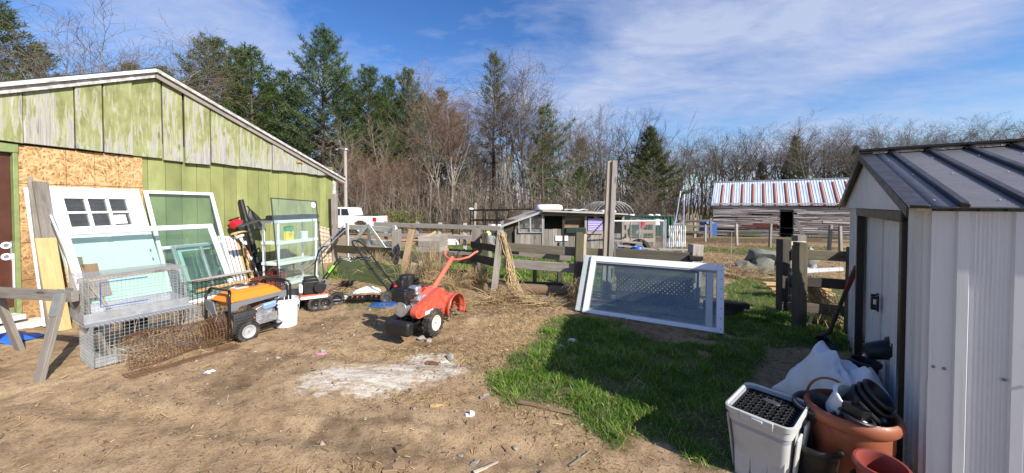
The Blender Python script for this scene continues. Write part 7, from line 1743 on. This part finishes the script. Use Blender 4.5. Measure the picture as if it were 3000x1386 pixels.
wires(m, lambda a, b: Vector((x2+.02+a*(kx(1648)-x2-.04), .10, .88+b*.42)), 16, 14, .002); m.build('front_netting', M['lid_black'], g)
def chain(mb, w_, h_, sp, r=.0016, o=(0, 0, 0)):
    k = -h_
    while k < w_:
        for sg in (0, 1):
            x0, xe = max(0, k), min(w_, k+h_); z0, z1 = x0-k, xe-k
            if xe-x0 > .01:
                A_, B_ = ((x0, z0), (xe, z1)) if sg == 0 else ((w_-x0, z0), (w_-xe, z1))
                mb.tube([(o[0]+A_[0], o[1], o[2]+A_[1]), (o[0]+B_[0], o[1], o[2]+B_[1])], r, 3, cap=False)
        k += sp
for a, b, t_ in ((1519, 1551, 1.20), (1553, 1586, 1.29)):
    w_ = kx(b)-kx(a); pn = thing('chain_link_panel', ('smaller' if a < 1530 else 'taller')+' chain link panel standing in the side of the grey shack', 'mesh panel', KM @ Matrix.Translation((kx(a), -.05, .78)))
    h_ = t_-.78+ (.0); m = MB(); m.tube([(0, 0, 0), (0, 0, h_), (w_, 0, h_+.05), (w_, 0, 0), (0, 0, 0)], .02, 7); m.build('frame', M['galv'], pn)
    m = MB(); chain(m, w_, h_, .06, .0024); m.build('netting', M['galv_wire'], pn)
m = MB(); loft(m, [rrect(.40, .26, .14, 0), rrect(.42, .28, .15, .03), rrect(.40, .27, .15, .13), rrect(.33, .22, .13, .165), rrect(.2, .12, .1, .17)], True); m.face(list(range(len(m.v)-24, len(m.v)))); solo(m, 'plastic_tub', M['white_plastic'], 'white upturned plastic tub lying on the roof of the grey shack', 'tub', KM @ Matrix.Translation((kx(1614), .55, 1.455)), smooth=60)
m = MB(); m.grid(lambda a, b: Vector((a*.75, b*.6, .02*math.sin(a*9+b*5)+.015*math.sin(b*13))), 14, 8); solo(m, 'roof_tarp', M['bag_plastic'], 'pale crumpled sheet lying on the shack roof beside the white tub', 'sheet', KM @ Matrix.Translation((kx(1655), .2, 1.45)), solid=.006)
# ------------------------------------------------------------------ chain link run with barrels
RO = Vector(((1797-1500)/F*10.2, 10.2, gzs(3, 10.2))); RX = Vector((1, .10, 0)); RM_ = axes(RO, RX)
g = thing('dog_run', 'galvanised chain link run standing beside the grey shack', 'pen', RM_)
RW, RH = 1.50, 1.08
m = MB(); m.tube([(0, 0, -.1), (0, 0, RH+.02)], .025, 8); m.tube([(RW*.52, 0, .0), (RW*.52, 0, RH)], .022, 8); m.tube([(RW, 0, -.1), (RW, 0, RH)], .03, 8); m.tube([(RW+.06, .0, -.1), (RW+.06, .0, RH+.04)], .03, 8); m.tube([(0, 0, RH), (RW, 0, RH)], .02, 8); m.tube([(RW, 0, RH), (RW, 2.2, RH)], .02, 8); m.tube([(0, 0, RH), (0, 2.2, RH)], .02, 8); m.tube([(0, 2.2, -.1), (0, 2.2, RH)], .025, 8); m.tube([(RW, 2.2, -.1), (RW, 2.2, RH)], .025, 8); m.build('frame', M['galv'], g)
m = MB(); chain(m, RW, RH, .085, .0022); s0 = len(m.v); chain(m, 2.2, RH, .085, .0022); m.xform(Matrix.Translation((RW, 0, 0)) @ Matrix.Rotation(R(90), 4, 'Z'), s0); m.build('netting', M['galv_wire'], g)
def barrel(loc, r, h, label, mat='blue', rx=0, yaw=0):
    m = MB(); m.lathe([(0, 0), (r*.9, 0), (r*.96, .02), (r, h*.3), (r*1.03, h*.32), (r*1.03, h*.36), (r, h*.38), (r, h*.62), (r*1.03, h*.64), (r*1.03, h*.68), (r, h*.7), (r*.96, h*.97), (r*.9, h), (r*.86, h-.015), (0, h-.02)], 22); return solo(m, 'barrel', M[mat], label, 'barrel', TR(loc, yaw, rx))
barrel((RO.x+.17, RO.y-.35, gzs(3, 10)), .14, .38, 'bright blue barrel standing at the foot of the chain link run')
barrel((RO.x+.30, RO.y-1.15, .04), .13, .40, 'second blue barrel half hidden by the fence rail', rx=0)
m = MB(); m.lathe([(.20, -.08), (.28, -.09), (.31, -.05), (.31, .05), (.28, .09), (.20, .08), (.20, -.08)], 26, TR((0, 0, .28), 0, 78)); solo(m, 'tyre', M['rubber'], 'black tyre leaning beside the bright blue barrel', 'tyre', TR((RO.x+.58, RO.y-.5, gzs(3.4, 9.8)), 10), bevel=0)
m = MB(); m.tube([(-.65, 0, .14), (.65, 0, .14)], [.14, .14], 14); solo(m, 'barrel', M['navy'], 'dark blue barrel lying on its side behind the fence rail', 'barrel', TR((3.15, 7.4, gzs(3, 7.4)), -8))
for k, (u, v, Y, L, lb) in enumerate(((1870, 726, 9.2, 1.1, 'grey board lying across the barrels by the chain link run'), (1985, 732, 8.6, .9, 'pale board propped low behind the silver taped post'), (1835, 708, 9.5, .8, 'thin board under the grey board by the chain link run'))):
    q = at(u, v, Y); m = MB(); m.box((0, 0, 0), (L, .22, .03), jit=.006); solo(m, 'loose_board', M['silver_wood' if k == 1 else 'grey_wood'], lb, 'board', axes(q, (1, -.12, -.10 if k != 1 else 0)), bevel=.003)
    m = MB(); m.box((0, 0, (q.z-gzs(q.x, q.y))/2-.02), (.16, .16, q.z-gzs(q.x, q.y)-.03)); solo(m, 'wood_block', M['black_wood'], ('first', 'second', 'third')[k]+' dark block holding up a loose board near the chain link run', 'block', Vector((q.x, q.y, gzs(q.x, q.y))), bevel=.01)
# board fence, feeder and red bucket behind the run
g0_ = gat(1775, 14.5); g1_ = gat(1918, 14.5)
for k, z in enumerate((.98, .62, .28)):
    rail(g0_+Vector((0, 0, z)), g1_+Vector((0, 0, z)), .15, ('top', 'middle', 'bottom')[k]+' pale rail of the board fence seen through the chain link run', 'pale_wood', .03)
for k, u in enumerate((1797, 1838, 1880, 1915)):
    p = gat(u, 14.55); post(p, p+Vector((0, 0, 1.05)), .12, ('first', 'second', 'third', 'fourth')[k]+' post of the board fence seen through the chain link run, counted from the shack', 'grey_wood')
bucket('red bucket hanging on the board fence behind the chain link run', gat(1882, 14.2)+Vector((0, 0, .82)), 'red_plastic', .13, .24, 0)
m = MB(); m.lathe([(0, 0), (.16, .01), (.18, .05), (.10, .06), (.09, .2), (.05, .26), (0, .27)], 16); solo(m, 'feeder', M['orange'], 'small orange feeder on the board fence behind the chain link run', 'feeder', gat(1815, 14.2)+Vector((0, 0, .82)))
# hand truck frame
HO = Vector(((1972-1500)/F*9.0, 9.0, gzs(4.1, 9))); g = thing('hand_truck', 'pale blue tubular hand truck standing upright by the chain link run', 'hand truck', TR(HO, -8))
m = MB(); m.tube([(-.02, .12, .16), (-.02, .04, .55), (.10, -.02, 1.30), (.13, -.06, 1.66)], .014, 8); m.tube([(.23, .12, .16), (.25, .04, .55), (.25, -.02, 1.25), (.24, -.06, 1.58)], .014, 8)
m.tube([(-.16, .30, .02), (-.02, .12, .70), (.10, 0, 1.25)], .013, 8); m.tube([(.08, .30, .02), (.16, .2, .5), (.25, 0, 1.15)], .013, 8)
m.tube([(.02, .12, .30), (.02, .0, .18), (.26, .0, .18), (.28, .12, .30)], .013, 8)
for z in (.5, .95): m.tube([(0.03*z, .05, z), (.25, .05, z)], .010, 7)
m.build('frame', M['hand_blue'], g)
m = MB(); m.box((.12, -.08, .14), (.34, .24, .014)); m.build('toe_plate', M['hand_blue'], g)
for x in (-.05, .30): wheel(g, 'wheel', (x, .16, .11), .11, .05, 90, 'galv', .5, 16)
m = MB(); m.tube([(.135, -.06, 1.62), (.15, -.08, 1.78)], .018, 8); m.tube([(.24, -.06, 1.54), (.24, -.08, 1.70)], .018, 8); m.build('hand_grips', M['white_plastic'], g)
p = gat(1962, 12.5); g = thing('picket_gate', 'white picket gate leaning behind the pale blue hand truck', 'picket gate', axes(p, (1, .1, 0)))
m = MB()
for k in range(9): m.box((k*.072, 0, .55), (.035, .02, .75))
m.build('pickets', M['white_wood'], g)
m = MB()
for z in (.32, .75): m.box((.29, .02, z), (.66, .02, .06))
m.build('cross_boards', M['white_wood'], g)
# far picket fence and corral rails
p = gat(1955, 34); g = thing('picket_fence', 'far grey picket fence running along the field edge', 'fence', axes(p, (1, .04, 0)))
m = MB(); r = random.Random(2)
for k in range(34): x = k*.10; m.bar((x, 0, .0), (x+r.uniform(-.12, .06), 0, 1.45+r.uniform(-.12, .12)), .06, .03)
m.build('pickets', M['silver_wood'], g)
m = MB(); m.box((1.7, .03, .9), (3.4, .03, .06)); m.build('cross_rail', M['grey_wood'], g)
for k, (ua, ub, Y, z) in enumerate(((1990, 2082, 22, 1.05), (1990, 2082, 22, .70), (1990, 2082, 22, .35), (2010, 2086, 27, 1.0))):
    a, b = gat(ua, Y), gat(ub, Y); rail(a+Vector((0, 0, z)), b+Vector((0, 0, z)), .12, ('top corral rail', 'middle corral rail', 'lowest corral rail', 'farther corral rail')[k]+' between the hand truck and the slab barn', 'dark_wood', .05)
for k, u in enumerate((1990, 2036, 2082)):
    p = gat(u, 22.1); post(p, p+Vector((0, 0, 1.2)), .14, ('first', 'second', 'third')[k]+' corral post counted from the hand truck to the slab barn', 'grey_wood')
p = gat(2060, 23); m = MB(); m.lathe([(0, 0), (.45, 0), (.55, .28), (.52, .28), (.42, .04), (0, .04)], 20); solo(m, 'water_trough', M['galv'], 'grey metal water trough standing beside the slab barn', 'trough', p)
p = gat(2075, 24.6); m = MB(); m.box((0, 0, .5), (.9, .6, .9), jit=.05); m.box((-.1, -.3, .95), (.5, .2, .2), jit=.04); solo(m, 'crate', M['navy'], 'dark blue crate stacked against the end of the slab barn', 'crate', p, bevel=.02)
# white capped utility cart behind the double post
p = gat(1772, 24); g = thing('utility_cart', 'small utility cart with a white roof behind the tall double post', 'cart', axes(p, (1, .1, 0)))
m = MB(); m.box((.35, .6, .55), (1.1, 1.1, .5)); m.build('body', M['dark_grey'], g, bevel=.08)
m = MB(); loft(m, [rrect(.50, .58, .15, 1.62), rrect(.52, .6, .16, 1.66), rrect(.46, .54, .15, 1.76), rrect(.2, .2, .1, 1.80)], True); m.xform(Matrix.Translation((.35, .6, 0))); m.face(list(range(len(m.v)-24, len(m.v)))); m.build('roof', M['white_plastic'], g, smooth=60)
m = MB()
for x in (-.08, .78):
    for y in (.1, 1.1): m.tube([(x, y, .7), (x, y, 1.65)], .03, 6)
m.build('roof_posts', M['black_paint'], g)
m = MB(); m.box((.35, .1, 1.2), (.8, .01, .75)); m.build('windscreen', M['car_glass'], g)
for x in (0, .75):
    for y in (.05, 1.15): wheel(g, 'wheel', (x, y, .28), .28, .2, 0 if y < 1 else 180, 'dark_grey', .5, 14)
# dumpster
p = gat(1826, 21); g = thing('dumpster', 'dark green steel dumpster with ribbed sides behind the chain link run', 'dumpster', axes(p, (1, -.06, 0)))
DW = 2.80
m = MB(); m.prism([(0, .15), (DW, .15), (DW+.10, 1.30), (-.05, 1.30)], 1.5, TR((0, .75, 0))); m.build('bin', M['bulk_green'], g, bevel=.02)
m = MB()
for k in range(9): m.box((1.15+k*.2, -.03, .72), (.06, .07, 1.1))
m.build('ribs', M['bulk_green'], g, bevel=.01)
m = MB(); m.box((DW/2, .0, 1.31), (DW+.2, .10, .10)); m.box((DW/2, 1.5, 1.31), (DW+.2, .1, .1)); m.box((.52, -.02, .95), (1.05, .04, .62)); m.build('top_rail', M['lid_black'], g, bevel=.015)
m = MB(); m.box((1.95, -.075, .98), (.28, .02, .36)); m.build('notice', M['paper'], g)
m = MB(); m.box((.82, -.05, 1.02), (.22, .02, .22)); m.build('small_notice', M['pinkish'], g)
m = MB()
for k, x in enumerate((.6, 1.7, 2.1)): m.lathe([(0, .14), (.16, .10), (.2, 0), (0, -.02)], 8, TR((x, .4, 1.30)))
m.build('rubbish', M['bag_white'], g)
m = MB()
for x in (.15, DW-.15):
    for y in (.2, 1.3): m.lathe([(0, -.05), (.1, -.05), (.1, .05), (0, .05)], 12, TR((x, y, .10), 0, 90))
m.build('castors', M['rubber'], g)
# hoop house frame
p = gat(1740, 29); g = thing('hoop_frame', 'bare white hoop house frame standing behind the dumpster', 'frame', axes(p, (1, .05, 0)))
def hoop(y, W2=3.45, Hh=2.55):
    pts = [(0, y, -.1), (0, y, .9)]
    for k in range(1, 12): a = math.pi-k*math.pi/12; pts.append((W2/2+W2/2*math.cos(a)*1.0, y, .9+(Hh-.9)*math.sin(a)**.9))
    return pts+[(W2, y, .9), (W2, y, -.1)]
for k in range(7):
    m = MB(); m.tube(hoop(k*.85), .032, 7); m.build('hoop', M['galv'], g)
m = MB()
for x, z in ((3.45/2, 2.55), (.24, 1.72), (3.2, 1.72), (0, .9), (3.45, .9)): m.tube([(x, 0, z), (x, 5.1, z)], .025, 6)
m.build('purlin', M['galv'], g)
# ------------------------------------------------------------------ slab barn
BA = Vector(((2090-1500)/F*25, 25, 0)); BA.z = gzs(17, 23)+.0; BXv = Vector((5.9, -3.9, 0)); BM = axes(BA, BXv)
g = thing('slab_barn', 'long barn sided with rough grey slabs under a rust streaked tin roof', 'barn', BM)
BL, BD, BE = 9.4, 4.6, 2.18
dx0, dx1, dz1 = 3.72, 4.42, 1.72
m = MB(); z = .0; r = random.Random(12)
while z < BE-.05:
    h_ = r.uniform(.07, .13); x = 0
    while x < BL:
        L = r.uniform(.9, 2.8); e = min(BL, x+L)
        segs = [(x, e)]
        if z < dz1:
            segs = [(a, b) for a, b in ((x, min(e, dx0)), (max(x, dx1), e)) if b-a > .05]
        for a, b in segs:
            if r.random() < .94:
                n0 = r.uniform(-.012, .012); m.tube([(a, -.01+r.uniform(-.03, .0), z+h_/2+n0), ((a+b)/2, -.02, z+h_/2+r.uniform(-.03, .03)), (b, -.01+r.uniform(-.03, 0), z+h_/2-n0)], [h_*.46*r.uniform(.75, 1.1), h_*.54, h_*.44*r.uniform(.75, 1.1)], 7)
        x = e+r.uniform(.0, .03)
    z += h_*.93
m.build('slab_siding', M['log'], g)
m = MB()
for (a, b, z0, z1, y) in ((0, dx0-.02, 0, BE, .05), (dx1+.02, BL, 0, BE, .05), (dx0, dx1, dz1, BE, .05)): m.box(((a+b)/2, y, (z0+z1)/2), (b-a, .03, z1-z0))
m.box((.02, BD/2, BE/2), (.04, BD, BE)); m.box((BL-.02, BD/2, BE/2), (.04, BD, BE)); m.box((BL/2, BD, BE/2), (BL, .04, BE)); m.prism([(0, BE), (BD, BE), (BD/2, BE+1.55)], .03, Matrix.Translation((.02, 0, 0)) @ Matrix.Rotation(R(90), 4, 'Z')); m.prism([(0, BE), (BD, BE), (BD/2, BE+1.55)], .03, Matrix.Translation((BL-.02, 0, 0)) @ Matrix.Rotation(R(90), 4, 'Z')); m.build('backing', M['black_wood'], g)
m = MB(); m.box((BL/2, BD/2, .02), (BL, BD, .04)); m.build('floor', M['soil'], g)
m = MB(); m.box((2.45, -.07, .72), (1.5, .05, .14), jit=.01); m.box((3.0, -.07, .85), (1.3, .05, .12), jit=.01); m.box((3.05, -.07, .60), (1.1, .05, .12), jit=.01); m.build('red_slabs', M['log_red'], g, bevel=.01)
m = MB(); m.box((BL/2, -.05, BE-.02), (BL+.1, .04, .10), jit=.004); m.build('eave_board', M['white_wood'], g)
m = MB(); m.box((BL/2, -.075, BE-.10), (BL+.05, .03, .05), jit=.004); m.box((BL*.75, -.078, BE-.16), (BL*.5, .03, .07), jit=.004); m.build('red_trim', M['log_red'], g)
m = MB(); m.box((2.0, -.12, .22), (1.55, .03, .12), jit=.006); m.box((2.0, -.12, .36), (1.5, .03, .11), jit=.006); m.box((2.0, -.12, .09), (1.5, .03, .11), jit=.006); m.build('patch_boards', M['patch'], g, bevel=.004)
m = MB(); m.box((6.1, -.12, .2), (1.6, .03, .12), jit=.006); m.box((6.2, -.12, .34), (1.2, .03, .1), jit=.006); m.build('patch_boards', M['patch'], g)
m = MB(); m.bar((4.55, -.10, 1.1), (4.95, -.3, .05), .22, .03, (0, 1, 0)); m.build('leaning_board', M['grey_wood'], g, bevel=.004)
m = MB(); m.box((dx0, .0, dz1/2), (.08, .1, dz1)); m.box((dx1, 0, dz1/2), (.08, .1, dz1)); m.box(((dx0+dx1)/2, 0, dz1), (dx1-dx0+.15, .1, .1)); m.build('doorway_frame', M['black_wood'], g)
rp = math.atan2(1.55, BD/2)
def rpt(x, t, off=0, side=1):
    y = (-.13+(BD/2+.13)*t) if side > 0 else BD+.13-(BD/2+.13)*t
    zz = BE+1.60-1.72*(1-t)
    return Vector((x, y-math.sin(rp)*off*side, zz+math.cos(rp)*off))
for sd in (1, -1):
    m = MB(); b0_ = len(m.v); prof = []
    x = -.12
    while x < BL+.12:
        prof += [(x, 0), (x+.10, 0), (x+.115, .022), (x+.135, .022), (x+.15, 0)]; x += .152
    for t_ in (0, 1):
        for (px2, o2) in prof: m.v.append(tuple(rpt(px2, t_, o2, sd)))
    n_ = len(prof)
    for i in range(n_-1): m.face((b0_+i, b0_+i+1, b0_+n_+i+1, b0_+n_+i))
    m.build('tin_roof', M['metal_roof'], g, smooth=0, solid=.004)
m = MB(); x = .45
while x < BL:
    b0_ = len(m.v)
    for (t_, w_) in ((.0, .075), (.55, .07), (.88, .06)):
        for s_ in (-1, 1): m.v.append(tuple(rpt(x+s_*w_+.02*t_, t_, .028, 1)))
    for i in range(2): m.face((b0_+2*i, b0_+2*i+1, b0_+2*i+3, b0_+2*i+2))
    x += .608
m.build('rust_strips', M['rust_red'], g, solid=.003)
m = MB(); m.bar((-.13, BD/2, BE+1.63), (BL+.13, BD/2, BE+1.63), .2, .03); m.build('ridge_cap', M['metal_roof'], g)
# field posts and wire in front of the slab barn
fp = []
for k, (u, v0, v1, Y) in enumerate(((2067, 660, 705, 17.5), (2161, 663, 718, 15.6), (2257, 665, 723, 14.2), (2430, 678, 742, 12.2), (2466, 676, 738, 12.0), (2330, 660, 700, 13.4))[:5]):
    p = gat(u, Y); post(p, p+Vector((rng.uniform(-.06, .06), 0, (.86, .95, .95, .95, .92)[k])), .085, ('first', 'second', 'third', 'fourth', 'fifth')[k]+' thin field post in front of the slab barn, counted away from the hand truck', 'silver_wood', group='field posts before the slab barn'); fp.append(p)
m = MB()
for i in range(4):
    for z in (.3, .6, .82): m.tube([fp[i]+Vector((0, -.06, z)), (fp[i]+fp[i+1])/2+Vector((0, -.06, z-.04)), fp[i+1]+Vector((0, -.06, z))], .0022, 3, cap=False)
solo(m, 'fence_wire', M['galv_wire'], 'sagging wire strands strung along the field posts', 'wire')
m = MB(); p = gat(2160, 9.0); m.tube([(0, 0, 0), (.02, 0, .9)], .006, 5); solo(m, 'wire_stake', M['galv_wire'], 'thin bare wire stake between the glass panel and the stone heap', 'stake', gat(2142, 7.5))
